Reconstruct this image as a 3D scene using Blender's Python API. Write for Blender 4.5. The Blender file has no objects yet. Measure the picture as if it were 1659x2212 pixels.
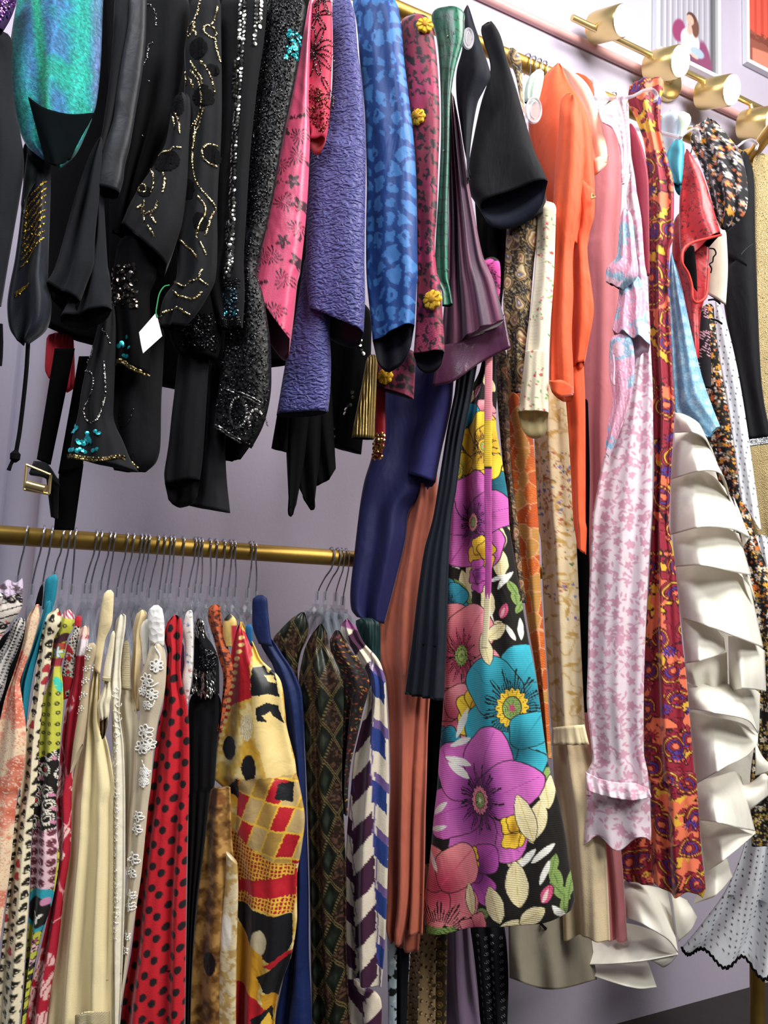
import bpy, math
import numpy as np
from mathutils import Vector, Matrix, kdtree
rng = np.random.default_rng(7)
PI = math.pi
SC = bpy.context.scene
COL = SC.collection

# ------------------------------------------------------------------ camera frame
W_, H_, F_ = 1659.0, 2212.0, 1650.0
def _n(v): return v / np.linalg.norm(v)
d1 = _n(np.array([3320., 334., F_]))            # the rails run towards this point
b_ = F_ * F_ / (0.045 * -3320. + 334.) * -1.0
b_ = F_ * F_ / (334. - 0.045 * 3320.)
up = _n(np.array([0.045 * b_, -b_, F_]))        # plumb lines meet here
up = _n(up - d1 * up.dot(d1))
into = np.cross(up, d1)
M3 = np.stack([d1, into, up])                   # rows: world axes in camera (right, down, fwd)
if M3[1][2] < 0: M3[1] *= -1
CAM_D, CAM_Z = 1.28, 1.08
CAMP = np.array([0.0, -CAM_D, CAM_Z])

def ray(px, py):
    d = np.stack([np.asarray(px, float) - W_ / 2, np.asarray(py, float) - H_ / 2, np.full(np.shape(px), F_)], -1)
    return d @ M3.T
def at(px, py, Y):
    """the point of the plane y = Y that is seen at a place of the picture"""
    d = ray(px, py)
    return CAMP + d * ((Y - CAMP[1]) / d[..., 1])[..., None]
def azim(px, py):
    d = ray(px, py); return math.atan2(d[0], d[1])

cam_data = bpy.data.cameras.new('camera'); cam = bpy.data.objects.new('camera', cam_data); COL.objects.link(cam)
cam_data.sensor_fit = 'VERTICAL'; cam_data.sensor_height = 24.0; cam_data.lens = 24.0 * F_ / H_
cam_data.clip_start = 0.01
R = np.stack([M3 @ np.array([1., 0, 0]), M3 @ np.array([0, -1., 0]), M3 @ np.array([0, 0, -1.])], 1)
mw = Matrix(R.tolist()).to_4x4(); mw.translation = Vector(CAMP.tolist()); cam.matrix_world = mw
SC.camera = cam

# crops the outlines were read in: origin and scale
CROPS = dict(A=(0, 0, 2.9625), B=(500, 0, 2.9625), C=(1000, 0, 2.5175), D=(0, 550, 2.9625), E=(500, 550, 2.9625), F=(1000, 500, 2.5175),
             G=(0, 1100, 2.9625), H=(400, 1100, 2.9625), I=(800, 1100, 2.9625), J=(1200, 1100, 3.6144), K=(0, 1650, 2.9625), M=(400, 1650, 2.9625),
             N=(800, 1650, 2.9625), O=(1200, 1650, 3.6144), P=(1180, 0, 3.4635), Q=(580, 1150, 5.925), S=(1420, 850, 3.4017), T=(0, 1200, 5.53), V=(280, 1100, 5.53), Z=(0, 0, 1.0))
def _c(k):
    x0, y0, s = CROPS[k]
    def f(*a): return [(x0 + a[i] / s, y0 + a[i + 1] / s) for i in range(0, len(a), 2)]
    return f
for _k in CROPS: globals()['c' + _k] = _c(_k)

# ------------------------------------------------------------------ colour
def lin(c):
    if isinstance(c, str):
        c = c.lstrip('#'); c = [int(c[i:i + 2], 16) / 255 for i in (0, 2, 4)]
    c = np.asarray(c, float)
    return np.where(c <= 0.04045, c / 12.92, ((c + 0.055) / 1.055) ** 2.4)
def hexs(c):
    c = c.lstrip('#'); return np.array([int(c[i:i + 2], 16) / 255 for i in (0, 2, 4)])

# ------------------------------------------------------------------ materials (all node based)
MATS = {}
def mat(name, col='#808080', rough=0.8, metal=0.0, sheen=0.0, bump=0.14, bscale=220., var=0.08, wr=0.0, attr=False, spec=0.3, kind='weave', emit=None, trans=0.0, clear=0.0, aniso=None, bdist=0.002):
    if name in MATS: return MATS[name]
    m = bpy.data.materials.new(name); m.use_nodes = True; nt = m.node_tree; N = nt.nodes; Lk = nt.links
    b = N['Principled BSDF']; out = N['Material Output']
    b.inputs['Roughness'].default_value = rough; b.inputs['Metallic'].default_value = metal
    b.inputs['Specular IOR Level'].default_value = spec
    if sheen: b.inputs['Sheen Weight'].default_value = sheen; b.inputs['Sheen Roughness'].default_value = 0.4
    tc = N.new('ShaderNodeTexCoord')
    if attr:
        a = N.new('ShaderNodeAttribute'); a.attribute_name = 'Col'; base = a.outputs['Color']
    else:
        r = N.new('ShaderNodeRGB'); r.outputs[0].default_value = (*lin(col), 1); base = r.outputs[0]
    nz = N.new('ShaderNodeTexNoise'); nz.inputs['Scale'].default_value = 35; nz.inputs['Detail'].default_value = 4
    Lk.new(tc.outputs['Object'], nz.inputs['Vector'])
    mr = N.new('ShaderNodeMapRange'); mr.inputs['To Min'].default_value = 1 - var; mr.inputs['To Max'].default_value = 1 + var
    Lk.new(nz.outputs['Fac'], mr.inputs['Value'])
    mx = N.new('ShaderNodeVectorMath'); mx.operation = 'SCALE'
    Lk.new(base, mx.inputs[0]); Lk.new(mr.outputs[0], mx.inputs['Scale']); Lk.new(mx.outputs[0], b.inputs['Base Color'])
    if bump:
        h = None
        if kind == 'weave':
            t = N.new('ShaderNodeTexNoise'); t.inputs['Scale'].default_value = bscale * 3; t.inputs['Detail'].default_value = 2; h = t.outputs['Fac']
        elif kind == 'rib':
            t = N.new('ShaderNodeTexWave'); t.wave_type = 'BANDS'; t.bands_direction = 'Z'; t.inputs['Scale'].default_value = bscale; t.inputs['Distortion'].default_value = 0.4; h = t.outputs['Fac']
        elif kind == 'cord':
            t = N.new('ShaderNodeTexWave'); t.wave_type = 'BANDS'; t.bands_direction = 'X'; t.inputs['Scale'].default_value = bscale; t.inputs['Distortion'].default_value = 0.6; h = t.outputs['Fac']
        elif kind == 'crush':
            t = N.new('ShaderNodeTexNoise'); t.inputs['Scale'].default_value = bscale; t.inputs['Detail'].default_value = 5; t.inputs['Distortion'].default_value = 1.2; h = t.outputs['Fac']
        elif kind == 'bead':
            t = N.new('ShaderNodeTexVoronoi'); t.inputs['Scale'].default_value = bscale; h = t.outputs['Distance']
        elif kind == 'quilt':
            t = N.new('ShaderNodeTexVoronoi'); t.feature = 'DISTANCE_TO_EDGE'; t.inputs['Scale'].default_value = bscale
            w = N.new('ShaderNodeTexNoise'); w.inputs['Scale'].default_value = bscale * .8; Lk.new(tc.outputs['Object'], w.inputs['Vector'])
            ad = N.new('ShaderNodeVectorMath'); ad.operation = 'MULTIPLY_ADD'; ad.inputs[1].default_value = (.03, .03, .03)
            Lk.new(w.outputs['Color'], ad.inputs[0]); Lk.new(tc.outputs['Object'], ad.inputs[2]); Lk.new(ad.outputs[0], t.inputs['Vector']); h = t.outputs['Distance']
        elif kind == 'worm':
            w = N.new('ShaderNodeMapping'); w.inputs['Scale'].default_value = (1, 1, 1.7); Lk.new(tc.outputs['Object'], w.inputs['Vector'])
            t = N.new('ShaderNodeTexNoise'); t.inputs['Scale'].default_value = bscale; t.inputs['Detail'].default_value = 0.6; t.inputs['Distortion'].default_value = 1.6; Lk.new(w.outputs[0], t.inputs['Vector']); h = t.outputs['Fac']
        if kind not in ('quilt', 'worm'): Lk.new(tc.outputs['Object'], t.inputs['Vector'])
        bp = N.new('ShaderNodeBump'); bp.inputs['Strength'].default_value = bump; bp.inputs['Distance'].default_value = bdist
        Lk.new(h, bp.inputs['Height']); last = bp
        if wr:
            mp = N.new('ShaderNodeMapping'); mp.inputs['Scale'].default_value = (1, 1, .45); Lk.new(tc.outputs['Object'], mp.inputs['Vector'])
            n2 = N.new('ShaderNodeTexNoise'); n2.inputs['Scale'].default_value = 16; n2.inputs['Detail'].default_value = 3; n2.inputs['Distortion'].default_value = .5
            Lk.new(mp.outputs[0], n2.inputs['Vector'])
            b2 = N.new('ShaderNodeBump'); b2.inputs['Strength'].default_value = wr; b2.inputs['Distance'].default_value = 0.02
            Lk.new(n2.outputs['Fac'], b2.inputs['Height']); Lk.new(bp.outputs[0], b2.inputs['Normal']); last = b2
        Lk.new(last.outputs[0], b.inputs['Normal'])
    if emit:
        b.inputs['Emission Color'].default_value = (*lin(emit[0]), 1); b.inputs['Emission Strength'].default_value = emit[1]
    if clear: b.inputs['Coat Weight'].default_value = clear
    if trans:   # sheer cloth or clear plastic: part of the light goes straight through
        tr = N.new('ShaderNodeBsdfTransparent'); mxs = N.new('ShaderNodeMixShader'); mxs.inputs[0].default_value = trans
        Lk.new(b.outputs[0], mxs.inputs[1]); Lk.new(tr.outputs[0], mxs.inputs[2]); Lk.new(mxs.outputs[0], out.inputs['Surface'])
    MATS[name] = m
    return m

# ------------------------------------------------------------------ objects
THINGS = []
def thing(name, label, cat, group=None):
    o = bpy.data.objects.new(name, None); COL.objects.link(o); o.empty_display_size = .05
    o['label'] = label; o['category'] = cat
    if group: o['group'] = group
    THINGS.append(o); return o
def tag(o, label, cat, group=None):
    o['label'] = label; o['category'] = cat
    if group: o['group'] = group
    return o
def mesh_obj(name, V, Fq, mats, parent=None, fm=None, smooth=True, col=None, tris=None):
    """V (n,3); Fq (m,4) quads; tris (k,3); one mesh object"""
    me = bpy.data.meshes.new(name)
    V = np.asarray(V, np.float32); Fq = np.zeros((0, 4), int) if Fq is None else np.asarray(Fq, int).reshape(-1, 4)
    T = np.zeros((0, 3), int) if tris is None else np.asarray(tris, int).reshape(-1, 3)
    me.vertices.add(len(V)); me.vertices.foreach_set('co', V.ravel())
    li = np.concatenate([Fq.ravel(), T.ravel()]); nf = len(Fq) + len(T)
    me.loops.add(len(li)); me.loops.foreach_set('vertex_index', li.astype(np.int32))
    me.polygons.add(nf)
    ls = np.concatenate([np.arange(len(Fq)) * 4, len(Fq) * 4 + np.arange(len(T)) * 3]); me.polygons.foreach_set('loop_start', ls.astype(np.int32))
    me.update(calc_edges=True)
    for m in (mats if isinstance(mats, (list, tuple)) else [mats]): me.materials.append(m)
    if fm is not None: me.polygons.foreach_set('material_index', np.asarray(fm, np.int32))
    me.polygons.foreach_set('use_smooth', np.full(nf, smooth, dtype=bool))
    if col is not None:
        ca = me.color_attributes.new('Col', 'FLOAT_COLOR', 'POINT')
        ca.data.foreach_set('color', np.concatenate([col, np.ones((len(col), 1))], 1).astype(np.float32).ravel())
    me.validate(); me.update()
    o = bpy.data.objects.new(name, me); COL.objects.link(o)
    if parent is not None: o.parent = parent
    return o

class MB:
    """collects boxes, tubes, lathes, discs into one mesh"""
    def __init__(s): s.v = []; s.f = []; s.n = 0
    def add(s, V, Fs):
        V = np.asarray(V, float); s.v.append(V); s.f += [tuple(int(i) + s.n for i in f) for f in Fs]; s.n += len(V)
    def box(s, c, d, Rm=None):
        c = np.asarray(c, float); h = np.asarray(d, float) / 2
        V = np.array([[x, y, z] for x in (-1, 1) for y in (-1, 1) for z in (-1, 1)]) * h
        if Rm is not None: V = V @ np.asarray(Rm).T
        s.add(V + c, [(0, 1, 3, 2), (4, 6, 7, 5), (0, 4, 5, 1), (2, 3, 7, 6), (0, 2, 6, 4), (1, 5, 7, 3)])
    def tube(s, P, r, k=10, caps=True, flat=1.0):
        P = np.asarray(P, float); n = len(P); r = np.full(n, r, float) if np.isscalar(r) else np.asarray(r, float)
        T = np.gradient(P, axis=0); T /= np.linalg.norm(T, axis=1)[:, None] + 1e-12
        a = np.array([0, 0, 1.]) if abs(T[0][2]) < .9 else np.array([1., 0, 0]); u = _n(np.cross(T[0], a)); V = []
        for i in range(n):
            u = _n(u - T[i] * u.dot(T[i])); w = np.cross(T[i], u)
            th = np.arange(k) * 2 * PI / k
            V.append(P[i] + r[i] * (np.cos(th)[:, None] * u + flat * np.sin(th)[:, None] * w))
        Fs = [(i * k + j, i * k + (j + 1) % k, (i + 1) * k + (j + 1) % k, (i + 1) * k + j) for i in range(n - 1) for j in range(k)]
        if caps: Fs += [tuple(range(k))[::-1], tuple((n - 1) * k + j for j in range(k))]
        s.add(np.concatenate(V), Fs)
    def lathe(s, O, ax, prof, k=28):
        ax = _n(np.asarray(ax, float)); a = np.array([0, 0, 1.]) if abs(ax[2]) < .9 else np.array([1., 0, 0]); u = _n(np.cross(ax, a)); w = np.cross(ax, u)
        th = np.arange(k) * 2 * PI / k; V = []
        for (h, r) in prof: V.append(np.asarray(O) + ax * h + r * (np.cos(th)[:, None] * u + np.sin(th)[:, None] * w))
        n = len(prof)
        Fs = [(i * k + j, i * k + (j + 1) % k, (i + 1) * k + (j + 1) % k, (i + 1) * k + j) for i in range(n - 1) for j in range(k)]
        Fs += [tuple(range(k))[::-1], tuple((n - 1) * k + j for j in range(k))]
        s.add(np.concatenate(V), Fs)
    def build(s, name, m, parent=None, smooth=True, auto=40):
        me = bpy.data.meshes.new(name); me.from_pydata(np.concatenate(s.v).tolist(), [], s.f)
        for x in (m if isinstance(m, (list, tuple)) else [m]): me.materials.append(x)
        if smooth:
            me.polygons.foreach_set('use_smooth', [True] * len(me.polygons))
            try: me.set_sharp_from_angle(angle=math.radians(auto))
            except Exception: pass
        me.update(); o = bpy.data.objects.new(name, me); COL.objects.link(o)
        if parent is not None: o.parent = parent
        return o

def spline(P, n):
    """Catmull-Rom through P, n samples, spaced by length"""
    P = np.asarray(P, float)
    if len(P) == 2: return P[0] + (P[1] - P[0]) * np.linspace(0, 1, n)[:, None]
    Q = np.concatenate([[2 * P[0] - P[1]], P, [2 * P[-1] - P[-2]]]); out = []
    for i in range(1, len(Q) - 2):
        t = np.linspace(0, 1, 16, endpoint=False)[:, None]; a, b, c, d = Q[i - 1:i + 3]
        m1 = (c - a) / 2; m2 = (d - b) / 2; L = np.linalg.norm(c - b)
        for m in (m1, m2):
            q = np.linalg.norm(m)
            if q > L * 1.0: m *= L / q
        out.append((2 * t**3 - 3 * t**2 + 1) * b + (t**3 - 2 * t**2 + t) * m1 + (-2 * t**3 + 3 * t**2) * c + (t**3 - t**2) * m2)
    out = np.concatenate(out + [P[-1:]])
    s = np.concatenate([[0], np.cumsum(np.linalg.norm(np.diff(out, axis=0), axis=1))]); q = np.linspace(0, s[-1], n)
    return np.stack([np.interp(q, s, out[:, k]) for k in range(out.shape[1])], -1)

def sstep(a, b, x):
    t = np.clip((x - a) / (b - a), 0, 1); return t * t * (3 - 2 * t)

class Piece: pass
def garment_piece(parent, name, L, Rr, m, yf=-.2, dyaw=18., th=.42, thmax=.045, folds=((2.3, .004, .3, 1.),), lining=None, paint=None, px=None, tilt=0.0, top=.06, open_hem=True,
                  label=None, ramp=(.35, 1.0), shift=0.0, hemwave=None, sq=.8, jig=1.0):
    """A hanging tube of cloth: its two side edges L and Rr (picture places) stand in an upright plane at its own
    distance; the ring between them has real depth, folds and, at the hem, a lining one can look into."""
    def down(P):   # two readings of one edge can overlap: keep it running downwards
        o = [tuple(P[0])]
        for p in P[1:]:
            if p[1] < o[-1][1] + 1 and math.hypot(p[0] - o[-1][0], p[1] - o[-1][1]) < 45 and p is not P[-1]: continue
            if math.hypot(p[0] - o[-1][0], p[1] - o[-1][1]) < 6 and p is not P[-1]: continue
            o.append(tuple(p))
        return np.array(o, float)
    g = Piece(); L = down(list(L)); Rr = down(list(Rr))
    hpx = max(np.ptp(L[:, 1]), np.ptp(Rr[:, 1]), 4.)
    sp = px or (2.3 if paint else 7.)
    nv = int(np.clip(hpx / sp, 8, 620)); Ls = spline(L, nv); Rs = spline(Rr, nv)
    wpx = np.max(np.linalg.norm(Rs - Ls, axis=1)); nfr = int(np.clip(wpx / sp, 14, 240)); nb = max(10, nfr // 4)
    mid = Rs[nv // 2]; az = azim(*mid); yaw = az + math.radians(dyaw)
    P0 = at(mid[0], mid[1], yf); e = np.array([math.cos(yaw), -math.sin(yaw), 0.]); nrm = np.array([-math.sin(yaw), -math.cos(yaw), 0.])
    P0 = P0 + shift * np.array([0, 1., 0])
    def onp(p):
        d = ray(p[:, 0], p[:, 1]); return CAMP + d * (((P0 - CAMP) @ nrm) / (d @ nrm))[:, None]
    L3, R3 = onp(Ls), onp(Rs); Cc = (L3 + R3) / 2; Hh = (R3 - L3) / 2; hw = np.linalg.norm(Hh, axis=1)
    t = np.linspace(0, 1, nv); T = np.minimum(th * hw, thmax) * (1 - (1 - .25) * (1 - sstep(0, top, t)) * (top > 0)) if top else np.minimum(th * hw, thmax)
    if top:   # rounded shoulder: the ring closes in towards its upper end
        tr = min(.14, .40 * wpx / hpx); q = np.clip(t / tr, 0, 1); Hh = Hh * (.38 + .62 * np.sqrt(1 - (1 - q) ** 2))[:, None]
    # front half left to right, back half right to left
    s_f = np.linspace(0, 1, nfr); s_f = (1 - np.cos(s_f * PI)) / 2 * .45 + s_f * .55
    s_b = np.linspace(1, 0, nb + 2)[1:-1]
    s_all = np.concatenate([s_f, s_b]); front = np.concatenate([np.ones(nfr), -np.ones(nb)])
    cx = 2 * s_all - 1; dep = front * np.sqrt(np.clip(1 - np.abs(cx) ** (2 / sq), 0, 1))
    if len(folds) and jig:
        sd = abs(hash((round(L[0][0], 1), round(L[0][1], 1), name))) if False else int(abs(L[0][0] * 131 + L[0][1] * 17 + Rr[-1][0] * 7)) % 9999
    fold = np.zeros((nv, len(s_all))); edge = np.clip(1 - np.abs(cx) ** 6, 0, 1)
    rp = ramp[0] + (ramp[1] - ramp[0]) * t
    for q in folds:
        fr, amp, ph = q[:3]; shp = q[3] if len(q) > 3 else 1.0
        wv = np.cos(2 * PI * (fr * s_all[None, :] + ph + .10 * np.sin(3.1 * t[:, None] + ph * 9) + .05 * np.sin(9.7 * t[:, None] + ph * 5)))
        if shp != 1: wv = np.sign(wv) * np.abs(wv) ** shp
        fold += amp * rp[:, None] * wv * edge[None, :]
    V = Cc[:, None, :] + Hh[:, None, :] * cx[None, :, None] + nrm * (T[:, None] * dep[None, :] + fold)[:, :, None]
    if tilt: V[:, :, 2] -= tilt * np.clip(-dep, 0, 1)[None, :] * (t[:, None] ** 6)
    if hemwave:
        fr, amp, ph = hemwave; V[:, :, 2] += (amp * np.cos(2 * PI * (fr * s_all + ph)))[None, :] * (sstep(.8, 1, t) ** 2)[:, None]
    m_ = len(s_all); fx = Ls[:, None, :] * (1 - s_all)[None, :, None] + Rs[:, None, :] * s_all[None, :, None]
    VV = [V.reshape(-1, 3)]; FX = [fx.reshape(-1, 2)]
    i = np.arange(nv - 1)[:, None] * m_; j = np.arange(m_)[None, :]; j2 = (j + 1) % m_
    Q = np.stack([i + j, i + m_ + j, i + m_ + j2, i + j2], -1).reshape(-1, 4)
    fm = [np.zeros(len(Q), int)]; quads = [Q]; tris = []
    def cap(start, cen, flip, mi):
        k = len(VV[0]) + sum(len(a) for a in VV[1:]); VV.append(cen[None]); FX.append(np.zeros((1, 2)))
        jj = np.arange(m_); a = start + jj; bq = start + (jj + 1) % m_; c = np.full(m_, k)
        tris.append((np.stack([a, bq, c] if not flip else [bq, a, c], -1), mi))
    cap(0, V[0].mean(0), False, 0)
    ml = m
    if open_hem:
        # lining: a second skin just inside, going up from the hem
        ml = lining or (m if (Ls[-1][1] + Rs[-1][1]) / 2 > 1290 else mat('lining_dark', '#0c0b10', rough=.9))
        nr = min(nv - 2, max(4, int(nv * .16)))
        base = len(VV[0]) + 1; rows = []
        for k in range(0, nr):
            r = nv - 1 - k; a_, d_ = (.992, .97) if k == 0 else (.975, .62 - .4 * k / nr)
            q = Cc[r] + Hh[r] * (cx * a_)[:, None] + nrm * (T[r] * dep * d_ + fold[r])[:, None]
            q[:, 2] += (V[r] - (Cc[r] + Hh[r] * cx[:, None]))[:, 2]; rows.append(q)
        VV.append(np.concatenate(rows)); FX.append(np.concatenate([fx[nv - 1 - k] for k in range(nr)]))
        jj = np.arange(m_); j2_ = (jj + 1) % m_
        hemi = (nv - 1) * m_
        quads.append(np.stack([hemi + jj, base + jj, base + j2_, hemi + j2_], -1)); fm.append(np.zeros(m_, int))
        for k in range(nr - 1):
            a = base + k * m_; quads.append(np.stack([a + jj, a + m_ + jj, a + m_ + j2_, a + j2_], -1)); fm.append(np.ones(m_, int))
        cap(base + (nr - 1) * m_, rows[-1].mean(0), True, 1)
    else:
        cap((nv - 1) * m_, V[-1].mean(0), True, 0)
    Vn = np.concatenate(VV); Fx = np.concatenate(FX); Qn = np.concatenate(quads); Tn = np.concatenate([a for a, _ in tris])
    fmn = np.concatenate(fm + [np.full(len(a), mi) for a, mi in tris])
    col = None
    if paint is not None:
        col = lin(np.clip(paint(Fx[:, 0], Fx[:, 1]), 0, 1))
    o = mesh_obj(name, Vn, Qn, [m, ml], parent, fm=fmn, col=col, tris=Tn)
    if label: o['label'] = label
    g.obj = o; g.V = V[:, :nfr]; g.fx = fx[:, :nfr]; g.nrm = nrm; g.kd = None; g.e = e
    return g

def sheet(parent, name, top, bot, m, y_top=-.2, y_bot=-.2, bulge=.02, folds=(), thick=.0025, paint=None, px=None, dyaw=None, label=None, mid=None, ymid=None, under=None, belly=0.):
    """a flat or ruffled piece of cloth or card between an upper and a lower edge, with thickness; y may run along the edge"""
    top = np.asarray(top, float); bot = np.asarray(bot, float); sp = px or (2.3 if paint else 6.)
    wpx = max(np.linalg.norm(np.diff(top, axis=0), axis=1).sum(), np.linalg.norm(np.diff(bot, axis=0), axis=1).sum())
    nu = int(np.clip(wpx / sp, 8, 260)); ts = spline(top, nu); bs = spline(bot, nu)
    hpx = np.linalg.norm(ts - bs, axis=1).max(); nv = int(np.clip(hpx / sp, 5, 260))
    s = np.linspace(0, 1, nu); t = np.linspace(0, 1, nv)
    def yy(a): return np.full(nu, a, float) if np.isscalar(a) else np.interp(s, np.linspace(0, 1, len(a)), a)
    y0, y1 = yy(y_top), yy(y_bot)
    fx = ts[None] * (1 - t)[:, None, None] + bs[None] * t[:, None, None]
    Y = y0[None] * (1 - t)[:, None] + y1[None] * t[:, None]
    Y = Y - bulge * np.sin(PI * s)[None] - belly * np.sin(PI * t)[:, None]
    for fr, amp, ph in folds: Y = Y + amp * np.cos(2 * PI * (fr * s[None] + ph + .06 * np.sin(4 * t[:, None]))) * (.3 + .7 * t)[:, None]
    V = at(fx[..., 0], fx[..., 1], Y)
    du = np.gradient(V, axis=1); dv = np.gradient(V, axis=0); n = np.cross(du, dv); n /= np.linalg.norm(n, axis=2)[..., None] + 1e-12
    view = CAMP - V; sg = np.sign((n * view).sum(2).mean()); n *= sg
    Bk = V - n * thick; A = V.reshape(-1, 3); k = nu * nv
    i, j = np.meshgrid(np.arange(nv - 1), np.arange(nu - 1), indexing='ij'); q = np.stack([i * nu + j, (i + 1) * nu + j, (i + 1) * nu + j + 1, i * nu + j + 1], -1).reshape(-1, 4)
    b = q[:, ::-1] + k
    loop = [(0, c) for c in range(nu)] + [(r, nu - 1) for r in range(1, nv)] + [(nv - 1, c) for c in range(nu - 2, -1, -1)] + [(r, 0) for r in range(nv - 2, 0, -1)]
    lp = np.array([r * nu + c for r, c in loop]); l2 = np.roll(lp, -1); rim = np.stack([lp, l2, l2 + k, lp + k], -1)
    fm = np.concatenate([np.zeros(len(q), int), np.ones(len(b), int), np.zeros(len(rim), int)])
    f2 = fx.reshape(-1, 2); col = None
    if paint is not None: c1 = lin(np.clip(paint(f2[:, 0], f2[:, 1]), 0, 1)); col = np.concatenate([c1, c1])
    o = mesh_obj(name, np.concatenate([A, Bk.reshape(-1, 3)]), np.concatenate([q, b, rim]), [m, under or m], parent, fm=fm, col=col)
    if label: o['label'] = label
    g = Piece(); g.obj = o; g.V = V; g.fx = fx; g.kd = None; g.nrm = n.reshape(-1, 3).mean(0); return g

def surf(g, pts):
    """points of a piece's front that lie at given places, with normals"""
    if g.kd is None:
        f = g.fx.reshape(-1, 2); g.kd = kdtree.KDTree(len(f))
        for i, p in enumerate(f): g.kd.insert((p[0], p[1], 0), i)
        g.kd.balance()
        du = np.gradient(g.V, axis=1); dv = np.gradient(g.V, axis=0); n = np.cross(du, dv); n /= np.linalg.norm(n, axis=2)[..., None] + 1e-12
        n *= np.sign((n * (CAMP - g.V)).sum(2))[..., None]; g.N = n.reshape(-1, 3); g.P = g.V.reshape(-1, 3)
    nu_ = g.V.shape[1]; fj = np.gradient(g.fx, axis=1).reshape(-1, 2); fi = np.gradient(g.fx, axis=0).reshape(-1, 2); vj = np.gradient(g.V, axis=1).reshape(-1, 3); vi = np.gradient(g.V, axis=0).reshape(-1, 3); f = g.fx.reshape(-1, 2)
    pts = np.asarray(pts, float); ix = np.array([g.kd.find((p[0], p[1], 0))[1] for p in pts]); d = pts - f[ix]
    det = fj[ix, 0] * fi[ix, 1] - fj[ix, 1] * fi[ix, 0]; det = np.where(np.abs(det) < 1e-6, 1e-6, det)
    a = np.clip((d[:, 0] * fi[ix, 1] - d[:, 1] * fi[ix, 0]) / det, -1, 1); b = np.clip((fj[ix, 0] * d[:, 1] - fj[ix, 1] * d[:, 0]) / det, -1, 1)
    keep = np.hypot(d[:, 0], d[:, 1]) < 8
    return g.P[ix] + a[:, None] * vj[ix] + b[:, None] * vi[ix], g.N[ix], keep

def studs(g, pts, r, m, name, parent=None, tilt=.35, lift=.0012, k=6, long=1.0, dirs=None, dome=.3, seed=1):
    """sequins or beads sewn onto a piece: little domed discs with a slight random tilt, all in one part"""
    P, Nn, keep = surf(g, pts); P = P[keep]; Nn = Nn[keep]; rg = np.random.default_rng(seed); n = len(P)
    if n == 0: return None
    rr = np.broadcast_to(np.asarray(r, float), (len(keep),))[keep] * rg.uniform(.85, 1.15, n)
    Nn = Nn + rg.normal(0, tilt, (n, 3)); Nn /= np.linalg.norm(Nn, axis=1)[:, None]
    if dirs is None: a = rg.normal(0, 1, (n, 3))
    else: a = np.asarray(dirs)[keep]
    u = a - Nn * (a * Nn).sum(1)[:, None]; u /= np.linalg.norm(u, axis=1)[:, None] + 1e-9; w = np.cross(Nn, u)
    th = np.arange(k) * 2 * PI / k; c = P + Nn * lift
    ring = c[:, None] + rr[:, None, None] * (long * np.cos(th)[None, :, None] * u[:, None] + np.sin(th)[None, :, None] * w[:, None])
    apex = c + Nn * (rr * dome)[:, None]
    V = np.concatenate([ring, apex[:, None]], 1).reshape(-1, 3); b = np.arange(n)[:, None] * (k + 1); j = np.arange(k)[None]
    T = np.stack([b + j, b + (j + 1) % k, np.broadcast_to(b + k, (n, k))], -1).reshape(-1, 3)
    o = mesh_obj(name, V, None, m, parent if parent is not None else g.obj, tris=T, smooth=False)
    return o
def along(P, step):
    P = np.asarray(P, float); Ls = np.linalg.norm(np.diff(P, axis=0), axis=1).sum(); return spline(P, max(2, int(Ls / step)))
def inside(poly, n, seed=0):
    rg = np.random.default_rng(seed); poly = np.asarray(poly, float); lo, hi = poly.min(0), poly.max(0); out = []
    while len(out) < n:
        p = rg.uniform(lo, hi, (n * 3, 2)); out += list(p[in_poly(p[:, 0], p[:, 1], poly)])
    return np.array(out[:n])

# ------------------------------------------------------------------ cloth prints, as functions of a place on the flat cloth
def _h(ix, iy, sd):
    v = np.sin(ix * 127.1 + iy * 311.7 + sd * 74.7) * 43758.5453; return v - np.floor(v)
def vn(x, y, sc, sd=0):
    x = x / sc; y = y / sc; ix = np.floor(x); iy = np.floor(y); u = x - ix; v = y - iy; u = u * u * (3 - 2 * u); v = v * v * (3 - 2 * v)
    return (_h(ix, iy, sd) * (1 - u) + _h(ix + 1, iy, sd) * u) * (1 - v) + (_h(ix, iy + 1, sd) * (1 - u) + _h(ix + 1, iy + 1, sd) * u) * v
def fbm(x, y, sc, sd=0): return .55 * vn(x, y, sc, sd) + .28 * vn(x, y, sc / 2.1, sd + 3) + .17 * vn(x, y, sc / 4.3, sd + 7)
def cells(x, y, sc, sd=0, jit=.8, ay=1.0):
    """nearest jittered cell: distance to it, to the second, offset, id hash (all in cloth units)"""
    X = x / sc; Y = y / (sc * ay); ix = np.floor(X); iy = np.floor(Y); d1 = np.full(x.shape, 9.); d2 = d1.copy(); ox = np.zeros_like(d1); oy = np.zeros_like(d1); hh = np.zeros_like(d1)
    for a in (-1, 0, 1):
        for b in (-1, 0, 1):
            cx = ix + a + .5 + jit * (_h(ix + a, iy + b, sd) - .5); cy = iy + b + .5 + jit * (_h(ix + a, iy + b, sd + 11) - .5)
            dx = X - cx; dy = Y - cy; d = np.hypot(dx, dy); n = d < d1
            d2 = np.where(n, d1, np.minimum(d2, d)); d1 = np.where(n, d, d1); ox = np.where(n, dx, ox); oy = np.where(n, dy, oy); hh = np.where(n, _h(ix + a, iy + b, sd + 29), hh)
    return d1 * sc, d2 * sc, ox * sc, oy * sc * ay, hh
def fill(x, c): return np.broadcast_to(hexs(c), x.shape + (3,)).copy()
def over(C, c, mk):
    c = hexs(c) if isinstance(c, str) else c; mk = np.clip(mk, 0, 1)[:, None]; return C * (1 - mk) + c * mk
def soft(d, w=1.2): return np.clip(.5 - d / w, 0, 1)          # 1 inside (d < 0)
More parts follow.
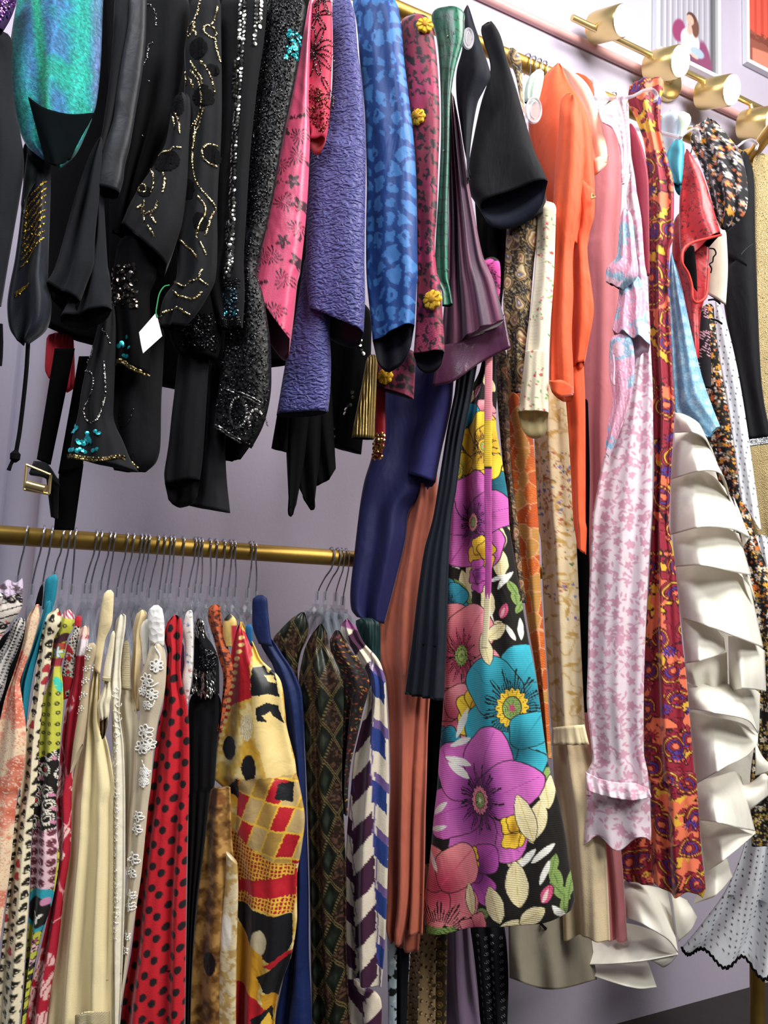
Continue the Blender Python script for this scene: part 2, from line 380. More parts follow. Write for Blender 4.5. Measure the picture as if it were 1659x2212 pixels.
def in_poly(x, y, P):
    P = np.asarray(P, float); c = np.zeros(x.shape, bool); j = len(P) - 1
    for i in range(len(P)):
        (xi, yi), (xj, yj) = P[i], P[j]
        if yi != yj: c ^= ((yi > y) != (yj > y)) & (x < (xj - xi) * (y - yi) / (yj - yi) + xi)
        j = i
    return c
def seg_d(x, y, P):
    d = np.full(x.shape, 1e9); P = np.asarray(P, float)
    for (x0, y0), (x1, y1) in zip(P[:-1], P[1:]):
        dx, dy = x1 - x0, y1 - y0; t = np.clip(((x - x0) * dx + (y - y0) * dy) / (dx * dx + dy * dy + 1e-9), 0, 1); d = np.minimum(d, np.hypot(x - x0 - t * dx, y - y0 - t * dy))
    return d
def ell(x, y, cx, cy, rx, ry, a=0.):
    c, s = math.cos(math.radians(a)), math.sin(math.radians(a)); u = (x - cx) * c + (y - cy) * s; v = -(x - cx) * s + (y - cy) * c
    q = np.hypot(u / rx, v / ry); return (q - 1) * min(rx, ry)
def petals(dx, dy, R_, n=5, depth=.28, rot=0.): return np.hypot(dx, dy) - R_ * (1 - depth + depth * np.cos(n * np.arctan2(dy, dx) + rot))

# ================================================================== the room
SC.view_settings.view_transform = 'Standard'; SC.view_settings.look = 'None'; SC.view_settings.exposure = 0.12; SC.view_settings.gamma = 1.0
WALL_Y = .33
m_wall = mat('lilac_wall_paint', '#bab2c4', rough=.7, bump=.12, bscale=60, var=.03, kind='weave', spec=.25)
m_floor = mat('dark_floor', '#2a2624', rough=.5, bump=.15, bscale=8, var=.25)
m_brass = mat('aged_brass', '#a0803a', rough=.42, metal=.75, bump=.12, bscale=40, var=.25, kind='crush', spec=.5)
m_gold = mat('bright_brass', '#e2c98c', rough=.3, metal=.85, bump=0, var=.05)
m_steel = mat('chrome_wire', '#c9ccd2', rough=.22, metal=1.0, bump=.15, bscale=90, var=.1, kind='crush')
m_clear = mat('clear_plastic', '#aab2bd', rough=.06, bump=0, var=0, spec=1., trans=.78)
m_lens = mat('lamp_lens', '#fff6e0', rough=.4, bump=0, emit=('#fff4dc', 9.0))
m_white = mat('white_frame', '#dfe3ea', rough=.5, bump=0, var=.02)
m_pinktrim = mat('pink_moulding', '#dba9a6', rough=.35, bump=.05, bscale=40, var=.05, spec=.5)

b = MB(); b.box((.8, WALL_Y + .05, 1.7), (4.6, .1, 3.4)); wall = b.build('wall_back', m_wall, smooth=False); wall['kind'] = 'structure'
b = MB(); b.box((.8, -1.35, -.025), (4.6, 3.4, .05)); fl = b.build('floor', m_floor, smooth=False); fl['kind'] = 'structure'
# half-round corner moulding at the left and the pink ledge above the rail
b = MB(); pL = at(40., 1000., WALL_Y); b.lathe((pL[0] + .012, WALL_Y + .004, .001), (0, 0, 1), [(0, .030), (3.38, .030)], 32); o = b.build('trim_1', m_wall); o['kind'] = 'structure'
b = MB(); b.tube([(-1.4, WALL_Y - .008, 2.70), (3.05, WALL_Y - .008, 2.70)], .013, 14); o = b.build('trim_2', m_pinktrim); o['kind'] = 'structure'

# rails
t = thing('clothes_rail', 'upper brass pipe rail with end post carrying the long dresses', 'clothes rail')
b = MB(); b.tube([(-.75, 0, 2.26), (.3, 0, 2.26), (1.665, 0, 2.26)], .0165, 20); b.build('rail_pipe', m_brass, t)
b = MB(); b.tube([(1.665, .0, 2.26), (1.665, 0, 1.0), (1.665, 0, .0)], .0165, 20); b.lathe((1.665, 0, 0), (0, 0, 1), [(0, .05), (.006, .05), (.008, .02)]); b.build('end_post', m_brass, t)
b = MB(); b.tube([(1.665, 0.012, 2.26), (1.60, -.10, 2.26), (1.545, -.20, 2.26)], .015, 18); b.lathe((1.665, 0, 2.235), (0, 0, 1), [(0, .024), (.05, .024)]); b.build('cross_arm', m_brass, t)
t = thing('clothes_rail', 'lower brass pipe rail crossing the lilac wall behind the blouse hangers', 'clothes rail')
b = MB(); b.tube([(-.5, 0, 1.1475), (.3, 0, 1.1475), (1.1, 0, 1.1475)], .0145, 20); b.build('rail_pipe', m_brass, t)
b = MB(); b.tube([(1.08, 0, 1.1475), (1.08, WALL_Y - .001, 1.1475)], .011, 14); b.lathe((1.08, WALL_Y - .008, 1.1475), (0, 1, 0), [(0, .03), (.0078, .03)]); b.build('wall_bracket', m_brass, t)

# brass wall lamp with four heads
t = thing('wall_lamp', 'long brass bar lamp with round glowing heads on the upper wall', 'lamp')
zb = at(1421, 127, .25)[2]; xb0 = at(1236, 28, .25)[0]
b = MB(); b.tube([(xb0, .25, zb), (xb0 + .4, .25, zb), (2.6, .25, zb)], .0085, 14); b.build('bar', m_gold, t)
pm = at(1437, 172, WALL_Y - .012); b = MB(); b.lathe((pm[0], WALL_Y - .001, pm[2]), (0, -1, 0), [(0, .065), (.016, .065), (.022, .058), (.024, .02), (.05, .014)], 36)
b.tube([(pm[0], WALL_Y - .04, pm[2]), (pm[0] - .005, .27, pm[2] + .02), (pm[0], .25, zb)], .008, 12); b.build('wall_mount', m_gold, t)
hax = _n(M3 @ np.array([.60, .26, -.76])); right = M3 @ np.array([1., 0, 0])
for (lx, ly, rp) in ((1347, 44, 33), (1470, 132, 33), (1581, 194, 32), (1672, 262, 32)):
    c = at(lx, ly, .19); rd = rp * ((c - CAMP) @ (M3 @ np.array([0, 0, 1.]))) / F_
    b = MB(); b.lathe(c - hax * .105, hax, [(0, rd * .55), (.004, rd * .95), (.02, rd), (.098, rd), (.103, rd * .93)], 36); b.tube([c - hax * .06, (c[0] - .03, .25, zb)], .007, 10)
    h = b.build('lamp_head', m_gold, t)
    b = MB(); b.lathe(c - hax * .002, hax, [(0, rd * .92), (.006, rd * .9), (.009, rd * .7), (.0105, rd * .3)], 32); b.build('lens', m_lens, h)
    ld = bpy.data.lights.new('lamp_light', 'SPOT'); ld.energy = 11; ld.color = (1, .90, .75); ld.spot_size = 2.6; ld.spot_blend = .7; ld.shadow_soft_size = .04
    lo = bpy.data.objects.new('lamp_light', ld); COL.objects.link(lo); lo.location = (c + hax * .03).tolist()
    lo.rotation_euler = Vector((hax * .6 + np.array([-.1, -.3, -.6])).tolist()).to_track_quat('-Z', 'Y').to_euler()

# framed prints above the lamp
m_print = mat('glossy_print', attr=True, rough=.35, bump=0, var=.02, spec=.5)
def pic_a(x, y):
    C = fill(x, '#a9a7b4'); C = over(C, '#8e8c9a', (np.sin(x * .55) > .2) * .6); C = over(C, '#d6d4de', (np.sin(x * .55 + 2) > .75) * .6)
    C = over(C, '#5f5e63', soft(1535 - x, 2)); C = over(C, '#77757a', soft(1541 - x, 2) * .5)
    C = over(C, '#7a4a62', soft(ell(x, y, 1503, 128, 33, 46), 4)); C = over(C, '#8c3f66', soft(ell(x, y, 1467, 58, 13, 30, 8), 3)); C = over(C, '#86486a', soft(ell(x, y, 1524, 105, 13, 50, -8), 3))
    C = over(C, '#e6dfe2', soft(ell(x, y, 1491, 72, 20, 32), 3)); C = over(C, '#6b4a40', soft(ell(x, y, 1502, 30, 8, 26), 2)); C = over(C, '#d3a598', soft(ell(x, y, 1490, 44, 6, 12), 3)); C = over(C, '#9fb3cc', soft(ell(x, y, 1506, 92, 15, 13), 3)); C = over(C, '#d8b0a4', soft(ell(x, y, 1500, 104, 9, 5, 20), 2))
    C = over(C, '#5a3a34', soft(ell(x, y, 1494, 8, 10, 12), 2)); C = over(C, '#d8a898', soft(ell(x, y, 1491, 17, 8, 13), 2)); C = over(C, '#8a5a50', soft(ell(x, y, 1488, 15, 1.6, .9), 1)); C = over(C, '#8a5a50', soft(ell(x, y, 1494, 15, 1.6, .9), 1)); C = over(C, '#b8545a', soft(ell(x, y, 1491, 24, 2.6, .9), 1))
    return C
def pic_b(x, y):
    C = fill(x, '#e0604e'); C = over(C, '#c94a3f', (np.sin(x * .4) > .3) * .7); n = fbm(x, y, 14, 3)
    C = over(C, '#9a5a4a', soft(38 + 10 * n - y, 3)); C = over(C, '#7d4438', (n > .55) * (y > 34) * .8); C = over(C, '#e08a74', soft(84 - y + (x - 1640) * -.2, 3) * soft(1630 - x, 3)); return C
def picture(label, xl, yb, xr, ht, fn, w=None):
    t = thing('framed_print', label, 'picture'); A = at(xl, yb, WALL_Y - .016); Bx = at(xr, yb, WALL_Y - .016)[0] if w is None else A[0] + w
    x0, x1, z0 = A[0], Bx, A[2]; z1 = z0 + ht; f = .014; y = WALL_Y - .0105
    b = MB()
    for c, d in (((x0 + f / 2, y, (z0 + z1) / 2), (f, .018, ht)), ((x1 - f / 2, y, (z0 + z1) / 2), (f, .018, ht)), (((x0 + x1) / 2, y, z0 + f / 2), (x1 - x0 - 2 * f, .018, f)), (((x0 + x1) / 2, y, z1 - f / 2), (x1 - x0 - 2 * f, .018, f))): b.box(c, d)
    b.build('frame', m_white, t, smooth=False)
    n = 110; gx, gz = np.meshgrid(np.linspace(x0 + f, x1 - f, n), np.linspace(z0 + f, z1 - f, n)); Vp = np.stack([gx, np.full_like(gx, y + .001), gz], -1).reshape(-1, 3)
    # the motif is drawn flat on the print: 137 units across its width, upright
    px = 1416. + (0 if w < .29 else 196) + 137 * (Vp[:, 0] - x0) / (x1 - x0); py = 140. - (Vp[:, 2] - z0) / .00134
    q = np.stack(np.meshgrid(np.arange(n - 1), np.arange(n - 1), indexing='ij'), -1).reshape(-1, 2); k = q[:, 0] * n + q[:, 1]
    mesh_obj('print', Vp, np.stack([k, k + 1, k + n + 1, k + n], -1), m_print, t, col=lin(np.clip(fn(px, py), 0, 1)))
picture('white framed photo of a person before grey curtains above the lamp', 1416, 106, 1553, .44, pic_a, w=.285)
picture('white framed coral red print at the right beside the photo frame', 1612, 134, 1760, .44, pic_b, w=.3)

# lights: the shop's ceiling lamps, an added fill lamp and the room's soft light
def area(name, loc, size, power, to, color=(1, 1, 1)):
    d = bpy.data.lights.new(name, 'AREA'); d.shape = 'RECTANGLE'; d.size, d.size_y = size; d.energy = power; d.color = color
    o = bpy.data.objects.new(name, d); COL.objects.link(o); o.location = loc; o.rotation_euler = (Vector(to) - Vector(loc)).to_track_quat('-Z', 'Y').to_euler(); return o
area('ceiling_or_fill_light', (1.25, -1.35, 3.1), (1.3, .7), 64, (1.0, 0, 1.4), (1, .97, .93))
area('ceiling_or_fill_light', (-.75, -1.05, 3.1), (.8, .5), 31, (.1, 0, 1.3), (.92, .95, 1.0))
area('ceiling_or_fill_light', (1.7, -2.75, 2.7), (1.4, .9), 54, (1.25, 0, .75), (1, .97, .92))  # fill lamp added behind the camera to brighten the cloth fronts
w = bpy.data.worlds.new('room_air'); SC.world = w; w.use_nodes = True; w.node_tree.nodes['Background'].inputs[0].default_value = (.80, .82, .92, 1); w.node_tree.nodes['Background'].inputs[1].default_value = .085

# ================================================================== clear hangers
def hanger(xt, yt, xb, yb, label, rail_z=1.1475, drop=.080, wide=.135, plate=False, group=None, dx=0.):
    """hook over the rail, neck block, two ribbed arms running from front to back"""
    t = thing('clothes_hanger', label, 'hanger', group)
    bot = at(xb, yb, -.004); top = at(xt, yt, 0.)
    x1, z1 = bot[0], bot[2]; x0 = top[0]; r = .0185 if rail_z < 2 else .0205
    a = np.linspace(0, 1, 8); P = []
    P.append((x1, 0, z1 - .012)); P.append((x1, -.001, z1 + .004))
    P.append((x1 + (x0 - x1) * .35, -.010, z1 + (rail_z - z1) * .42)); P.append((x1 + (x0 - x1) * .75, -r * .9, rail_z - .022))
    for th in np.linspace(-.15, PI * 1.12, 9): P.append((x0 + .0015 * math.sin(th), -r * math.cos(th), rail_z + r * math.sin(th)))
    b = MB(); b.tube(spline(P, 34), .00155, 8); b.build('hook', m_steel, t)
    b = MB(); b.lathe((x1, 0, z1 - .020), (0, 0, 1), [(0, .0042), (.002, .0046), (.020, .0046), (.024, .0036)], 12)
    z = z1 - .020
    b.box((x1, 0, z - .008), (.0064, .034, .018))
    for s in (-1, 1):
        pth = spline([(x1, s * .012, z - .010), (x1, s * .05, z - .022), (x1 + dx, s * wide * .6, z - drop * .6), (x1 + dx, s * wide, z - drop)], 10)
        b.tube(pth, np.linspace(.0048, .0042, 10), 4, flat=1.4); b.tube(pth + np.array([0, 0, -.006]), .0025, 6)
    if plate: b.box((x1, 0, z - .034), (.002, .1, .04)); b.box((x1, -.05, z - .038), (.008, .003, .052)); b.box((x1, .05, z - .038), (.008, .003, .052))
    b.build('hanger_body', m_clear, t)
    return t

# ================================================================== upper rail, left half: evening wear
m_black = mat('black_crepe', '#0e0f12', rough=.85, spec=.15, sheen=.06, wr=.25, var=.1)
m_black2 = mat('black_matte', '#08080a', rough=.9, spec=.1, wr=.2, var=.1)
m_slate = mat('slate_black_wool', '#191b20', rough=.85, spec=.15, sheen=.10, wr=.25, var=.08)
m_charcoal = mat('charcoal_twill', '#17181b', rough=.8, spec=.15, sheen=.08, wr=.3, var=.1)
m_brocade = mat('black_brocade', '#1c1e24', rough=.5, spec=.25, sheen=.15, wr=.3, var=.35, kind='crush', bscale=40, bump=.35)
m_velvet = mat('navy_velvet', '#0d1422', rough=.6, sheen=.3, wr=.35, var=.2)
m_beadcloth = mat('black_beaded_cloth', '#0b0c0f', rough=.5, spec=.3, kind='bead', bscale=170, bump=.6, var=.2, wr=.15)
m_silver = mat('silver_sequin', '#b9b7b0', rough=.2, metal=1., bump=0, var=.12)
m_goldseq = mat('gold_bead', '#e8cf94', rough=.22, metal=1., bump=0, var=.1)
m_jet = mat('jet_bead', '#101115', rough=.22, metal=.4, bump=0, var=.2, spec=.6)
m_aqua = mat('turquoise_sequin', '#3fd0dc', rough=.2, metal=.75, bump=0, var=.2)
m_purseq = mat('purple_sequin', '#8a5aa5', rough=.2, metal=.8, bump=0, var=.25)
m_lining = mat('lining_dark', '#0c0b10', rough=.9)
FOLD1 = ((1.3, .004, .2), (2.7, .0022, .6)); NOF = ()
SOFT = ((1.1, .006, .1), (2.3, .003, .55))

# purple sequin top in the corner
t = thing('sequin_shirt', 'purple sequin garment hanging in the upper left corner', 'top')
g = garment_piece(t, 'body', [(-60, -60), (-60, 60), (-60, 112)], cA(125, -180, 105, 20, 72, 100, 20, 190), mat('plum_cloth', '#3d2450', rough=.6, wr=.3), yf=-.262, folds=FOLD1)
studs(g, inside([(-58, -58), (38, -58), (34, 10), (22, 36), (0, 62), (-58, 100)], 900, 3), .0021, m_purseq, 'sequins', tilt=.5)

t = thing('jacket', 'plain black sleeve at the left edge beside the teal shimmer top', 'jacket')
g = garment_piece(t, 'sleeve', [(-75, 60), (-70, 300), (-60, 520), (-50, 620), (-40, 690)], cA(100, 200, 75, 420, 90, 650, 130, 850, 155, 1050, 130, 1250, 95, 1450, 55, 1680) + cD(30, 200, 10, 330), m_slate, yf=-.256, folds=SOFT)
cordp = [(2, 700), (3, 740), (2, 770), (0, 790)]
b = MB(); b.tube(np.array([at(x, y, -.252) for x, y in cordp]), .0022, 8); b.build('hem_cord', m_black2, t)

# teal shimmer draped top
def p_teal(x, y):
    n = fbm(x, y, 60, 2); C = fill(x, '#2a86a0'); C = over(C, '#3f78b0', sstep(.4, .62, n) * .85); C = over(C, '#12a08a', sstep(.55, .2, n) * .9)
    C = over(C, '#10a878', soft(np.abs(x - 84 - y * .10) - 11, 16) * .9); C = over(C, '#25b3a6', soft(np.abs(x - 172 - 10 * np.sin(y / 60)) - 10, 16) * .8); C = over(C, '#19a596', soft(x - 52 - y * .06, 30) * .7); C = over(C, '#7a74b0', soft(200 - x, 14) * .6)
    return C * .92 * (.70 + .6 * vn(x, y, 2.6, 5))[:, None]
m_teal = mat('teal_lurex', attr=True, rough=.42, metal=.35, sheen=.15, bump=.5, bscale=420, wr=.35, var=.1)
t = thing('draped_top', 'shimmering teal and blue draped top at the upper left', 'top')
g = garment_piece(t, 'body', cZ(45, -40, 28, 60, 20, 130, 24, 200, 36, 262, 56, 312, 92, 345), cZ(226, -40, 222, 20, 218, 130, 208, 225, 190, 275, 165, 322, 128, 356), m_teal, yf=-.25, dyaw=12, folds=((1.6, .009, .12), (3.2, .004, .4), (.7, .008, .7)), paint=p_teal, px=3, thmax=.05, open_hem=False, top=0)
sheet(t, 'fold_shade', cZ(60, 208, 95, 232, 150, 246, 206, 243), cZ(98, 352, 118, 357, 140, 352, 150, 340), mat('fold_shade_black', '#03080a', rough=.9, metal=.0, spec=.05, wr=.3), -.258, -.27, folds=((1.2, .006, .1),), bulge=.012)  # near-black sheet standing in for the shadow under the folded edge

# black velvet top with gold braid stripes
t = thing('velvet_top', 'black velvet top with gold cord stripes below the teal draped top', 'top')
g = garment_piece(t, 'body', cZ(46, 300, 50, 390, 44, 470, 32, 560, 20, 620) + cD(45, 330, 60, 470, 110, 552), cZ(112, 300, 110, 400, 106, 520, 104, 600) + cD(310, 180, 330, 330, 300, 480, 180, 580), m_velvet, yf=-.21, dyaw=8, folds=((1.2, .010, .2), (2.1, .004, .4)), th=.5)
br = []
for k in range(9):
    y0 = 400 + k * 15.5; br += list(along([(100 - k * .6, y0), (84 - k, y0 + 18 + k), (66 - k * 1.2, y0 + 34 + k * 2), (56 - k, y0 + 58)], 2.1))
for k in range(4): br += list(along(cD(200 - k * 14, 208 + k * 10, 150 - k * 5, 235 + k * 9, 112, 258 + k * 8), 2.2))
m_gc = mat('gold_cord', '#c9a03c', rough=.35, metal=.9, bump=0)
studs(g, [p for p in br if p[1] < 590], .0011, m_gc, 'gold_braid', tilt=.3, lift=.002); studs(g, [p for p in br if p[1] >= 590], .0011, m_gc, 'gold_braid', tilt=.3, lift=.002)
sheet(t, 'velvet_panel', cZ(58, 330, 80, 345, 102, 350), cZ(45, 440, 48, 462, 60, 420), mat('dark_green_velvet', '#10211c', rough=.7, sheen=.5), -.213, -.218, bulge=.006)
cd = MB(); P = np.array([at(x, y, -.20) for x, y in [(61, 735), (57, 800), (50, 870), (42, 935), (35, 975)]]); cd.tube(spline(P, 16), .0026, 8)
kn = at(33, 984, -.20); cd.lathe(kn - np.array([0, 0, .009]), (0, 0, 1), [(0, .002), (.004, .006), (.011, .0062), (.016, .002)], 12); cd.tube([kn, kn + np.array([-.004, 0, -.012]), kn + np.array([-.006, 0, -.02])], [.003, .002, .0026], 8)
cd.build('tie_cord', m_black2, t)

# black bodies further back on the rail
t = thing('evening_coat', 'long plain black coat body behind the velvet top and blazer sleeves', 'coat')
garment_piece(t, 'body', cZ(45, -90, 78, 400, 80, 640, 88, 700), cZ(285, -90, 285, 400, 275, 640, 255, 760), m_black2, yf=.012, folds=SOFT, dyaw=5, thmax=.018)
t = thing('evening_coat', 'plain black jacket body behind the gold braided sleeves', 'coat')
garment_piece(t, 'body', cZ(228, -90, 235, 300, 235, 600, 230, 800), cZ(445, -90, 446, 300, 442, 600, 435, 850), m_black2, yf=-.085, folds=SOFT, dyaw=5, thmax=.018)
t = thing('evening_coat', 'plain black dress body behind the sequin stripe jacket', 'coat')
garment_piece(t, 'body', cZ(448, -90, 452, 300, 455, 600, 450, 800), cZ(680, -40, 690, 300, 690, 600, 660, 780), m_black2, yf=-.085, folds=SOFT, dyaw=5, thmax=.018)

# plain blazer with two sleeves
t = thing('blazer', 'plain slate black blazer with two wide open cuffs', 'blazer')
garment_piece(t, 'sleeve', cA(640, 860, 570, 1000, 500, 1200, 430, 1450, 350, 1730) + cD(300, 192), cA(660, 900, 640, 1200, 610, 1500, 600, 1700) + cD(560, 180, 515, 300), m_slate, yf=-.232, folds=SOFT, tilt=.02, th=.5)
garment_piece(t, 'sleeve', cA(600, 1150, 570, 1500) + cD(520, 60, 460, 260, 385, 425), cA(660, 1200, 690, 1700) + cD(705, 150, 718, 352), m_slate, yf=-.224, folds=SOFT, tilt=.01, th=.5)

# jacket with brocade sleeve
t = thing('brocade_jacket', 'charcoal brocade jacket sleeve with small dark rosettes', 'jacket')
garment_piece(t, 'sleeve', cA(825, -60, 820, 150, 780, 380, 745, 600, 720, 780, 660, 960, 615, 1120, 588, 1205), cA(940, -60, 932, 250, 912, 450, 868, 720, 835, 920, 800, 1060, 788, 1160, 765, 1235), m_brocade, yf=-.24, folds=NOF, th=.55, tilt=.006)
garment_piece(t, 'front_edge', cA(735, -60, 722, 250, 700, 520, 660, 820, 600, 1150), cA(850, -60, 820, 250, 790, 400, 740, 700, 680, 950), m_charcoal, yf=-.228, folds=NOF)

# jacket with silver chain beading
t = thing('evening_jacket', 'black jacket with thin silver bead chain near its shoulder', 'jacket')
g = garment_piece(t, 'sleeve', cA(915, -60, 910, 300, 880, 600, 840, 850, 800, 1100, 760, 1350, 720, 1500), cA(1225, -60, 1195, 250, 1170, 450, 1120, 700, 1060, 900, 960, 1100, 880, 1300, 830, 1500), m_black, yf=-.19, folds=SOFT)
bp = []
for q in ((950, 60, 985, 75, 1010, 120, 1015, 200), (992, 310, 968, 320, 955, 400, 935, 440, 918, 436), (960, 540, 968, 548), (860, 858, 865, 862), (915, 880, 930, 886)): bp += list(along(cA(*q), 2.2))
studs(g, bp, .0011, m_silver, 'bead_chain', tilt=.6)

# gold braided jacket
t = thing('braided_jacket', 'black jacket with swirling pale gold beaded braid on both sleeves', 'jacket')
g1 = garment_piece(t, 'sleeve', cA(1225, -60, 1200, 200, 1180, 320, 1185, 480, 1178, 620, 1195, 800, 1185, 1000, 1168, 1160, 1150, 1330, 1130, 1520, 1128, 1778) + cD(1090, 100, 1040, 300, 1020, 470), cA(1410, -60, 1418, 400, 1420, 700, 1412, 950, 1398, 1150, 1390, 1350, 1392, 1550, 1380, 1778) + cD(1360, 140, 1340, 250, 1260, 380, 1190, 460), m_charcoal, yf=-.245, folds=((1.4, .004, .2), (2.6, .003, .5)), th=.4)
g2 = garment_piece(t, 'sleeve', cA(1110, 600, 1085, 780, 1060, 920, 1010, 1030, 960, 1110, 900, 1200, 840, 1310, 785, 1440), cA(1230, 600, 1210, 900, 1195, 1200, 1160, 1450, 1110, 1600, 1065, 1690), m_charcoal, yf=-.237, folds=FOLD1, th=.5, tilt=.03)
def br_pts(g_, lst, conv, step=1.7):
    out = []
    for q in lst: out += list(along(conv(*q), step))
    return out
Aq = [(1300, -20, 1280, 100, 1255, 180, 1270, 262), (1245, 170, 1215, 190, 1212, 250, 1240, 240, 1252, 180), (1400, 60, 1385, 130, 1352, 195), (1320, 215, 1340, 198, 1375, 198, 1393, 228, 1380, 262, 1345, 262, 1322, 240, 1320, 215), (1385, 265, 1392, 330, 1414, 410),
      (1230, 420, 1265, 480, 1300, 530, 1315, 580), (1300, 430, 1340, 480, 1365, 540, 1385, 615), (1235, 480, 1285, 555, 1308, 650, 1300, 720, 1262, 820, 1248, 930, 1240, 1030, 1256, 1150, 1300, 1240, 1350, 1290, 1382, 1340, 1355, 1420, 1325, 1525),
      (1322, 735, 1300, 800, 1265, 860, 1250, 920), (1300, 745, 1250, 815, 1196, 905), (1398, 950, 1350, 948, 1315, 1000, 1325, 1055, 1392, 1080), (1285, 1290, 1322, 1340, 1320, 1400, 1292, 1480, 1282, 1565), (1135, 1520, 1200, 1590, 1240, 1620, 1285, 1685), (1190, 460, 1195, 520, 1200, 560), (1225, 520, 1250, 590), (1215, 940, 1190, 1010), (1300, 1580, 1330, 1650)]
Dq = [(1115, 178, 1170, 212, 1232, 205, 1282, 185, 1310, 115), (1290, 180, 1345, 212), (1125, 250, 1168, 290, 1222, 305, 1268, 290, 1302, 252), (1036, 470, 1040, 410, 1090, 370, 1142, 360, 1225, 398)]
studs(g1, br_pts(g1, Aq, cA) + br_pts(g1, Dq, cD), .00135, m_goldseq, 'beaded_braid', tilt=.5, lift=.0015)
Aq2 = [(1015, 1032, 1070, 990, 1165, 970), (980, 1100, 1000, 1170, 1000, 1230, 990, 1265), (1060, 1130, 1082, 1190, 1070, 1280), (910, 1235, 930, 1212, 955, 1230, 950, 1262, 915, 1260, 910, 1235), (945, 1320, 950, 1400, 960, 1470), (1045, 1340, 1022, 1400, 968, 1422), (1000, 1430, 1025, 1475), (1115, 770, 1130, 840), (1130, 740, 1155, 800, 1160, 880), (985, 1500, 1020, 1560), (900, 1370, 930, 1350, 935, 1400)]
studs(g2, br_pts(g2, Aq2, cA), .00135, m_goldseq, 'beaded_braid', tilt=.5, lift=.0015)
def p_blot(x, y):   # raised velvet ovals
    return 0
for g_, lst in ((g1, [(1285, 345, 52, 62), (1315, 650, 62, 60), (1375, 470, 30, 30), (1365, 1015, 45, 50), (1215, 1230, 40, 60), (1300, 1450, 34, 50)]), (g2, [(1080, 1060, 80, 70), (1140, 690, 40, 90), (950, 1260, 36, 26)])):
    pts = []
    for cx, cy, rx, ry in lst:
        a = np.random.default_rng(int(cx)).uniform(-1, 1, (420, 2)); a = a[(a ** 2).sum(1) < 1]; pts += [cA(cx + p[0] * rx, cy + p[1] * ry)[0] for p in a]
    studs(g_, pts, .0024, m_black2, 'velvet_ovals', tilt=.05, lift=.0006, dome=.1, seed=4)
# price tag on a green thread
t = thing('hang_tag', 'blank white paper price tag on a green thread', 'price tag')
sheet(t, 'card', cD(990, 372, 1005, 395), cD(912, 632, 1035, 520), mat('white_card', '#f0f1f6', rough=.6, bump=.05, var=.02), -.275, -.275, bulge=0., thick=.0006) if False else None
c4 = [at(x, y, yy) for (x, y), yy in zip(cD(998, 372, 1036, 522, 914, 632, 888, 498), (-.272, -.268, -.275, -.279))]
b = MB(); nn = _n(np.cross(c4[1] - c4[0], c4[3] - c4[0])) * .0008; nm = 7; Vt = []
for i in range(nm):
    for j in range(nm):
        u, v = i / (nm - 1), j / (nm - 1); p = c4[0] * (1 - u) * (1 - v) + c4[1] * u * (1 - v) + c4[2] * u * v + c4[3] * (1 - u) * v; Vt.append(p + nn * 3 * math.sin(PI * u) * math.sin(PI * v * .9))
Vt = np.array(Vt); fr = [(i * nm + j, (i + 1) * nm + j, (i + 1) * nm + j + 1, i * nm + j + 1) for i in range(nm - 1) for j in range(nm - 1)]
b.add(Vt, fr); b.add(Vt - nn, [f[::-1] for f in fr]); b.build('card', mat('white_card', '#f0f1f6', rough=.6, bump=.05, var=.02), t)
b = MB(); b.tube(spline(np.array([at(x, y, -.273) for x, y in cD(1085, 195, 1050, 205, 1020, 250, 1005, 320, 998, 375, 1010, 400)]), 24), .0008, 6); b.build('thread', mat('green_thread', '#2f9a5a', rough=.6, bump=0), t)

# jacket with columns of sequins
t = thing('sequin_jacket', 'black jacket with vertical columns of round silver sequins', 'jacket')
g = garment_piece(t, 'sleeve', cA(1408, -60, 1415, 400, 1418, 700, 1405, 1000, 1390, 1300, 1380, 1600) + cD(1330, 120, 1360, 330, 1420, 482), cA(1720, -60, 1690, 250, 1640, 600, 1600, 1000, 1575, 1400) + cD(1560, 30, 1566, 250, 1552, 470), m_black, yf=-.236, folds=((3.2, .0015, .3), (1.1, .004, .1)), th=.4)
pts = []
for off, x0, x1 in ((0, 1580, 1498), (26, 1604, 1522)):
    for y in np.arange(-40, 1760, 25.5):
        q = y / 1778; xx = 1574 - 60 * sstep(0, .62, q) - 22 * sstep(.4, 1, q) + (off - 13) * (1 - .35 * q)
        if off and 560 > y > 330 and False: continue
        pts.append(cA(xx, y + off * .45)[0])
for y in np.arange(-20, 340, 26): pts.append(cA(1662 - y * .06, y)[0]); pts.append(cA(1684 - y * .07, y + 12)[0]) if y < 200 else None
for y in np.arange(430, 640, 26): pts.append(cA(1518 - (y - 430) * .05, y)[0])
for y in np.arange(1440, 1600, 26): pts.append(cA(1462, y)[0])
for y in np.arange(0, 160, 26): pts.append(cD(1494 - y * .08, y)[0]); pts.append(cD(1470 - y * .05, y + 10)[0])
pq = np.array(pts); n0 = 2 * len(np.arange(-40, 1760, 25.5)); side = pq[:, 0] > 545
for sel in ((np.arange(len(pq)) < n0) & (pq[:, 1] < 590), (np.arange(len(pq)) >= n0) & side, (np.arange(len(pq)) >= n0) & ~side & (pq[:, 0] >= 500), (np.arange(len(pq)) >= n0) & (pq[:, 0] < 500)): studs(g, list(pq[sel]), .0030, m_silver, 'sequin_column', tilt=.22, lift=.0018, k=10, dome=.12)
bd = []
for yy in (176, 190, 204, 222, 415, 430, 446, 462): bd += list(along(cD(1432, yy + 8, 1490, yy + 14, 1545, yy), 2.2))
studs(g, bd, .0012, m_jet, 'cuff_beads', tilt=.4)
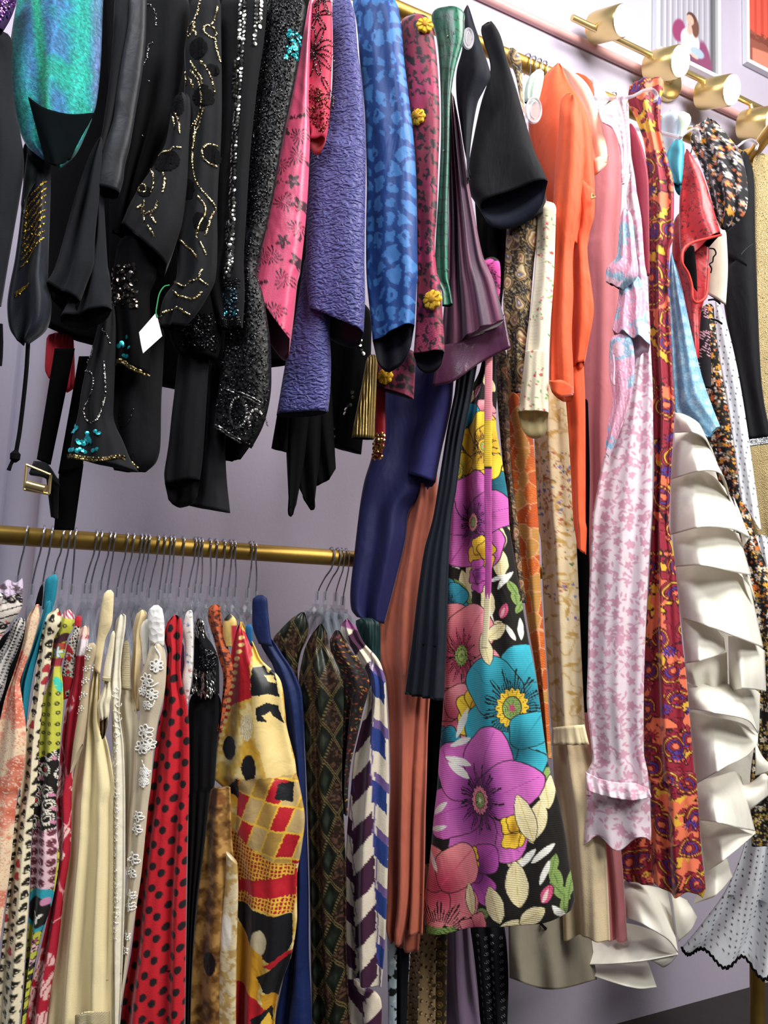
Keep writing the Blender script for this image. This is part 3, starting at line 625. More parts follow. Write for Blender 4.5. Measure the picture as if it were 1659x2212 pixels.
studs(g, inside(cD(1430, 240, 1535, 230, 1552, 400, 1440, 410), 90, 5), .0016, mat('iris_bead', '#5d7f94', rough=.15, metal=.8, bump=0, var=.4), 'cuff_crystals', tilt=.7)
studs(g, cD(1445, 385, 1455, 378, 1518, 378, 1512, 388), .0022, m_aqua, 'cuff_gems', tilt=.3)

# black beaded jacket with crystal cuff
t = thing('beaded_jacket', 'black all over beaded jacket with looped bugle bead cuff', 'jacket')
g = garment_piece(t, 'sleeve', cB(205, -60, 200, 200, 165, 520, 125, 820, 100, 1050, 70, 1250, 45, 1500, 20, 1778) + cD(1440, 480, 1400, 850, 1368, 1108), cB(468, -60, 478, 60, 450, 210, 425, 420, 385, 620, 335, 860, 300, 1060, 270, 1250, 215, 1500, 160, 1740) + cE(200, 250, 245, 520, 255, 700, 250, 900, 205, 1090, 128, 1242), m_beadcloth, yf=-.228, folds=((1.1, .004, .3),), th=.42)
cuffpoly = cB(210, -50, 465, -50, 440, 250, 330, 850, 220, 1450, 40, 1500, 100, 1000, 190, 300) ; rg = np.random.default_rng(5)
studs(g, inside(cB(210, -50, 465, -50, 440, 250, 330, 850, 220, 1450, 40, 1500, 100, 1000, 190, 300), 2600, 6), .0012, m_jet, 'beads', tilt=.75, long=1.5)
studs(g, inside(cB(40, 1500, 215, 1500, 170, 1700, 170, 1778, 30, 1778) , 260, 7) if False else inside([(515, 505), (572, 510), (556, 575), (580, 760), (583, 860), (545, 965), (468, 925), (495, 690), (510, 560)], 1500, 8), .0012, m_jet, 'beads', tilt=.75, long=1.5, seed=2)
bug = []; dirs = []
def bugle(P, step=2.6, radial=None):
    for p in along(P, step): bug.append(tuple(p)); dirs.append((M3 @ np.array([p[0] - radial[0], p[1] - radial[1], 0.])) if radial else M3 @ np.array([1., .25, 0]))
oc = cE(70, 1030)[0]
bugle([(oc[0] + 19 * math.cos(a), oc[1] + 32 * math.sin(a)) for a in np.linspace(0, 2 * PI, 26)], 2.6, oc)
oc2 = cE(175, 1090)[0]; bugle([(oc2[0] + 14 * math.cos(a), oc2[1] + 26 * math.sin(a)) for a in np.linspace(PI * .9, 2 * PI, 14)], 2.6, oc2)
for q in ((0, 870, 60, 895, 130, 925, 200, 960), (0, 885, 60, 912, 130, 942, 195, 978), (-85, 1100, -40, 1125, 20, 1165, 80, 1200), (-90, 1115, -40, 1142, 20, 1182, 80, 1218)): bugle(cE(*q), 3.4)
studs(g, bug, .0010, m_silver, 'bugle_beads', tilt=.2, long=2.6, dirs=np.array(dirs), lift=.002)
aq = [cA(1640 + rg.uniform(0, 90), 230 + rg.uniform(0, 1) * 10)[0] for _ in range(6)]
studs(g, inside(cB(385, 230, 448, 230, 440, 330, 415, 420, 350, 420, 360, 320), 42, 9), .0030, m_aqua, 'turquoise_sequins', tilt=.5, k=9)
garment_piece(t, 'underskirt', cD(1430, 950, 1440, 1150, 1440, 1320), cE(200, 900, 130, 1200, 60, 1310), m_black2, yf=-.2, folds=FOLD1)

# sleeve pair with silver bead scrolls and turquoise sequin hem
t = thing('scroll_jacket', 'black jacket with silver bead scrolls and turquoise sequin cuffs', 'jacket')
g = garment_piece(t, 'sleeve', cD(660, 300, 620, 480, 575, 650, 530, 830, 500, 1020, 465, 1170, 444, 1290), cD(740, 300, 740, 600, 730, 900, 730, 1060, 790, 1200, 840, 1320, 890, 1392), m_charcoal, yf=-.205, folds=FOLD1, th=.45)
g2 = garment_piece(t, 'sleeve', cD(700, 400, 700, 700, 690, 1000, 690, 1280, 730, 1380), cD(1060, 400, 1045, 700, 1032, 950, 1026, 1230, 1000, 1330, 935, 1392), m_black, yf=-.192, folds=FOLD1, th=.4)
sc1 = []
for q in ((600, 590, 605, 620, 590, 660, 560, 700), (660, 480, 690, 520, 710, 575), (515, 900, 522, 840, 545, 770, 570, 752, 600, 780, 612, 850, 590, 910, 562, 960, 548, 1010, 560, 1060, 600, 1090, 640, 1078, 665, 1010, 690, 900, 678, 700), (515, 950, 512, 900)): sc1 += list(along(cD(*q), 3.2))
studs(g, sc1, .0013, m_silver, 'bead_scroll', tilt=.5)
sc2 = []
for q in ((790, 1000, 780, 1060, 800, 1110, 850, 1090, 880, 1010), (810, 1230, 815, 1280, 850, 1310, 880, 1290)): sc2 += list(along(cD(*q), 3.2))
studs(g2, sc2, .0011, m_jet, 'bead_scroll', tilt=.5)
aq = cD(478, 1120, 500, 1110, 510, 1130, 495, 1140, 468, 1185, 575, 1155, 578, 1178, 580, 1200, 582, 1215, 520, 1203, 545, 1212, 552, 1215, 490, 1265, 520, 1270, 550, 1268, 470, 1262)
aq += cD(500, 1262, 535, 1262, 565, 1276, 485, 1108, 512, 1122, 590, 1190, 600, 1205, 565, 1198, 528, 1218, 480, 1140, 555, 1225, 610, 1215, 640, 1150, 660, 1165, 625, 1270, 650, 1262)
studs(g, aq, .0031, m_aqua, 'turquoise_sequins', tilt=.3, k=10, dome=.12)
studs(g2, cD(735, 1140, 745, 1155, 775, 1240, 790, 1243, 725, 1130), .0032, m_aqua, 'turquoise_sequins', tilt=.3, k=10, dome=.12)
hb = list(along(cD(450, 1290, 520, 1305, 600, 1315, 700, 1320, 800, 1300, 850, 1330, 900, 1375), 1.6)) + list(along(cD(450, 1302, 560, 1325, 680, 1335, 800, 1318, 880, 1368), 1.6))
studs(g, [p for p in hb if p[0] < 275], .0018, mat('antique_gold_bead', '#8d7b52', rough=.25, metal=.95, bump=0, var=.3), 'hem_beads', tilt=.6)
studs(g2, [p for p in hb if p[0] >= 240], .0018, MATS['antique_gold_bead'], 'hem_beads', tilt=.6)
t = thing('sequin_sleeve_top', 'black top with dark sequin sleeve ending in a ragged gold bead edge', 'top')
g = garment_piece(t, 'sleeve', cA(760, 1500, 720, 1778) + cD(715, 250, 740, 450, 750, 690), cA(1010, 1500, 1000, 1778) + cD(960, 250, 965, 500, 960, 770), m_black2, yf=-.212, folds=FOLD1, th=.45)
studs(g, inside(cD(710, 90, 890, 90, 900, 380, 720, 330), 130, 11), .0026, mat('dark_sequin', '#6b625c', rough=.18, metal=.95, bump=0, var=.3), 'dark_sequins', tilt=.45, k=9, dome=.12)
studs(g, cD(825, 540, 790, 580, 795, 592, 778, 600, 845, 612, 800, 655, 822, 660, 832, 664, 765, 800), .0030, m_aqua, 'turquoise_sequins', tilt=.3, k=10, dome=.12)
studs(g, list(along(cD(755, 692, 800, 690, 850, 730, 900, 755, 955, 778), 1.7)) + list(along(cD(755, 706, 800, 706, 860, 748, 940, 785), 1.9)), .0018, MATS['antique_gold_bead'], 'hem_beads', tilt=.6)

# red cardigan slivers, webbing belts
t = thing('cardigan', 'red ribbed knit just showing behind the black belt straps', 'cardigan')
garment_piece(t, 'body', cD(300, 500, 290, 650, 288, 740, 310, 790), cD(470, 500, 478, 700, 475, 850, 430, 885), mat('red_rib_knit', '#b5232f', rough=.85, kind='cord', bscale=60, bump=.6), yf=.035, folds=((4, .002, .1),))
t = thing('webbing_belt', 'black webbing belt with brass buckle hanging above the lower rail', 'belt')
sheet(t, 'strap', cD(350, 600, 480, 600), cD(235, 1310, 325, 1345), m_black2, -.13, -.13, bulge=.004, thick=.004)
sheet(t, 'strap', cD(505, 650, 600, 650), cD(372, 1400, 530, 1360), m_black2, -.12, -.12, bulge=.004, thick=.004)
sheet(t, 'strap', cD(385, 1330, 535, 1340), cD(345, 1760, 475, 1765), m_black2, -.116, -.116, bulge=.004, thick=.004)
sheet(t, 'strap_tail', cD(215, 1320, 300, 1335, 375, 1440), cD(185, 1400, 290, 1420, 385, 1480), m_charcoal, -.14, -.15, bulge=.01, thick=.004)
sheet(t, 'strap_tail', cD(285, 1350, 380, 1440), cD(325, 1680, 372, 1690), m_charcoal, -.13, -.125, bulge=.006, thick=.004)
b = MB(); bc = at(*cD(235, 1455)[0], -.152); ux = M3 @ np.array([1., .18, 0]); uy = np.array([0, 0, 1.])
def bar(p, q, r): b.tube([p, (np.array(p) + np.array(q)) / 2, q], r, 8)
w_, h_ = .022, .013
K = [bc + ux * a * w_ * .9 + uy * c * h_ for a, c in ((-.8, 1.6), (.9, 1.0), (.9, -1.), (-.8, -1.))]
for i in range(4): bar(K[i], K[(i + 1) % 4], .002)
b.tube([bc + ux * -.012 + uy * -.006, bc + ux * .0 + uy * -.007, bc + ux * .013 + uy * -.008], .0065, 12)
b.build('buckle', m_gold, t)

# two narrow black trouser legs
t = thing('trousers', 'black trousers with two open legs hanging above the lower rail', 'trousers')
garment_piece(t, 'leg', cD(1150, 560, 1125, 800, 1098, 1030, 1078, 1220, 1052, 1400, 1056, 1470), cD(1350, 560, 1330, 800, 1312, 1100, 1296, 1320, 1280, 1440), m_black, yf=-.20, folds=FOLD1, th=.5, tilt=.035)
garment_piece(t, 'leg', cD(1290, 700, 1270, 1000, 1240, 1300, 1190, 1520, 1155, 1595), cD(1440, 700, 1440, 1150, 1450, 1420, 1474, 1655), m_charcoal, yf=-.185, folds=FOLD1, th=.4)
t = thing('beaded_sleeve_top', 'black top with frayed jet bead cuff above the trouser legs', 'top')
g = garment_piece(t, 'sleeve', cD(1090, 150, 1080, 500, 1130, 620, 1160, 640), cD(1400, 150, 1420, 450, 1410, 600, 1390, 670), m_black2, yf=-.215, folds=FOLD1, th=.45)
studs(g, inside(cD(1170, 400, 1400, 400, 1400, 640, 1180, 600), 420, 15), .0013, m_jet, 'beads', tilt=.8, long=1.8)

# ------------------------------------------------------------------ pink, red, purple and blue sleeves
def p_pink(x, y):
    C = fill(x, '#e0557c')
    C = over(C, '#d94b74', fbm(x, y, 40, 1) * .6)
    d1, d2, ox, oy, h = cells(x, y, 42, 4, .6, 1.3); a = np.arctan2(oy, ox); r = np.hypot(ox, oy)
    mum = (np.abs(np.sin(a * 6.5 + r * .11 * np.where(h > .3, 1, -1))) > .80) & (r < 20 + 5 * np.sin(a * 3 + h * 20)) & (r > 3.0)
    rose = (r < 13 + 4 * np.sin(a * 5 + h * 9)) & (fbm(x, y, 4.5, 6) > .36)
    u = ox * np.cos(h * 3) + oy * np.sin(h * 3); v = oy * np.cos(h * 3) - ox * np.sin(h * 3)
    leaf = (np.abs(v) < 1.1 + 4.2 * np.abs(np.sin(u * .33))) & (np.abs(u) < 19) & (fbm(x, y, 5, 3) > .34)
    C = over(C, '#35101c', np.where(h < .5, mum, np.where(h < .75, rose, leaf)) * (y > 235) * .95); return C
m_pinksatin = mat('pink_satin', attr=True, rough=.38, sheen=.3, spec=.5, wr=.4, bump=.15, var=.05)
t = thing('satin_jacket', 'hot pink satin jacket sleeve with dark chrysanthemum sprays', 'jacket')
garment_piece(t, 'sleeve', cB(500, -30, 478, 120, 458, 240, 436, 380, 390, 620, 348, 810, 318, 960, 280, 1150, 240, 1350, 190, 1600, 158, 1778) + cE(138, 212), cB(520, 0, 505, 250, 497, 600, 500, 800, 502, 920, 493, 1150, 482, 1330, 465, 1520, 442, 1720) + cE(425, 150, 400, 360, 372, 540), m_pinksatin, yf=-.222, folds=((.8, .004, .2),), paint=p_pink, lining=mat('dark_rose_lining', '#4a0f22', rough=.6), th=.5, tilt=.05)

def p_redbead(x, y):
    C = fill(x, '#c9264c'); C = over(C, '#a81c3e', fbm(x, y, 30, 1) * .5); return C
t = thing('beaded_shirt', 'crimson top with black beaded flower loops and fringed short sleeve', 'top')
g = garment_piece(t, 'sleeve', cB(525, -30, 495, 150, 482, 300, 488, 480, 470, 560, 442, 610, 460, 740, 510, 840, 500, 902), cB(642, -30, 646, 300, 640, 480, 634, 620, 626, 760, 612, 860, 600, 885), mat('crimson_crepe', '#c22a4a', rough=.6, sheen=.3, wr=.25), yf=-.230, folds=((1., .003, .2),), th=.5, tilt=.02, lining=mat('coral_lining', '#b5464a', rough=.6))
loops = []
def loop(cx, cy, R_, n, ph=0, w=.32, a0=0., a1=2 * PI):
    for k in range(n):
        a = a0 + (a1 - a0) * k / n + ph; pts = []
        for q in np.linspace(0, 2 * PI, 13): rr = R_ * (.5 - .5 * math.cos(q)); of = w * R_ * .5 * math.sin(q) * (1 - abs(.5 - q / 2 / PI)); pts.append((cx + rr * math.cos(a) - of * math.sin(a), cy + rr * math.sin(a) * 1.25 + of * math.cos(a)))
        loops.extend(along(cB(*[v for p in pts for v in p]), 1.7))
loop(535, 355, 130, 11, .1); loop(560, 130, 90, 5, 2.2); loop(600, 30, 70, 4, 1.2); loop(640, 620, 90, 4, 2.6)
studs(g, loops, .0013, mat('black_bugle', '#2a1014', rough=.15, metal=.5, bump=0, spec=.9), 'bead_flowers', tilt=.5)
cuffp = inside(cB(450, 590, 540, 560, 630, 660, 622, 800, 600, 880, 520, 800, 462, 740), 330, 21)
studs(g, cuffp, .0015, mat('bronze_bead', '#7a3a2a', rough=.2, metal=.8, bump=0, var=.4), 'cuff_beads', tilt=.7)
studs(g, cB(525, 345, 530, 355, 520, 360, 535, 365, 540, 352, 545, 400, 550, 440, 553, 470, 556, 490), .0018, m_silver, 'crystals', tilt=.4)

m_purple = mat('purple_quilt', '#484784', rough=.5, sheen=.2, kind='worm', bscale=80, bump=.75, bdist=.007, var=.06, spec=.4)
t = thing('quilted_jacket', 'violet blue jacket of puckered quilted cloth with two sleeves', 'jacket')
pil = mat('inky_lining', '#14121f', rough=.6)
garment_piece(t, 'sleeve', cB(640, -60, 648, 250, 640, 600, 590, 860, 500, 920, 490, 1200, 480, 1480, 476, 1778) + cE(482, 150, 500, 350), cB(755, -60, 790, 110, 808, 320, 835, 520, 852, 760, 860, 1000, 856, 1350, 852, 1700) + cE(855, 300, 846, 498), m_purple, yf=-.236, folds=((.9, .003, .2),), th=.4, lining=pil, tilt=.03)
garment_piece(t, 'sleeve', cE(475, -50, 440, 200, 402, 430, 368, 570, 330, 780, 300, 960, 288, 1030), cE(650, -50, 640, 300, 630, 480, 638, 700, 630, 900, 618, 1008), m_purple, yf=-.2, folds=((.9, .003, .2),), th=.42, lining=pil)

def p_bleo(x, y):
    C = fill(x, '#163d80'); C = over(C, '#1a468a', fbm(x, y, 50, 2) * .6)
    wx = x + 9 * (vn(x, y, 13, 1) - .5) + 5 * (vn(x, y, 5.5, 6) - .5); wy = y + 9 * (vn(x, y, 13, 2) - .5) + 5 * (vn(x, y, 5.5, 7) - .5)
    d1, d2, ox, oy, h = cells(wx, wy, 29, 9, .8, 1.35); r = np.hypot(ox, oy / 1.2); e = d2 - d1
    C = over(C, '#3d76b6', soft(7.5 + 6 * (vn(x, y, 40, 3) - .3) - e, 1.3)); C = over(C, '#163d80', soft(np.hypot(ox + 2 * np.sin(h * 40), oy / 1.7) - 3.4, 1.3) * (h > .42)); return C
m_bleo = mat('blue_satin', attr=True, rough=.5, sheen=.05, spec=.35, wr=.4, bump=.12, var=.04)
t = thing('leopard_blouse', 'cobalt blue satin blouse sleeve with paler blue leopard spots', 'blouse')
garment_piece(t, 'sleeve', cB(750, -60, 800, 150, 822, 400, 850, 680, 860, 900, 866, 1200, 862, 1500, 866, 1778) + cE(872, 120, 890, 400, 905, 560), cB(1050, -60, 1085, 150, 1102, 350, 1132, 600, 1162, 850, 1182, 1150, 1188, 1500, 1192, 1778) + cE(1186, 200, 1172, 452), m_bleo, yf=-.232, folds=((.8, .007, .35), (2.1, .0025, .1)), paint=p_bleo, lining=pil, th=.4, tilt=.055)

def p_burg(x, y):
    C = fill(x, '#8e2844'); C = over(C, '#a83058', sstep(.45, .7, fbm(x, y, 50, 4))); C = over(C, '#86303f', sstep(.55, .7, fbm(x, y, 70, 8)) * .8)
    C = over(C, '#d0568a', (np.sin((x * .6 + y) * 1.1 + 6 * fbm(x, y, 16, 2)) > .55) * (y > 690) * .55)
    wx = x + 9 * (vn(x, y, 9, 1) - .5); wy = y + 9 * (vn(x, y, 9, 2) - .5)
    d1, d2, ox, oy, h = cells(wx, wy, 15, 19, .8, 1.5); a = np.arctan2(oy, ox); r = np.hypot(ox, oy / 1.5)
    C = over(C, '#22151b', soft(np.abs(r - 4.2) - 2.0, 1.2) * (np.sin(a * 1.0 + h * 20) > -.35)); C = over(C, '#22151b', soft(r - 3.4, 1.2) * (h > .65)); return C
m_burg = mat('burgundy_silk', attr=True, rough=.5, sheen=.3, wr=.35, bump=.15, var=.05)
t = thing('flower_blouse', 'burgundy leopard blouse with raised yellow cloth flowers', 'blouse')
g = garment_piece(t, 'sleeve', cB(1130, 90, 1092, 130, 1085, 210, 1096, 350, 1122, 600, 1152, 800, 1176, 1050, 1186, 1300, 1190, 1778) + cE(1188, 200, 1180, 450, 1166, 640), cB(1210, 85, 1255, 105, 1282, 160, 1312, 350, 1328, 600, 1332, 800, 1322, 1100, 1312, 1400, 1300, 1550, 1316, 1750) + cE(1332, 150, 1348, 350, 1360, 520, 1362, 622), m_burg, yf=-.224, folds=((.9, .004, .3),), paint=p_burg, lining=pil, th=.45, tilt=.03, top=.04)
g2 = garment_piece(t, 'sleeve', cE(960, 600, 915, 700, 890, 790, 882, 835), cE(1175, 600, 1178, 700, 1172, 830, 1166, 925), m_burg, yf=-.18, folds=((.9, .004, .3),), paint=lambda x, y: p_burg(x, y) * .8, lining=pil, th=.42)
m_yel = mat('yellow_felt', '#f0bf2e', rough=.6, bump=.2); m_yel2 = mat('ochre_thread', '#b5831a', rough=.6, bump=.2)
def cloth_flower(g_, cx, cy, r, par):
    P, Nn, k = surf(g_, [(cx, cy)]); c = P[0] + Nn[0] * .003; n = Nn[0]; u = _n(np.cross(n, [0, 0, 1.])); w = np.cross(n, u); V = [c + n * .004]; ns = 84
    for rr, hh in ((.35, .0045), (.62, .003), (.9, .0035), (1., .0015), (1.0, -.0015)):
        for i in range(ns):
            a = 2 * PI * i / ns; q = r * rr * (1 - .17 * (1 - abs(math.cos(4 * a))) * (rr > .5)); V.append(c + u * q * math.cos(a) + w * q * math.sin(a) + n * hh)
    T = [(0, 1 + i, 1 + (i + 1) % ns) for i in range(ns)]; Q = [(1 + k_ * ns + i, 1 + (k_ + 1) * ns + i, 1 + (k_ + 1) * ns + (i + 1) % ns, 1 + k_ * ns + (i + 1) % ns) for k_ in range(4) for i in range(ns)]
    f = mesh_obj('cloth_flower', np.array(V), Q, m_yel, par, tris=T)
    b = MB(); b.lathe(c + n * .003, n, [(0, r * .36), (.0022, r * .36), (.0034, r * .28), (.0038, r * .1)], 18)
    for i in range(8):
        a = 2 * PI * (i + .5) / 8; b.tube([c + n * .0045 + (u * math.cos(a) + w * math.sin(a)) * r * .36, c + n * .0045 + (u * math.cos(a) + w * math.sin(a)) * r * .62, c + n * .0045 + (u * math.cos(a) + w * math.sin(a)) * r * .88], .0007, 5)
    o_ = b.build('flower_heart', m_yel2, None); o_.parent = f
for cx, cy, r in (cB(1250, 205)[0] + (.0150,), cB(1208, 775)[0] + (.0142,), cE(1305, 310)[0] + (.0168,)): cloth_flower(g, cx, cy, r, g.obj)
cloth_flower(g2, *cE(1012, 797)[0], .0145, g2.obj)

def p_green(x, y):
    C = fill(x, '#0b5540'); C = over(C, '#0e4634', fbm(x, y, 25, 2)); C = over(C, '#1b8a66', soft(np.abs(x - 985 + (y - 200) * .045) - 7, 10) * .6)
    d1, d2, ox, oy, h = cells(x, y, 15, 33, .35, 1.7); C = over(C, '#08201a', soft(d2 - d1 - 1.1, 1.1)); return C
t = thing('net_shirt', 'emerald green satin top under black fishnet with tiny crystals', 'top')
g = garment_piece(t, 'sleeve', cB(1340, 45, 1290, 90, 1282, 140, 1312, 250, 1330, 420, 1340, 640, 1340, 900, 1328, 1200, 1310, 1500, 1304, 1778) + cE(1335, 100, 1346, 240, 1350, 332), cB(1430, 42, 1488, 80, 1492, 130, 1484, 260, 1430, 450, 1402, 650, 1394, 1000, 1386, 1350, 1386, 1778) + cE(1396, 200, 1418, 318), mat('green_net', attr=True, rough=.35, spec=.5, sheen=.2, wr=.25, bump=.1, var=.05), yf=-.216, folds=((.9, .003, .1),), paint=p_green, lining=pil, th=.5, top=.03)
studs(g, cB(1437, 245, 1398, 265, 1365, 970, 1385, 1730) + cE(1380, 215, 1382, 100), .0016, mat('crystal', '#e8eef4', rough=.05, metal=.9, bump=0), 'crystals', tilt=.2, lift=.002)

# plum pleated top
def p_plum(x, y):
    u = (x - 950 - (y - 250) * .10) / (14 + (y - 250) * .035)
    C = fill(x, '#5e2c47'); C = over(C, '#40203a', sstep(-.1, .35, np.sin(u * 2 * PI / 1.5))); C = over(C, '#7a3a5c', sstep(.6, .95, np.sin(u * 2 * PI / 1.5 + 2.2)) * .7); return C
m_plum = mat('plum_stripe', attr=True, rough=.5, sheen=.4, wr=.15, bump=.15, var=.05)
t = thing('pleated_blouse', 'plum pleated striped top with a broad satin hem band', 'top')
garment_piece(t, 'body', cB(1395, 560, 1390, 900, 1388, 1400, 1380, 1778) + cE(1372, 200, 1350, 450, 1325, 640), cB(1432, 640, 1470, 860, 1515, 1150, 1560, 1400, 1610, 1640) + cF(120, 120, 165, 260, 205, 400, 226, 482), m_plum, yf=-.19, folds=((4.2, .005, .1), (1.2, .006, .3)), paint=p_plum, ramp=(.9, .8), th=.2, open_hem=False)
sheet(t, 'satin_band', cE(1322, 580, 1400, 570, 1500, 546) + cF(80, 540, 150, 500, 226, 448), cE(1285, 842, 1340, 830, 1420, 808) + cF(60, 735, 130, 692, 262, 630), mat('plum_satin', '#4a1f3c', rough=.3, spec=.6, sheen=.2, wr=.3), [-.162, -.19, -.222], [-.167, -.195, -.229], bulge=.004, folds=((1.2, .004, .2),), thick=.003)

# navy and black short sleeved tops
m_navy = mat('navy_crepe', '#10141f', rough=.7, sheen=.12, spec=.2, wr=.4, var=.06)
m_ink = mat('ink_black_crepe', '#0d0e13', rough=.75, sheen=.10, spec=.2, wr=.35, var=.06)
t = thing('short_sleeve_top', 'navy short sleeved top beside the green net sleeve', 'top')
garment_piece(t, 'sleeve', cB(1500, 30, 1475, 110, 1478, 300, 1440, 460, 1440, 620, 1465, 800, 1490, 960, 1530, 1120), cC(35, 33, 62, 130, 100, 240, 140, 360, 150, 420, 120, 480, 80, 560, 45, 760, 22, 1000), m_navy, yf=-.203, folds=((1.3, .005, .3),), th=.35, top=.05)
t = thing('short_sleeve_top', 'black short sleeved top with wide turned cuff facing forward', 'top')
garment_piece(t, 'sleeve', cC(118, 118, 90, 150, 112, 230, 148, 350, 140, 430, 100, 560, 60, 740, 28, 930, 40, 1060, 95, 1125), cC(178, 120, 200, 170, 240, 320, 290, 480, 340, 660, 385, 810, 430, 910, 462, 985), m_ink, yf=-.215, folds=((.8, .006, .2),), th=.3, tilt=.05, top=.04, lining=mat('navy_lining', '#232838', rough=.7))
garment_piece(t, 'sleeve', cC(215, 1010, 228, 1120, 252, 1280), cC(440, 1010, 450, 1080, 456, 1158), m_ink, yf=-.19, folds=NOF, th=.35, dyaw=10)
garment_piece(t, 'body', cC(55, 1000, 75, 1200, 95, 1340) + cF(115, 60, 130, 120), cC(300, 1000, 260, 1200, 240, 1400) + cF(232, 140, 222, 300, 200, 480), m_black2, yf=-.10, folds=SOFT)

# things peeping out below the upper rail
t = thing('sequin_dress', 'black dress with crescent sequins behind the purple quilted sleeves', 'dress')
g = garment_piece(t, 'body', cE(600, 300, 620, 700, 600, 1000, 560, 1200), cE(900, 300, 890, 700, 860, 1000, 830, 1280), m_black2, yf=-.08, folds=SOFT)
studs(g, cE(845, 570, 840, 600, 850, 630, 858, 650, 875, 672, 882, 740, 795, 900, 798, 930, 785, 980, 772, 990, 760, 1010, 752, 1035, 668, 1118, 668, 1175, 660, 1190, 855, 340, 853, 500), .0032, m_silver, 'sequins', tilt=.3, k=9, dome=.15)
t = thing('scarf', 'black scarf with pointed ends hanging below the purple quilted sleeve', 'scarf')
sheet(t, 'scarf_tail', cE(330, 820, 420, 840, 560, 820), cE(365, 1570, 380, 1680, 415, 1600), m_black2, -.12, -.12, folds=((1.5, .006, .2),), thick=.003)
sheet(t, 'scarf_tail', cE(350, 820, 520, 840, 640, 820), cE(435, 1500, 515, 1640, 545, 1480), m_black2, -.11, -.11, folds=((1.5, .006, .5),), thick=.003)
sheet(t, 'scarf_tail', cE(480, 820, 560, 840, 640, 820), cE(545, 1480, 620, 1440, 668, 1370), m_black2, -.1, -.1, folds=((1.5, .006, .5),), thick=.003)
sheet(t, 'scarf_tail', cE(330, 800, 380, 820, 420, 820), cE(255, 1240, 330, 1260, 390, 1270), m_black2, -.115, -.115, folds=((1.5, .006, .5),), thick=.003)
t = thing('lurex_sweater', 'ribbed pale gold lurex cuff below the blue leopard sleeve', 'sweater')
garment_piece(t, 'sleeve', cE(868, 640, 840, 800, 810, 950, 780, 1100, 768, 1175), cE(940, 640, 930, 800, 922, 1000, 918, 1100, 914, 1180), mat('gold_lurex_rib', '#a48a52', rough=.35, metal=.6, kind='cord', bscale=85, bump=.8, var=.15), yf=-.15, folds=((4, .001, .2),), th=.5, lining=m_black2)
t = thing('red_sleeve_top', 'red sleeve with gold flower sequin cuff beside the lurex cuff', 'top')
g = garment_piece(t, 'sleeve', cE(918, 800, 920, 1000, 915, 1200, 905, 1300), cE(985, 800, 985, 1000, 984, 1180, 955, 1310), mat('red_silk', '#a01824', rough=.5, wr=.2), yf=-.13, folds=NOF, th=.5)
studs(g, inside(cE(915, 1150, 984, 1150, 975, 1220, 955, 1310, 905, 1310), 60, 31), .0034, mat('copper_sequin', '#b98a55', rough=.2, metal=.95, bump=0, var=.3), 'cuff_sequins', tilt=.6, k=8)

# ================================================================== upper rail, right half: long dresses and pale blouses
def flowers(C, x, y, sc, sd, R_, cols, heart, n=5, depth=.25, prob=1., outline=None, ay=1., jit=.7):
    d1, d2, ox, oy, h = cells(x, y, sc, sd, jit, ay); q = petals(ox, oy, R_ * (.75 + .5 * _h(np.floor(h * 97), h * 0, 3)), n, depth, h * 20)
    on = h < prob
    if outline: C = over(C, outline, soft(q - 1.6, 1.2) * on)
    k = np.minimum((h * 7919 % 1 * len(cols)).astype(int), len(cols) - 1); cc = np.stack([hexs(c) for c in cols])[k]
    C = over(C, cc, soft(q, 1.2) * on); 
    if heart: C = over(C, heart, soft(np.hypot(ox, oy) - R_ * .26, 1.2) * on)
    return C
def leaves(C, x, y, sc, sd, ln, wd, col, ay=1.3, prob=1.):
    d1, d2, ox, oy, h = cells(x, y, sc, sd, .8, ay); a = h * 2 * PI; u = ox * np.cos(a) + oy * np.sin(a); v = -ox * np.sin(a) + oy * np.cos(a)
    return over(C, col, soft(np.abs(v) - wd * np.clip(1 - (u / ln) ** 2, 0, 1), 1.1) * (np.abs(u) < ln) * (h * 31 % 1 < prob))
def vines(C, x, y, sc, sd, w, col):
    n = fbm(x, y, sc, sd); return over(C, col, soft(np.abs(n - .5) * sc * 1.3 - w, 1.1))

# indigo dress, salmon gown and navy pleats
t = thing('dress', 'indigo blue dress with flared sleeve above the salmon gown', 'dress')
m_ind = mat('indigo_linen', '#2a2a68', rough=.75, sheen=.15, wr=.3, var=.08); m_ind2 = mat('deep_indigo', '#191b4c', rough=.6, sheen=.12, wr=.3, var=.1)
garment_piece(t, 'body', cE(1010, 680, 960, 900, 900, 1280, 850, 1450, 820, 1620) + cH(1080, 300, 1056, 520, 1062, 640, 1098, 690), cE(1360, 680, 1330, 900, 1310, 1200, 1290, 1480) + cH(1440, 0, 1410, 200, 1350, 450, 1275, 735), m_ind2, yf=-.085, dyaw=-10, folds=((1.2, .008, .2), (2.3, .004, .5)), th=.3)
garment_piece(t, 'sleeve', cE(1290, 600, 1240, 760, 1190, 900, 1120, 1050, 1060, 1190, 1015, 1290, 990, 1365), cE(1450, 600, 1425, 780, 1410, 950, 1385, 1080, 1350, 1230, 1325, 1350, 1306, 1456), m_ind, yf=-.135, folds=((1.1, .009, .25),), th=.4, tilt=.015, lining=m_ind2)
m_salm = mat('salmon_jacquard', '#c06a54', rough=.38, sheen=.25, spec=.5, kind='crush', bscale=28, bump=.30, wr=.35, var=.07)
t = thing('evening_gown', 'long salmon satin gown with faint woven ferns, beside navy pleats', 'gown')
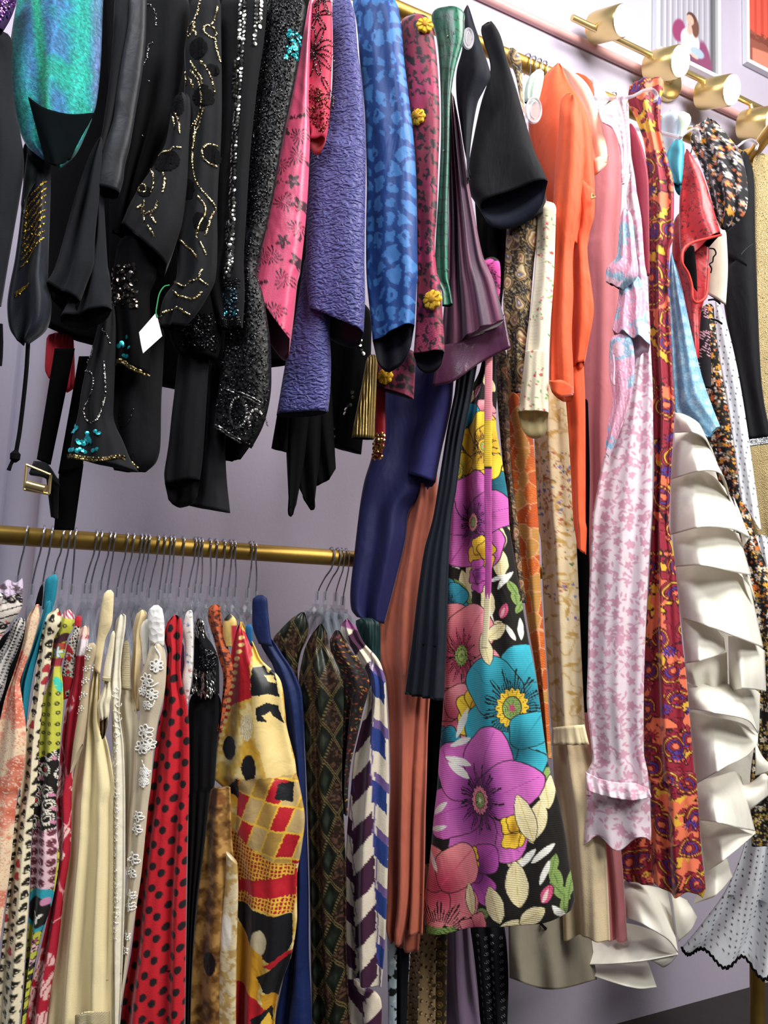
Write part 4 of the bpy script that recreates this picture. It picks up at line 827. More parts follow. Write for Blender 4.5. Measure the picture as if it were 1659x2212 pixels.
garment_piece(t, 'skirt', cE(1175, 1180, 1140, 1380, 1110, 1600) + cH(1340, 250, 1270, 500, 1240, 700, 1234, 900, 1255, 1000, 1285, 1100, 1305, 1400, 1312, 1778) + cM(1300, 500, 1292, 900, 1285, 1060, 1310, 1140), cE(1320, 1180, 1315, 1380, 1320, 1600) + cH(1580, 200, 1560, 600, 1545, 1000, 1500, 1250, 1480, 1600) + cM(1470, 300, 1455, 800, 1420, 1040, 1380, 1165), m_salm, yf=-.09, dyaw=8, folds=((1.5, .010, .1), (3.2, .005, .35)), th=.35, ramp=(.7, 1.))
garment_piece(t, 'skirt_panel', cH(1500, 900, 1470, 1250, 1440, 1600) + cM(1432, 0, 1425, 400, 1415, 800, 1395, 1070), cH(1600, 900, 1560, 1300, 1545, 1778) + cM(1540, 300, 1535, 600, 1520, 1095), m_salm, yf=-.098, folds=((1.6, .009, .3),), th=.4)
garment_piece(t, 'underskirt', cM(1330, 500, 1350, 1000, 1368, 1175), cM(1520, 500, 1510, 1000, 1495, 1205), m_salm, yf=-.07, folds=((1.6, .007, .3),), th=.4)
t = thing('pleated_skirt', 'dark navy sharply pleated skirt left of the big floral dress', 'skirt')
garment_piece(t, 'skirt', cE(1480, 560, 1440, 780, 1425, 900, 1385, 1090, 1335, 1400, 1290, 1680) + cH(1530, 260, 1490, 520, 1450, 850, 1405, 1182), cE(1600, 560, 1560, 780, 1530, 950, 1480, 1200, 1440, 1500) + cI(520, 50, 500, 400, 490, 800, 470, 1225), mat('navy_pleats', '#161c28', rough=.7, sheen=.15, wr=.1, var=.06), yf=-.15, folds=((3.6, .007, .1, .5),), th=.25, ramp=(.6, 1.1))
t = thing('long_dress', 'long black dress hidden between the salmon gown and the floral dress', 'dress')
garment_piece(t, 'skirt', cI(330, 1100, 340, 1500) + cN(330, 300, 330, 640), cI(520, 1100, 520, 1500) + cN(470, 300, 470, 640), m_black2, yf=-.035, folds=SOFT)

# the big floral dress
FL = []
def p_floral(x, y):
    wx = x + 1.5 * (vn(x, y, 9, 3) - .5); wy = y + 1.5 * (vn(x, y, 9, 4) - .5)
    C = fill(x, '#17130f')
    ink = '#191310'
    def leaf(cx, cy, ln, wd, a, col, vein=None):
        nonlocal C
        q = math.radians(a); u = (wx - cx) * math.cos(q) + (wy - cy) * math.sin(q); v = -(wx - cx) * math.sin(q) + (wy - cy) * math.cos(q); tt = np.clip(1 - (u / ln) ** 2, 0, 1); d = np.abs(v) - wd * tt ** .8 * (1 + .12 * u / ln); on = np.abs(u) < ln
        C = over(C, col, soft(d, 1.2) * on)
        if vein: C = over(C, vein, soft(np.abs(v) - .7, 1.2) * soft(d + 1, 1) * on * .9); C = over(C, vein, (np.sin((u - np.abs(v) * .9) * 1.15) > .45) * soft(d + 1, 1) * on * .38)
    def poppy(cx, cy, pr, col, dark, n=5, rot=0., ex=1., hr=.26, hearts=('#e9bf3a', '#8fae5a', '#d6608a'), fil=True, prad=.62, pw=.52):
        """big flower: overlapping outlined petals, ink filaments, ringed heart"""
        nonlocal C
        for k in range(n):
            a = rot + 2 * PI * k / n; px_, py_ = cx + prad * pr * math.cos(a) * ex, cy + prad * pr * math.sin(a)
            q = math.degrees(math.atan2(math.sin(a), math.cos(a) * ex)); d = ell(wx, wy, px_, py_, pr * .56, pr * pw, q) + 2.5 * np.sin(4 * np.arctan2(wy - py_, wx - px_) + k)
            C = over(C, ink, soft(d - 1.6, 1.2)); g_ = np.clip(np.hypot((wx - cx) / ex, wy - cy) / pr / 1.2, 0, 1)
            cc = hexs(col) * (.80 + .3 * g_[:, None]) + (hexs(dark) - hexs(col)) * (soft(g_ - .42, .5)[:, None]); C = over(C, np.clip(cc, 0, 1), soft(d, 1.2))
            rel = np.abs(-(wx - px_) * math.sin(a) + (wy - py_) * math.cos(a) + 4 * np.sin((wx + wy) * .08)); C = over(C, dark, soft(rel - .7, 1.3) * soft(d + 5, 3) * .8)
        dx, dy = (wx - cx) / ex, wy - cy; r = np.hypot(dx, dy); a = np.arctan2(dy, dx)
        if fil:
            ln = pr * (hr + .20 + .13 * np.sin(a * 13 + 1) + .06 * np.sin(a * 29)); C = over(C, ink, (np.abs(np.sin(a * 27)) > .74) * (r < ln) * (r > pr * hr * .9)); C = over(C, ink, (np.abs(np.sin(a * 27)) > .5) * (np.abs(r - ln) < 2.2))
        if hearts:
            C = over(C, ink, soft(petals(dx, dy, pr * hr * 1.1, 16, .07) - 1.2, 1.2)); C = over(C, hearts[0], soft(petals(dx, dy, pr * hr * 1.1, 16, .07), 1.2)); C = over(C, ink, soft(np.abs(np.sin(a * 8)) - .14, .1) * (r < pr * hr) * (r > pr * hr * .55) * .8)
            C = over(C, ink, soft(r - pr * hr * .66, 1.2)); C = over(C, hearts[1], soft(r - pr * hr * .6, 1.2)); C = over(C, ink, (np.abs(np.sin(r * 1.15 + a * 2)) < .26) * (r < pr * hr * .56) * .6); C = over(C, hearts[2], soft(petals(dx, dy, pr * hr * .24, 5, .2), 1.2))
    cr, crv = '#f4e8bd', '#d2b25a'
    # leaves, cream then green then white sprigs
    for q in ((1050, 1020, 30, 13, 80), (1082, 1160, 36, 15, 78), (1088, 1215, 34, 15, 82), (1065, 1300, 32, 14, 80), (1076, 1360, 26, 14, -40), (1063, 1400, 36, 14, 75), (1024, 1235, 44, 15, 84), (1010, 1270, 40, 14, 76), (985, 1165, 40, 15, 85), (1050, 1250, 40, 12, 80), (1105, 1125, 30, 13, 70), (1060, 830, 20, 9, 60), (1010, 862, 26, 11, -40), (1000, 935, 20, 8, 60),
              (1137, 1890, 48, 22, 83), (1092, 1935, 40, 20, 72), (1168, 1955, 30, 16, -35), (1130, 1978, 30, 13, -15), (1148, 1755, 55, 20, 70), (1172, 1760, 42, 19, 100), (1128, 1830, 40, 16, 75), (1032, 1930, 34, 11, 80), (1186, 1700, 40, 14, 80)):
        leaf(*q, cr, crv)
    for q in ((1008, 1290, 44, 13, 62), (1118, 1290, 18, 7, 80), (1126, 1310, 16, 6, 110), (1112, 1270, 18, 7, 60), (1010, 1352, 30, 12, -60), (1036, 1120, 34, 13, 75), (1075, 1105, 20, 26, 20), (1042, 1975, 30, 18, -30), (1210, 1880, 30, 10, 70), (1218, 1910, 30, 9, 55), (1205, 1855, 22, 9, 100), (1226, 1940, 24, 7, 90), (1015, 1915, 36, 8, 82), (1060, 1960, 22, 12, -20), (985, 1378, 18, 8, 50), (1235, 1900, 30, 8, 95)): leaf(*q, '#8da85c', '#4d6a35')
    for q in ((972, 1190, 26, 6, 70), (980, 1215, 22, 6, 40), (1098, 1255, 24, 6, -55), (1086, 1250, 20, 5, -20), (1112, 1365, 20, 5, 60), (1129, 1358, 24, 5, 85), (1005, 1560, 34, 7, -70), (1003, 1600, 24, 7, -20), (998, 1640, 30, 8, 20), (960, 1740, 22, 7, -40), (958, 1782, 22, 6, -15), (945, 1850, 26, 6, 60), (1155, 1838, 26, 7, -50), (1185, 1830, 28, 7, -40), (1190, 1868, 26, 6, -70), (1216, 1950, 20, 6, 60), (1000, 1660, 34, 9, 40), (1070, 1330, 30, 5, 75), (985, 1480, 26, 7, 60)): leaf(*q, '#f1efe6', None)
    # small blooms
    for cx, cy, pr, c, dk in ((1098, 1320, 15, '#e25a86', '#f4b9c0'), (1195, 1910, 18, '#e25a86', '#f6d9d0'), (1036, 845, 16, '#f08a9c', '#f6d9d0')):
        leaf(cx, cy, pr * 1.2, pr * .72, 110, ink); leaf(cx, cy, pr * 1.1, pr * .6, 110, c, '#8a2a4c'); leaf(cx - 2, cy + 3, pr * .8, pr * .22, 110, dk)
    # the large flowers from the top down
    poppy(1062, 610, 44, '#dd4f9c', '#a82f74', 5, .5, .75, hearts=None)
    poppy(1052, 900, 30, '#f2a0a8', '#d8708c', 4, .2, .7, hearts=None, fil=False)
    poppy(1010, 960, 74, '#2fa0b4', '#1b7488', 5, 1.0, .62, hearts=None); poppy(1075, 1050, 76, '#2fa7b6', '#1b7488', 5, 1.2, .7, hearts=None, fil=False)
    poppy(1052, 968, 62, '#efc83a', '#d29a1e', 6, .4, .62, hr=.24, hearts=('#d9a92a', '#9db25a', '#e2607f')); poppy(992, 1018, 40, '#e2c23a', '#9aa84a', 6, .4, .6, hr=.4, fil=False)
    poppy(1028, 1130, 92, '#c862b0', '#8c2f86', 5, .9, .66, hr=.2, pw=.46, hearts=('#f0a0a0', '#8fae5a', '#a9bd6a')); poppy(1048, 1200, 34, '#efc23a', '#d29a1e', 5, .7, .7, hearts=None, fil=False); poppy(1042, 1245, 30, '#b04a98', '#7f2f7a', 4, 1.5, .4, hearts=None, fil=False)
    poppy(975, 1310, 50, '#3596b0', '#1f6c8c', 6, .3, .5, hearts=None); poppy(978, 1400, 40, '#cfd2d4', '#6a7a58', 5, .3, .5, hr=.4, hearts=('#e6e2d8', '#8fae5a', '#6b8a4a'), fil=False)
    poppy(1002, 1415, 104, '#f6909a', '#d24f70', 5, .35, .58, hr=.2, hearts=('#8fae5a', '#a9bd6a', '#6b8a4a')); poppy(984, 1545, 64, '#f0929c', '#d9607a', 4, .6, .56, hearts=None, fil=False)
    poppy(1040, 1540, 54, '#efc53a', '#d09a20', 6, .5, .55, hr=.2, hearts=None, fil=False)
    poppy(1118, 1525, 118, '#36a9bd', '#1d7d92', 5, -1.2, .74, hr=.33, pw=.48, hearts=('#efc437', '#93b060', '#d0577a')); poppy(1140, 1660, 40, '#86a458', '#567a3a', 5, .4, 1.2, hearts=None, fil=False); poppy(1130, 1610, 70, '#36a9bd', '#1d7d92', 3, 1.1, .8, hearts=None, fil=False)
    poppy(968, 1610, 40, '#2c93ad', '#1c6683', 5, .3, .7, hearts=None, fil=False)
    poppy(1052, 1720, 128, '#c865b4', '#8c318a', 6, .75, .72, hr=.22, pw=.43, prad=.66, hearts=('#f08fa0', '#93b060', '#e8efd8')); poppy(1055, 1870, 60, '#bd52ae', '#8c318a', 3, 1.2, .62, hearts=None, fil=False); poppy(1128, 1780, 34, '#efc23a', '#d09a20', 4, .6, .4, hearts=None, fil=False); poppy(1030, 1850, 26, '#efc23a', '#d09a20', 4, .6, .5, hearts=None, fil=False)
    poppy(970, 1905, 90, '#f58f94', '#d94f6a', 4, .75, .8, hr=.2, hearts=None, fil=False)
    d = np.hypot((x - 965) / 1.1, y - 2003); a = np.arctan2(y - 2003, x - 965); C = over(C, '#8fae5a', soft(d - 34, 2) * (y > 1985)); C = over(C, ink, (np.abs(np.sin(a * 24)) > .75) * (d > 30) * (d < 62 + 12 * np.sin(a * 11)) * (y < 2000)); C = over(C, ink, (np.abs(np.sin(d * .45)) < .2) * (d < 34) * (y > 1984))
    poppy(1048, 1995, 34, '#f08a90', '#d9607a', 4, .3, 1.1, hearts=None, fil=False)
    for q in ((1005, 1560, 34, 7, -70), (1003, 1600, 24, 7, -20), (998, 1640, 30, 8, 20), (960, 1740, 22, 7, -40), (958, 1782, 22, 6, -15), (945, 1850, 26, 6, 60), (1155, 1838, 26, 7, -50), (1185, 1830, 28, 7, -40), (1000, 1660, 30, 8, 40)): leaf(*q, '#f1efe6', None)
    for q in ((1137, 1890, 48, 22, 83), (1092, 1935, 40, 20, 72), (1168, 1955, 30, 16, -35), (1150, 1755, 52, 18, 70), (1082, 1365, 26, 14, -40), (1063, 1400, 34, 13, 75), (1032, 1930, 34, 11, 80)): leaf(q[0], q[1], q[2] + 1.5, q[3] + 1.5, q[4], ink); leaf(*q, cr, crv)
    return C
m_floral = mat('ribbed_floral_cloth', attr=True, rough=.8, sheen=.2, kind='rib', bscale=95, bump=.16, wr=.4, var=.04)
t = thing('maxi_dress', 'long ribbed dress with giant pink, turquoise and purple flowers on black', 'dress')
g = garment_piece(t, 'dress_body', [(1050, 700), (1036, 800), (1010, 850)] + cE(1490, 920, 1462, 1080, 1430, 1250, 1412, 1500, 1400, 1778) + cI(490, 450, 482, 800, 468, 1250, 445, 1550, 430, 1778) + cN(410, 330, 380, 640, 346, 900, 354, 1058), [(1070, 700), (1072, 800), (1074, 850)] + cF(180, 1050, 215, 1260, 245, 1450) + cI(890, 100, 925, 330, 965, 560, 1005, 800, 1050, 1020, 1082, 1220, 1112, 1450, 1142, 1640) + cN(1158, 0, 1200, 210, 1240, 400, 1272, 610, 1308, 860, 1290, 925), m_floral, yf=-.19, dyaw=14, folds=((1.1, .012, .30), (2.4, .006, .7)), paint=p_floral, px=1.9, th=.32, thmax=.06, lining=m_black2, hemwave=(1.5, .004, .2), ramp=(.7, 1.1))
garment_piece(t, 'shoulder', cF(100, 160, 120, 230, 150, 330, 165, 420), cF(175, 130, 200, 170, 205, 260, 200, 360, 195, 440), m_floral, yf=-.2, folds=NOF, paint=p_floral, th=.5, top=.15, open_hem=False)
garment_piece(t, 'placket', [(1048, 760), (1046, 900), (1046, 1050), (1048, 1250), (1040, 1400)], [(1064, 760), (1063, 900), (1062, 1050), (1062, 1250), (1054, 1400)], m_floral, yf=-.212, folds=NOF, paint=lambda x, y: over(over(over(over(fill(x, '#f0e2b8'), '#b8509c', soft(y - 1288 - 6 * np.sin(x), 3)), '#191310', soft(np.abs(y - 1010) - 3, 2)), '#efc83a', soft(y - 1008, 3)), '#f0929c', soft(y - 908, 3)), th=.3, shift=-.002, open_hem=False)

# paisleys
def p_pais(x, y):
    C = fill(x, '#1d1a22'); wx = x + 10 * (vn(x, y, 17, 1) - .5); wy = y + 14 * (vn(x, y, 17, 2) - .5)
    d1, d2, ox, oy, h = cells(wx, wy, 30, 41, .6, 1.5); a = np.arctan2(oy, ox); r = np.hypot(ox * 1.25, oy / 1.35) * (1 - .32 * np.cos(a - h * 6))
    C = over(C, '#b08a4c', soft(r - 13, 1.2)); C = over(C, '#3a2a2a', soft(np.abs(r - 10) - .9, 1)); C = over(C, '#d9c39a', soft(np.abs(r - 7.5) - 1.1, 1)); C = over(C, '#a86a5c', soft(r - 4.6, 1) * (h > .4)); C = over(C, '#6e6a8a', soft(r - 4.6, 1) * (h <= .4)); C = over(C, '#ead9ae', soft(r - 1.8, 1))
    e1, e2, px_, py_, k = cells(x, y, 9, 43, .7); q = petals(px_, py_, 3.4, 5, .25, k * 9); out = d1 > 17
    C = over(C, '#c9b48a', soft(q, 1) * (k > .35) * (r > 14.5)); C = over(C, '#8a7448', (np.abs(np.sin(e1 * 1.9 + k * 7)) > .9) * (r > 14.5)); return C
m_pais = mat('paisley_print', attr=True, rough=.6, sheen=.2, wr=.3, bump=.2, var=.05)
t = thing('paisley_blouse', 'black and gold paisley blouse sleeve left of the cream cuffed sleeve', 'blouse')
garment_piece(t, 'shoulder', cC(245, 262, 245, 300, 262, 350, 290, 430, 312, 540), cC(285, 260, 315, 320, 322, 420, 328, 560, 345, 640), m_pais, yf=-.17, folds=NOF, paint=p_pais, top=.1)
garment_piece(t, 'sleeve', cF(250, -160, 240, -40, 228, 200, 220, 420, 242, 560, 240, 720, 262, 870), cF(430, -180, 420, -60, 388, 160, 366, 420, 345, 600, 330, 760, 318, 880), m_pais, yf=-.165, folds=((1.2, .005, .2),), paint=p_pais, th=.45, lining=m_black2)
t = thing('paisley_dress', 'long dark paisley dress behind the right edge of the big floral dress', 'dress')
garment_piece(t, 'skirt', cF(170, 640, 185, 900, 215, 1250, 245, 1500) + cI(890, 300, 940, 600), cF(235, 640, 250, 950, 265, 1300, 300, 1600) + cI(960, 300, 1000, 600), m_pais, yf=-.11, folds=((1.2, .004, .3),), paint=lambda x, y: p_pais(x * 1.3, y * 1.3) * np.array([.75, .7, .7]))

# orange quilted applique dress
def p_orq(x, y):
    C = fill(x, '#c08a44'); wx = x + 12 * (vn(x, y, 20, 7) - .5); wy = y + 14 * (vn(x, y, 20, 8) - .5)
    d1, d2, ox, oy, h = cells(wx, wy, 26, 51, .7, 1.5); e = d2 - d1
    C = over(C, '#c55a20', (h > .25) * 1.); C = over(C, '#d8722c', (h > .6) * 1.); C = over(C, '#b5481f', (np.sin(y * 1.5 + 3 * np.sin(x * .25) + h * 9) > .35) * (h > .25) * .75)
    C = over(C, '#e6a87c', soft(e - 1.5, 1.2)); return C
t = thing('applique_dress', 'long orange and amber patchwork dress with pale corded outlines', 'dress')
garment_piece(t, 'skirt', cF(235, 640, 235, 850, 240, 1080, 268, 1350, 280, 1600) + cI(930, 200, 960, 380, 1005, 720, 1050, 980, 1090, 1280, 1115, 1550), cF(290, 640, 320, 900, 372, 1070, 392, 1260, 405, 1500) + cI(1078, 120, 1088, 450, 1112, 820, 1132, 1120, 1148, 1400, 1162, 1600), mat('applique_cloth', attr=True, rough=.7, kind='rib', bscale=110, bump=.2, wr=.2, var=.05), yf=-.14, folds=((1.1, .007, .3),), paint=p_orq, th=.35)

# cream embroidered dress
def p_cream(x, y):
    C = fill(x, '#d9c39a'); C = over(C, '#e6d4b0', fbm(x, y, 30, 3))
    n = fbm(x, y, 34, 5); C = over(C, '#c09c5c', soft(np.abs(n - .5) * 50 - 1.6, 1.4) * (y < 1580) * .7); C = leaves(C, x, y, 26, 61, 12, 4, '#bf9a58', prob=.6) if True else C
    C = over(C, fill(x, '#dcc8a2'), (y > 1560) * 1.)
    m_ = ((y > 980) & (y < 1340)) * (fbm(x, y, 40, 9) > .44)
    D = flowers(C, x, y, 13, 62, 4.2, ['#4a6aa8', '#3f7a4a', '#a8523c', '#7a6ab0', '#b86a5a'], None, 5, .3, .7); D = leaves(D, x, y, 11, 63, 4.5, 1.4, '#8a5a3a', prob=.6)
    return np.where((m_ > 0)[:, None], D, C)
m_cream = mat('cream_voile', attr=True, rough=.85, sheen=.25, wr=.35, bump=.3, var=.04)
t = thing('embroidered_dress', 'long cream voile dress with gold embroidery and eyelet ruffle near its hem', 'dress')
garment_piece(t, 'skirt', cF(400, 800, 385, 1000, 395, 1300, 408, 1600) + cI(1090, 200, 1105, 550, 1125, 900, 1150, 1280, 1165, 1480) + cN(1172, 50, 1195, 300, 1220, 700, 1238, 1100), cF(540, 800, 570, 1000, 585, 1250, 602, 1520) + cI(1318, 200, 1335, 550, 1350, 900, 1370, 1300, 1390, 1480) + cN(1440, 50, 1490, 330, 1520, 760, 1536, 1112), m_cream, yf=-.115, folds=((1.4, .010, .2), (3.1, .004, .45)), paint=p_cream, px=3, th=.34, hemwave=(1, .006, .5), ramp=(.5, 1.1))
sheet(t, 'eyelet_ruffle', cI(1160, 1398, 1210, 1392, 1280, 1385, 1370, 1378), cI(1160, 1512, 1225, 1505, 1300, 1510, 1400, 1505), mat('eyelet_cotton', '#e6d6ac', rough=.85, wr=.3), [-.075, -.150], [-.085, -.160], bulge=.012, folds=((4.5, .004, .2),))
t = thing('long_dress', 'long black dress squeezed between the cream dress and the pink burnout dress', 'dress')
garment_piece(t, 'skirt', cF(600, 900, 610, 1300) + cI(1320, 250, 1330, 700, 1350, 1100, 1370, 1300), cF(680, 900, 690, 1300) + cI(1400, 250, 1410, 700, 1410, 1100, 1400, 1300), m_black2, yf=-.09, folds=NOF)

# cream blouse with rose print cuff
def p_rosecuff(x, y):
    C = fill(x, '#efe3c6'); C = over(C, '#e0cfae', (np.abs(np.sin(y * .42)) > .93) * (y < 758) * .7 * soft(np.abs(x - (1175 - (y - 560) * .12)) - 9, 3))
    m_ = ((fbm(x, y, 30, 3) > .5) | (y > 795)) & (fbm(x, y, 22, 12) > .4)
    D = flowers(C, x, y, 13, 71, 3.6, ['#d9506a', '#e87a8a', '#c8443c'], None, 5, .25, .5); D = leaves(D, x, y, 10, 72, 4, 1.5, '#5f9a4a', prob=.55); return np.where(m_[:, None], D, C)
m_rc = mat('cream_print_cotton', attr=True, rough=.85, sheen=.2, wr=.3, bump=.25, var=.03)
t = thing('rosebud_blouse', 'cream blouse sleeve sprigged with tiny red roses and open gathered cuff', 'blouse')
garment_piece(t, 'sleeve', cF(412, -160, 405, -60, 388, 250, 360, 500, 345, 660), cF(510, -160, 505, -60, 495, 250, 478, 480, 466, 660), m_rc, yf=-.205, folds=((1.3, .004, .2),), paint=p_rosecuff, th=.5)
garment_piece(t, 'cuff', cF(340, 655, 326, 780, 308, 920, 298, 985), cF(468, 655, 466, 760, 464, 860, 466, 985), m_rc, yf=-.212, folds=((3, .0015, .1),), paint=p_rosecuff, th=.5, tilt=.045, lining=mat('cream_lining', '#d9c692', rough=.8), top=0)
t = thing('mint_blouse', 'pale mint crinkled shoulder behind the orange dress', 'blouse')
garment_piece(t, 'shoulder', cC(385, 385, 350, 440, 335, 500, 335, 560), cC(440, 370, 440, 420, 430, 480, 410, 560), mat('mint_crinkle', '#d5e8d5', rough=.8, kind='crush', bscale=45, bump=.7), yf=-.12, folds=((3, .002, .2),), top=.2)

# orange dress
m_or = mat('orange_crepe', '#ea5a2b', rough=.62, sheen=.35, wr=.35, var=.05, spec=.35)
t = thing('crepe_dress', 'bright orange crepe dress with long sleeves and a narrow pointed tail', 'dress')
garment_piece(t, 'sleeve', cC(560, 480, 530, 560, 520, 700, 500, 950, 490, 1200) + cF(500, 60, 488, 250, 480, 450, 472, 650, 470, 832), cC(640, 560, 660, 800, 640, 1100) + cF(600, 120, 600, 350, 592, 560, 600, 740, 604, 885), m_or, yf=-.212, folds=((1.2, .007, .1), (2.4, .003, .5)), th=.4, tilt=.02, top=.1, lining=m_or)
sheet(t, 'sleeve_cuff', cF(470, 815, 540, 808, 604, 850), cF(472, 845, 525, 900, 602, 890), m_or, -.22, -.215, bulge=.012, thick=.004)
garment_piece(t, 'upper_body', cC(500, 345, 455, 395, 415, 470, 370, 600, 356, 700, 380, 830, 425, 980, 450, 1080, 490, 1230), cC(540, 345, 580, 450, 645, 555, 690, 660, 705, 800, 716, 1000, 715, 1170, 690, 1260, 672, 1380), m_or, yf=-.20, folds=((1.4, .007, .3),), th=.36, top=.06)
garment_piece(t, 'sleeve', cC(600, 900, 610, 1200) + cF(590, 0, 590, 300, 580, 500, 590, 745), cC(715, 1000, 714, 1170, 680, 1300) + cF(680, 150, 700, 300, 712, 430, 692, 560, 660, 705), m_or, yf=-.2, folds=((1.3, .005, .3),), th=.4, tilt=.01, lining=m_or)
garment_piece(t, 'skirt', cF(530, 700, 560, 930, 580, 1200, 600, 1580) + cI(1310, 150, 1325, 250), cF(655, 680, 665, 900, 667, 1300, 667, 1580) + cI(1385, 120, 1380, 292), m_or, yf=-.19, folds=((1.2, .006, .35),), th=.4)
b = MB(); c0 = at(*cC(706, 1068)[0], -.215)
for a in (0, 2.1, 4.2): b.tube([c0 + .006 * np.array([math.cos(a), 0, math.sin(a)]), c0 + .006 * np.array([math.cos(a + 2.1), 0, math.sin(a + 2.1)])], .0016, 6)
b.build('hook_pull', m_gold, t)

# peach blouse, orange collar, rose dress
t = thing('organza_blouse', 'peach organza blouse with short gathered sleeve behind the orange dress', 'blouse')
m_peach = mat('peach_organza', '#f2cdb4', rough=.75, sheen=.3, wr=.35, var=.04)
garment_piece(t, 'sleeve', cC(510, 330, 560, 420, 620, 530, 670, 650, 690, 800, 700, 900, 712, 950), cC(575, 385, 640, 420, 690, 480, 725, 570, 760, 700, 785, 820, 780, 880), m_peach, yf=-.17, folds=((1.4, .002, .2),), th=.4, top=.08)
sheet(t, 'cuff', cC(705, 870, 740, 850, 795, 838), cC(715, 955, 750, 925, 785, 900), mat('peach_band', '#f0b49c', rough=.7, wr=.3), -.178, -.18, bulge=.01, folds=((5, .0015, .1),))
t = thing('orange_red_top', 'orange red rounded shoulder behind the peach blouse', 'top')
garment_piece(t, 'shoulder', cC(595, 402, 610, 450, 640, 520, 660, 560), cC(640, 395, 700, 440, 712, 500, 712, 560), mat('orange_red_cloth', '#e8502e', rough=.65, wr=.3), yf=-.12, folds=NOF, top=.3)
t = thing('rose_dress', 'long plain dusty rose dress right of the orange dress', 'dress')
m_rose = mat('dusty_rose_crepe', '#e58f96', rough=.6, sheen=.4, wr=.25, var=.05)
garment_piece(t, 'body', cC(740, 640, 705, 760, 690, 950, 675, 1150, 658, 1300) + cF(648, 60, 650, 250, 652, 500, 650, 800, 650, 1100, 670, 1500) + cI(1385, 300, 1380, 800, 1370, 1300) + cN(1430, 100, 1480, 500, 1510, 800, 1525, 1130), cC(790, 640, 840, 710, 864, 850, 864, 1050, 850, 1300) + cF(850, 100, 850, 400, 840, 800, 830, 1100, 820, 1500) + cI(1500, 300, 1500, 800, 1500, 1300) + cN(1560, 100, 1600, 500, 1625, 800, 1645, 1130), m_rose, yf=-.075, folds=((1.3, .008, .2), (2.6, .003, .5)), th=.35, top=.03, dyaw=10)
t = thing('ruffle_blouse', 'pale blue and pink floral blouse with ruffled sleeve and hanging tie', 'blouse')
def p_pb(x, y):
    n = fbm(x, y, 36, 4); C = fill(x, '#e2a2c0'); C = over(C, '#8cbfda', sstep(.42, .5, n)); C = over(C, '#efc6d8', sstep(.62, .66, n))
    C = over(C, '#f6f1f6', (np.abs(np.sin(x * .5 + 5 * fbm(x, y, 12, 3))) > .9) * .6); d1, d2, ox, oy, h = cells(x, y, 22, 77, .7); C = over(C, '#8a6a90', soft(np.abs(np.hypot(ox, oy * 1.6) - 5) - .6, 1) * (np.sin(np.arctan2(oy, ox) * 3 + h * 9) > -.2) * .7); return C
m_pb = mat('crinkled_voile', attr=True, rough=.8, sheen=.2, kind='crush', bscale=40, bump=.5, wr=.2, var=.03)
garment_piece(t, 'upper_sleeve', cC(866, 1120, 850, 1250, 835, 1400) + cF(815, 120, 785, 200, 778, 275), cC(920, 1160, 940, 1350, 950, 1500) + cF(940, 150, 900, 240, 870, 320), m_pb, yf=-.225, folds=((2.2, .005, .2),), paint=p_pb, th=.4)
garment_piece(t, 'ruffle_sleeve', cF(840, 230, 850, 330, 835, 430, 812, 540), cF(960, 230, 985, 330, 1000, 480, 1018, 605), m_pb, yf=-.232, folds=((2.4, .006, .2),), paint=p_pb, th=.4, tilt=.03, hemwave=(2.4, .004, .1), lining=mat('voile_lining', '#c9b4c4', rough=.8))
garment_piece(t, 'body', cF(800, 560, 795, 770, 815, 900, 790, 1050, 775, 1180), cF(920, 560, 935, 720, 915, 900, 850, 1100, 790, 1230), m_pb, yf=-.215, folds=((1.6, .004, .2),), paint=p_pb, th=.35)
b = MB(); b.tube(spline(np.array([at(x, y, -.235) for x, y in cF(815, 670, 822, 740, 818, 820, 820, 835)]), 12), [.0022] * 10 + [.0034, .0024], 8); b.build('tie_end', mat('pink_cord', '#e8b7c8', rough=.7), t)

# pink burnout dress
def p_burn(x, y):
    C = fill(x, '#ead8e1'); C = over(C, '#efe2ea', fbm(x, y, 40, 1)); C = vines(C, x + y * .15, y, 64, 5, .9, '#d7a3b8'); wx = x + 3 * (vn(x, y, 14, 2) - .5)
    C = flowers(C, wx, y, 27, 81, 10, ['#d9a6ba', '#d4a0b4'], None, 5, .2, .75, ay=1.1); C = leaves(C, x, y, 15, 82, 7, 2.8, '#d7a3b8', prob=.75); C = leaves(C, x + 40, y + 11, 17, 84, 7.5, 2.6, '#d7a3b8', prob=.6); return C
m_burn = mat('burnout_voile', attr=True, rough=.8, sheen=.3, wr=.25, bump=.2, var=.03, trans=.10)
t = thing('burnout_dress', 'long sheer white and pink burnout flower dress with ruffled hem', 'dress')
g = garment_piece(t, 'bodice_side', cC(912, 940, 890, 1060, 905, 1200, 925, 1450) + cF(928, 60, 940, 300, 935, 450), cC(920, 935, 948, 1060, 972, 1200, 986, 1400) + cF(992, 40, 1005, 300, 1020, 560), m_burn, yf=-.208, folds=((1.2, .005, .1),), paint=p_burn, th=.4)
garment_piece(t, 'skirt', cF(932, 380, 928, 600, 880, 800, 845, 920, 800, 1100, 750, 1300, 712, 1500) + cJ(285, 60, 270, 400, 258, 800, 252, 1200, 244, 1500, 262, 1700, 285, 1960) + cO(250, 60, 240, 240), cF(1010, 380, 1022, 640, 1034, 900, 1032, 1250, 1030, 1500) + cJ(750, 60, 735, 300, 722, 560, 702, 1000, 690, 1400, 690, 1900) + cO(720, 60, 735, 250), m_burn, yf=-.212, dyaw=-4, folds=((1.7, .009, .30), (3.3, .004, .1)), paint=p_burn, px=1.8, th=.3, ramp=(.6, 1.))
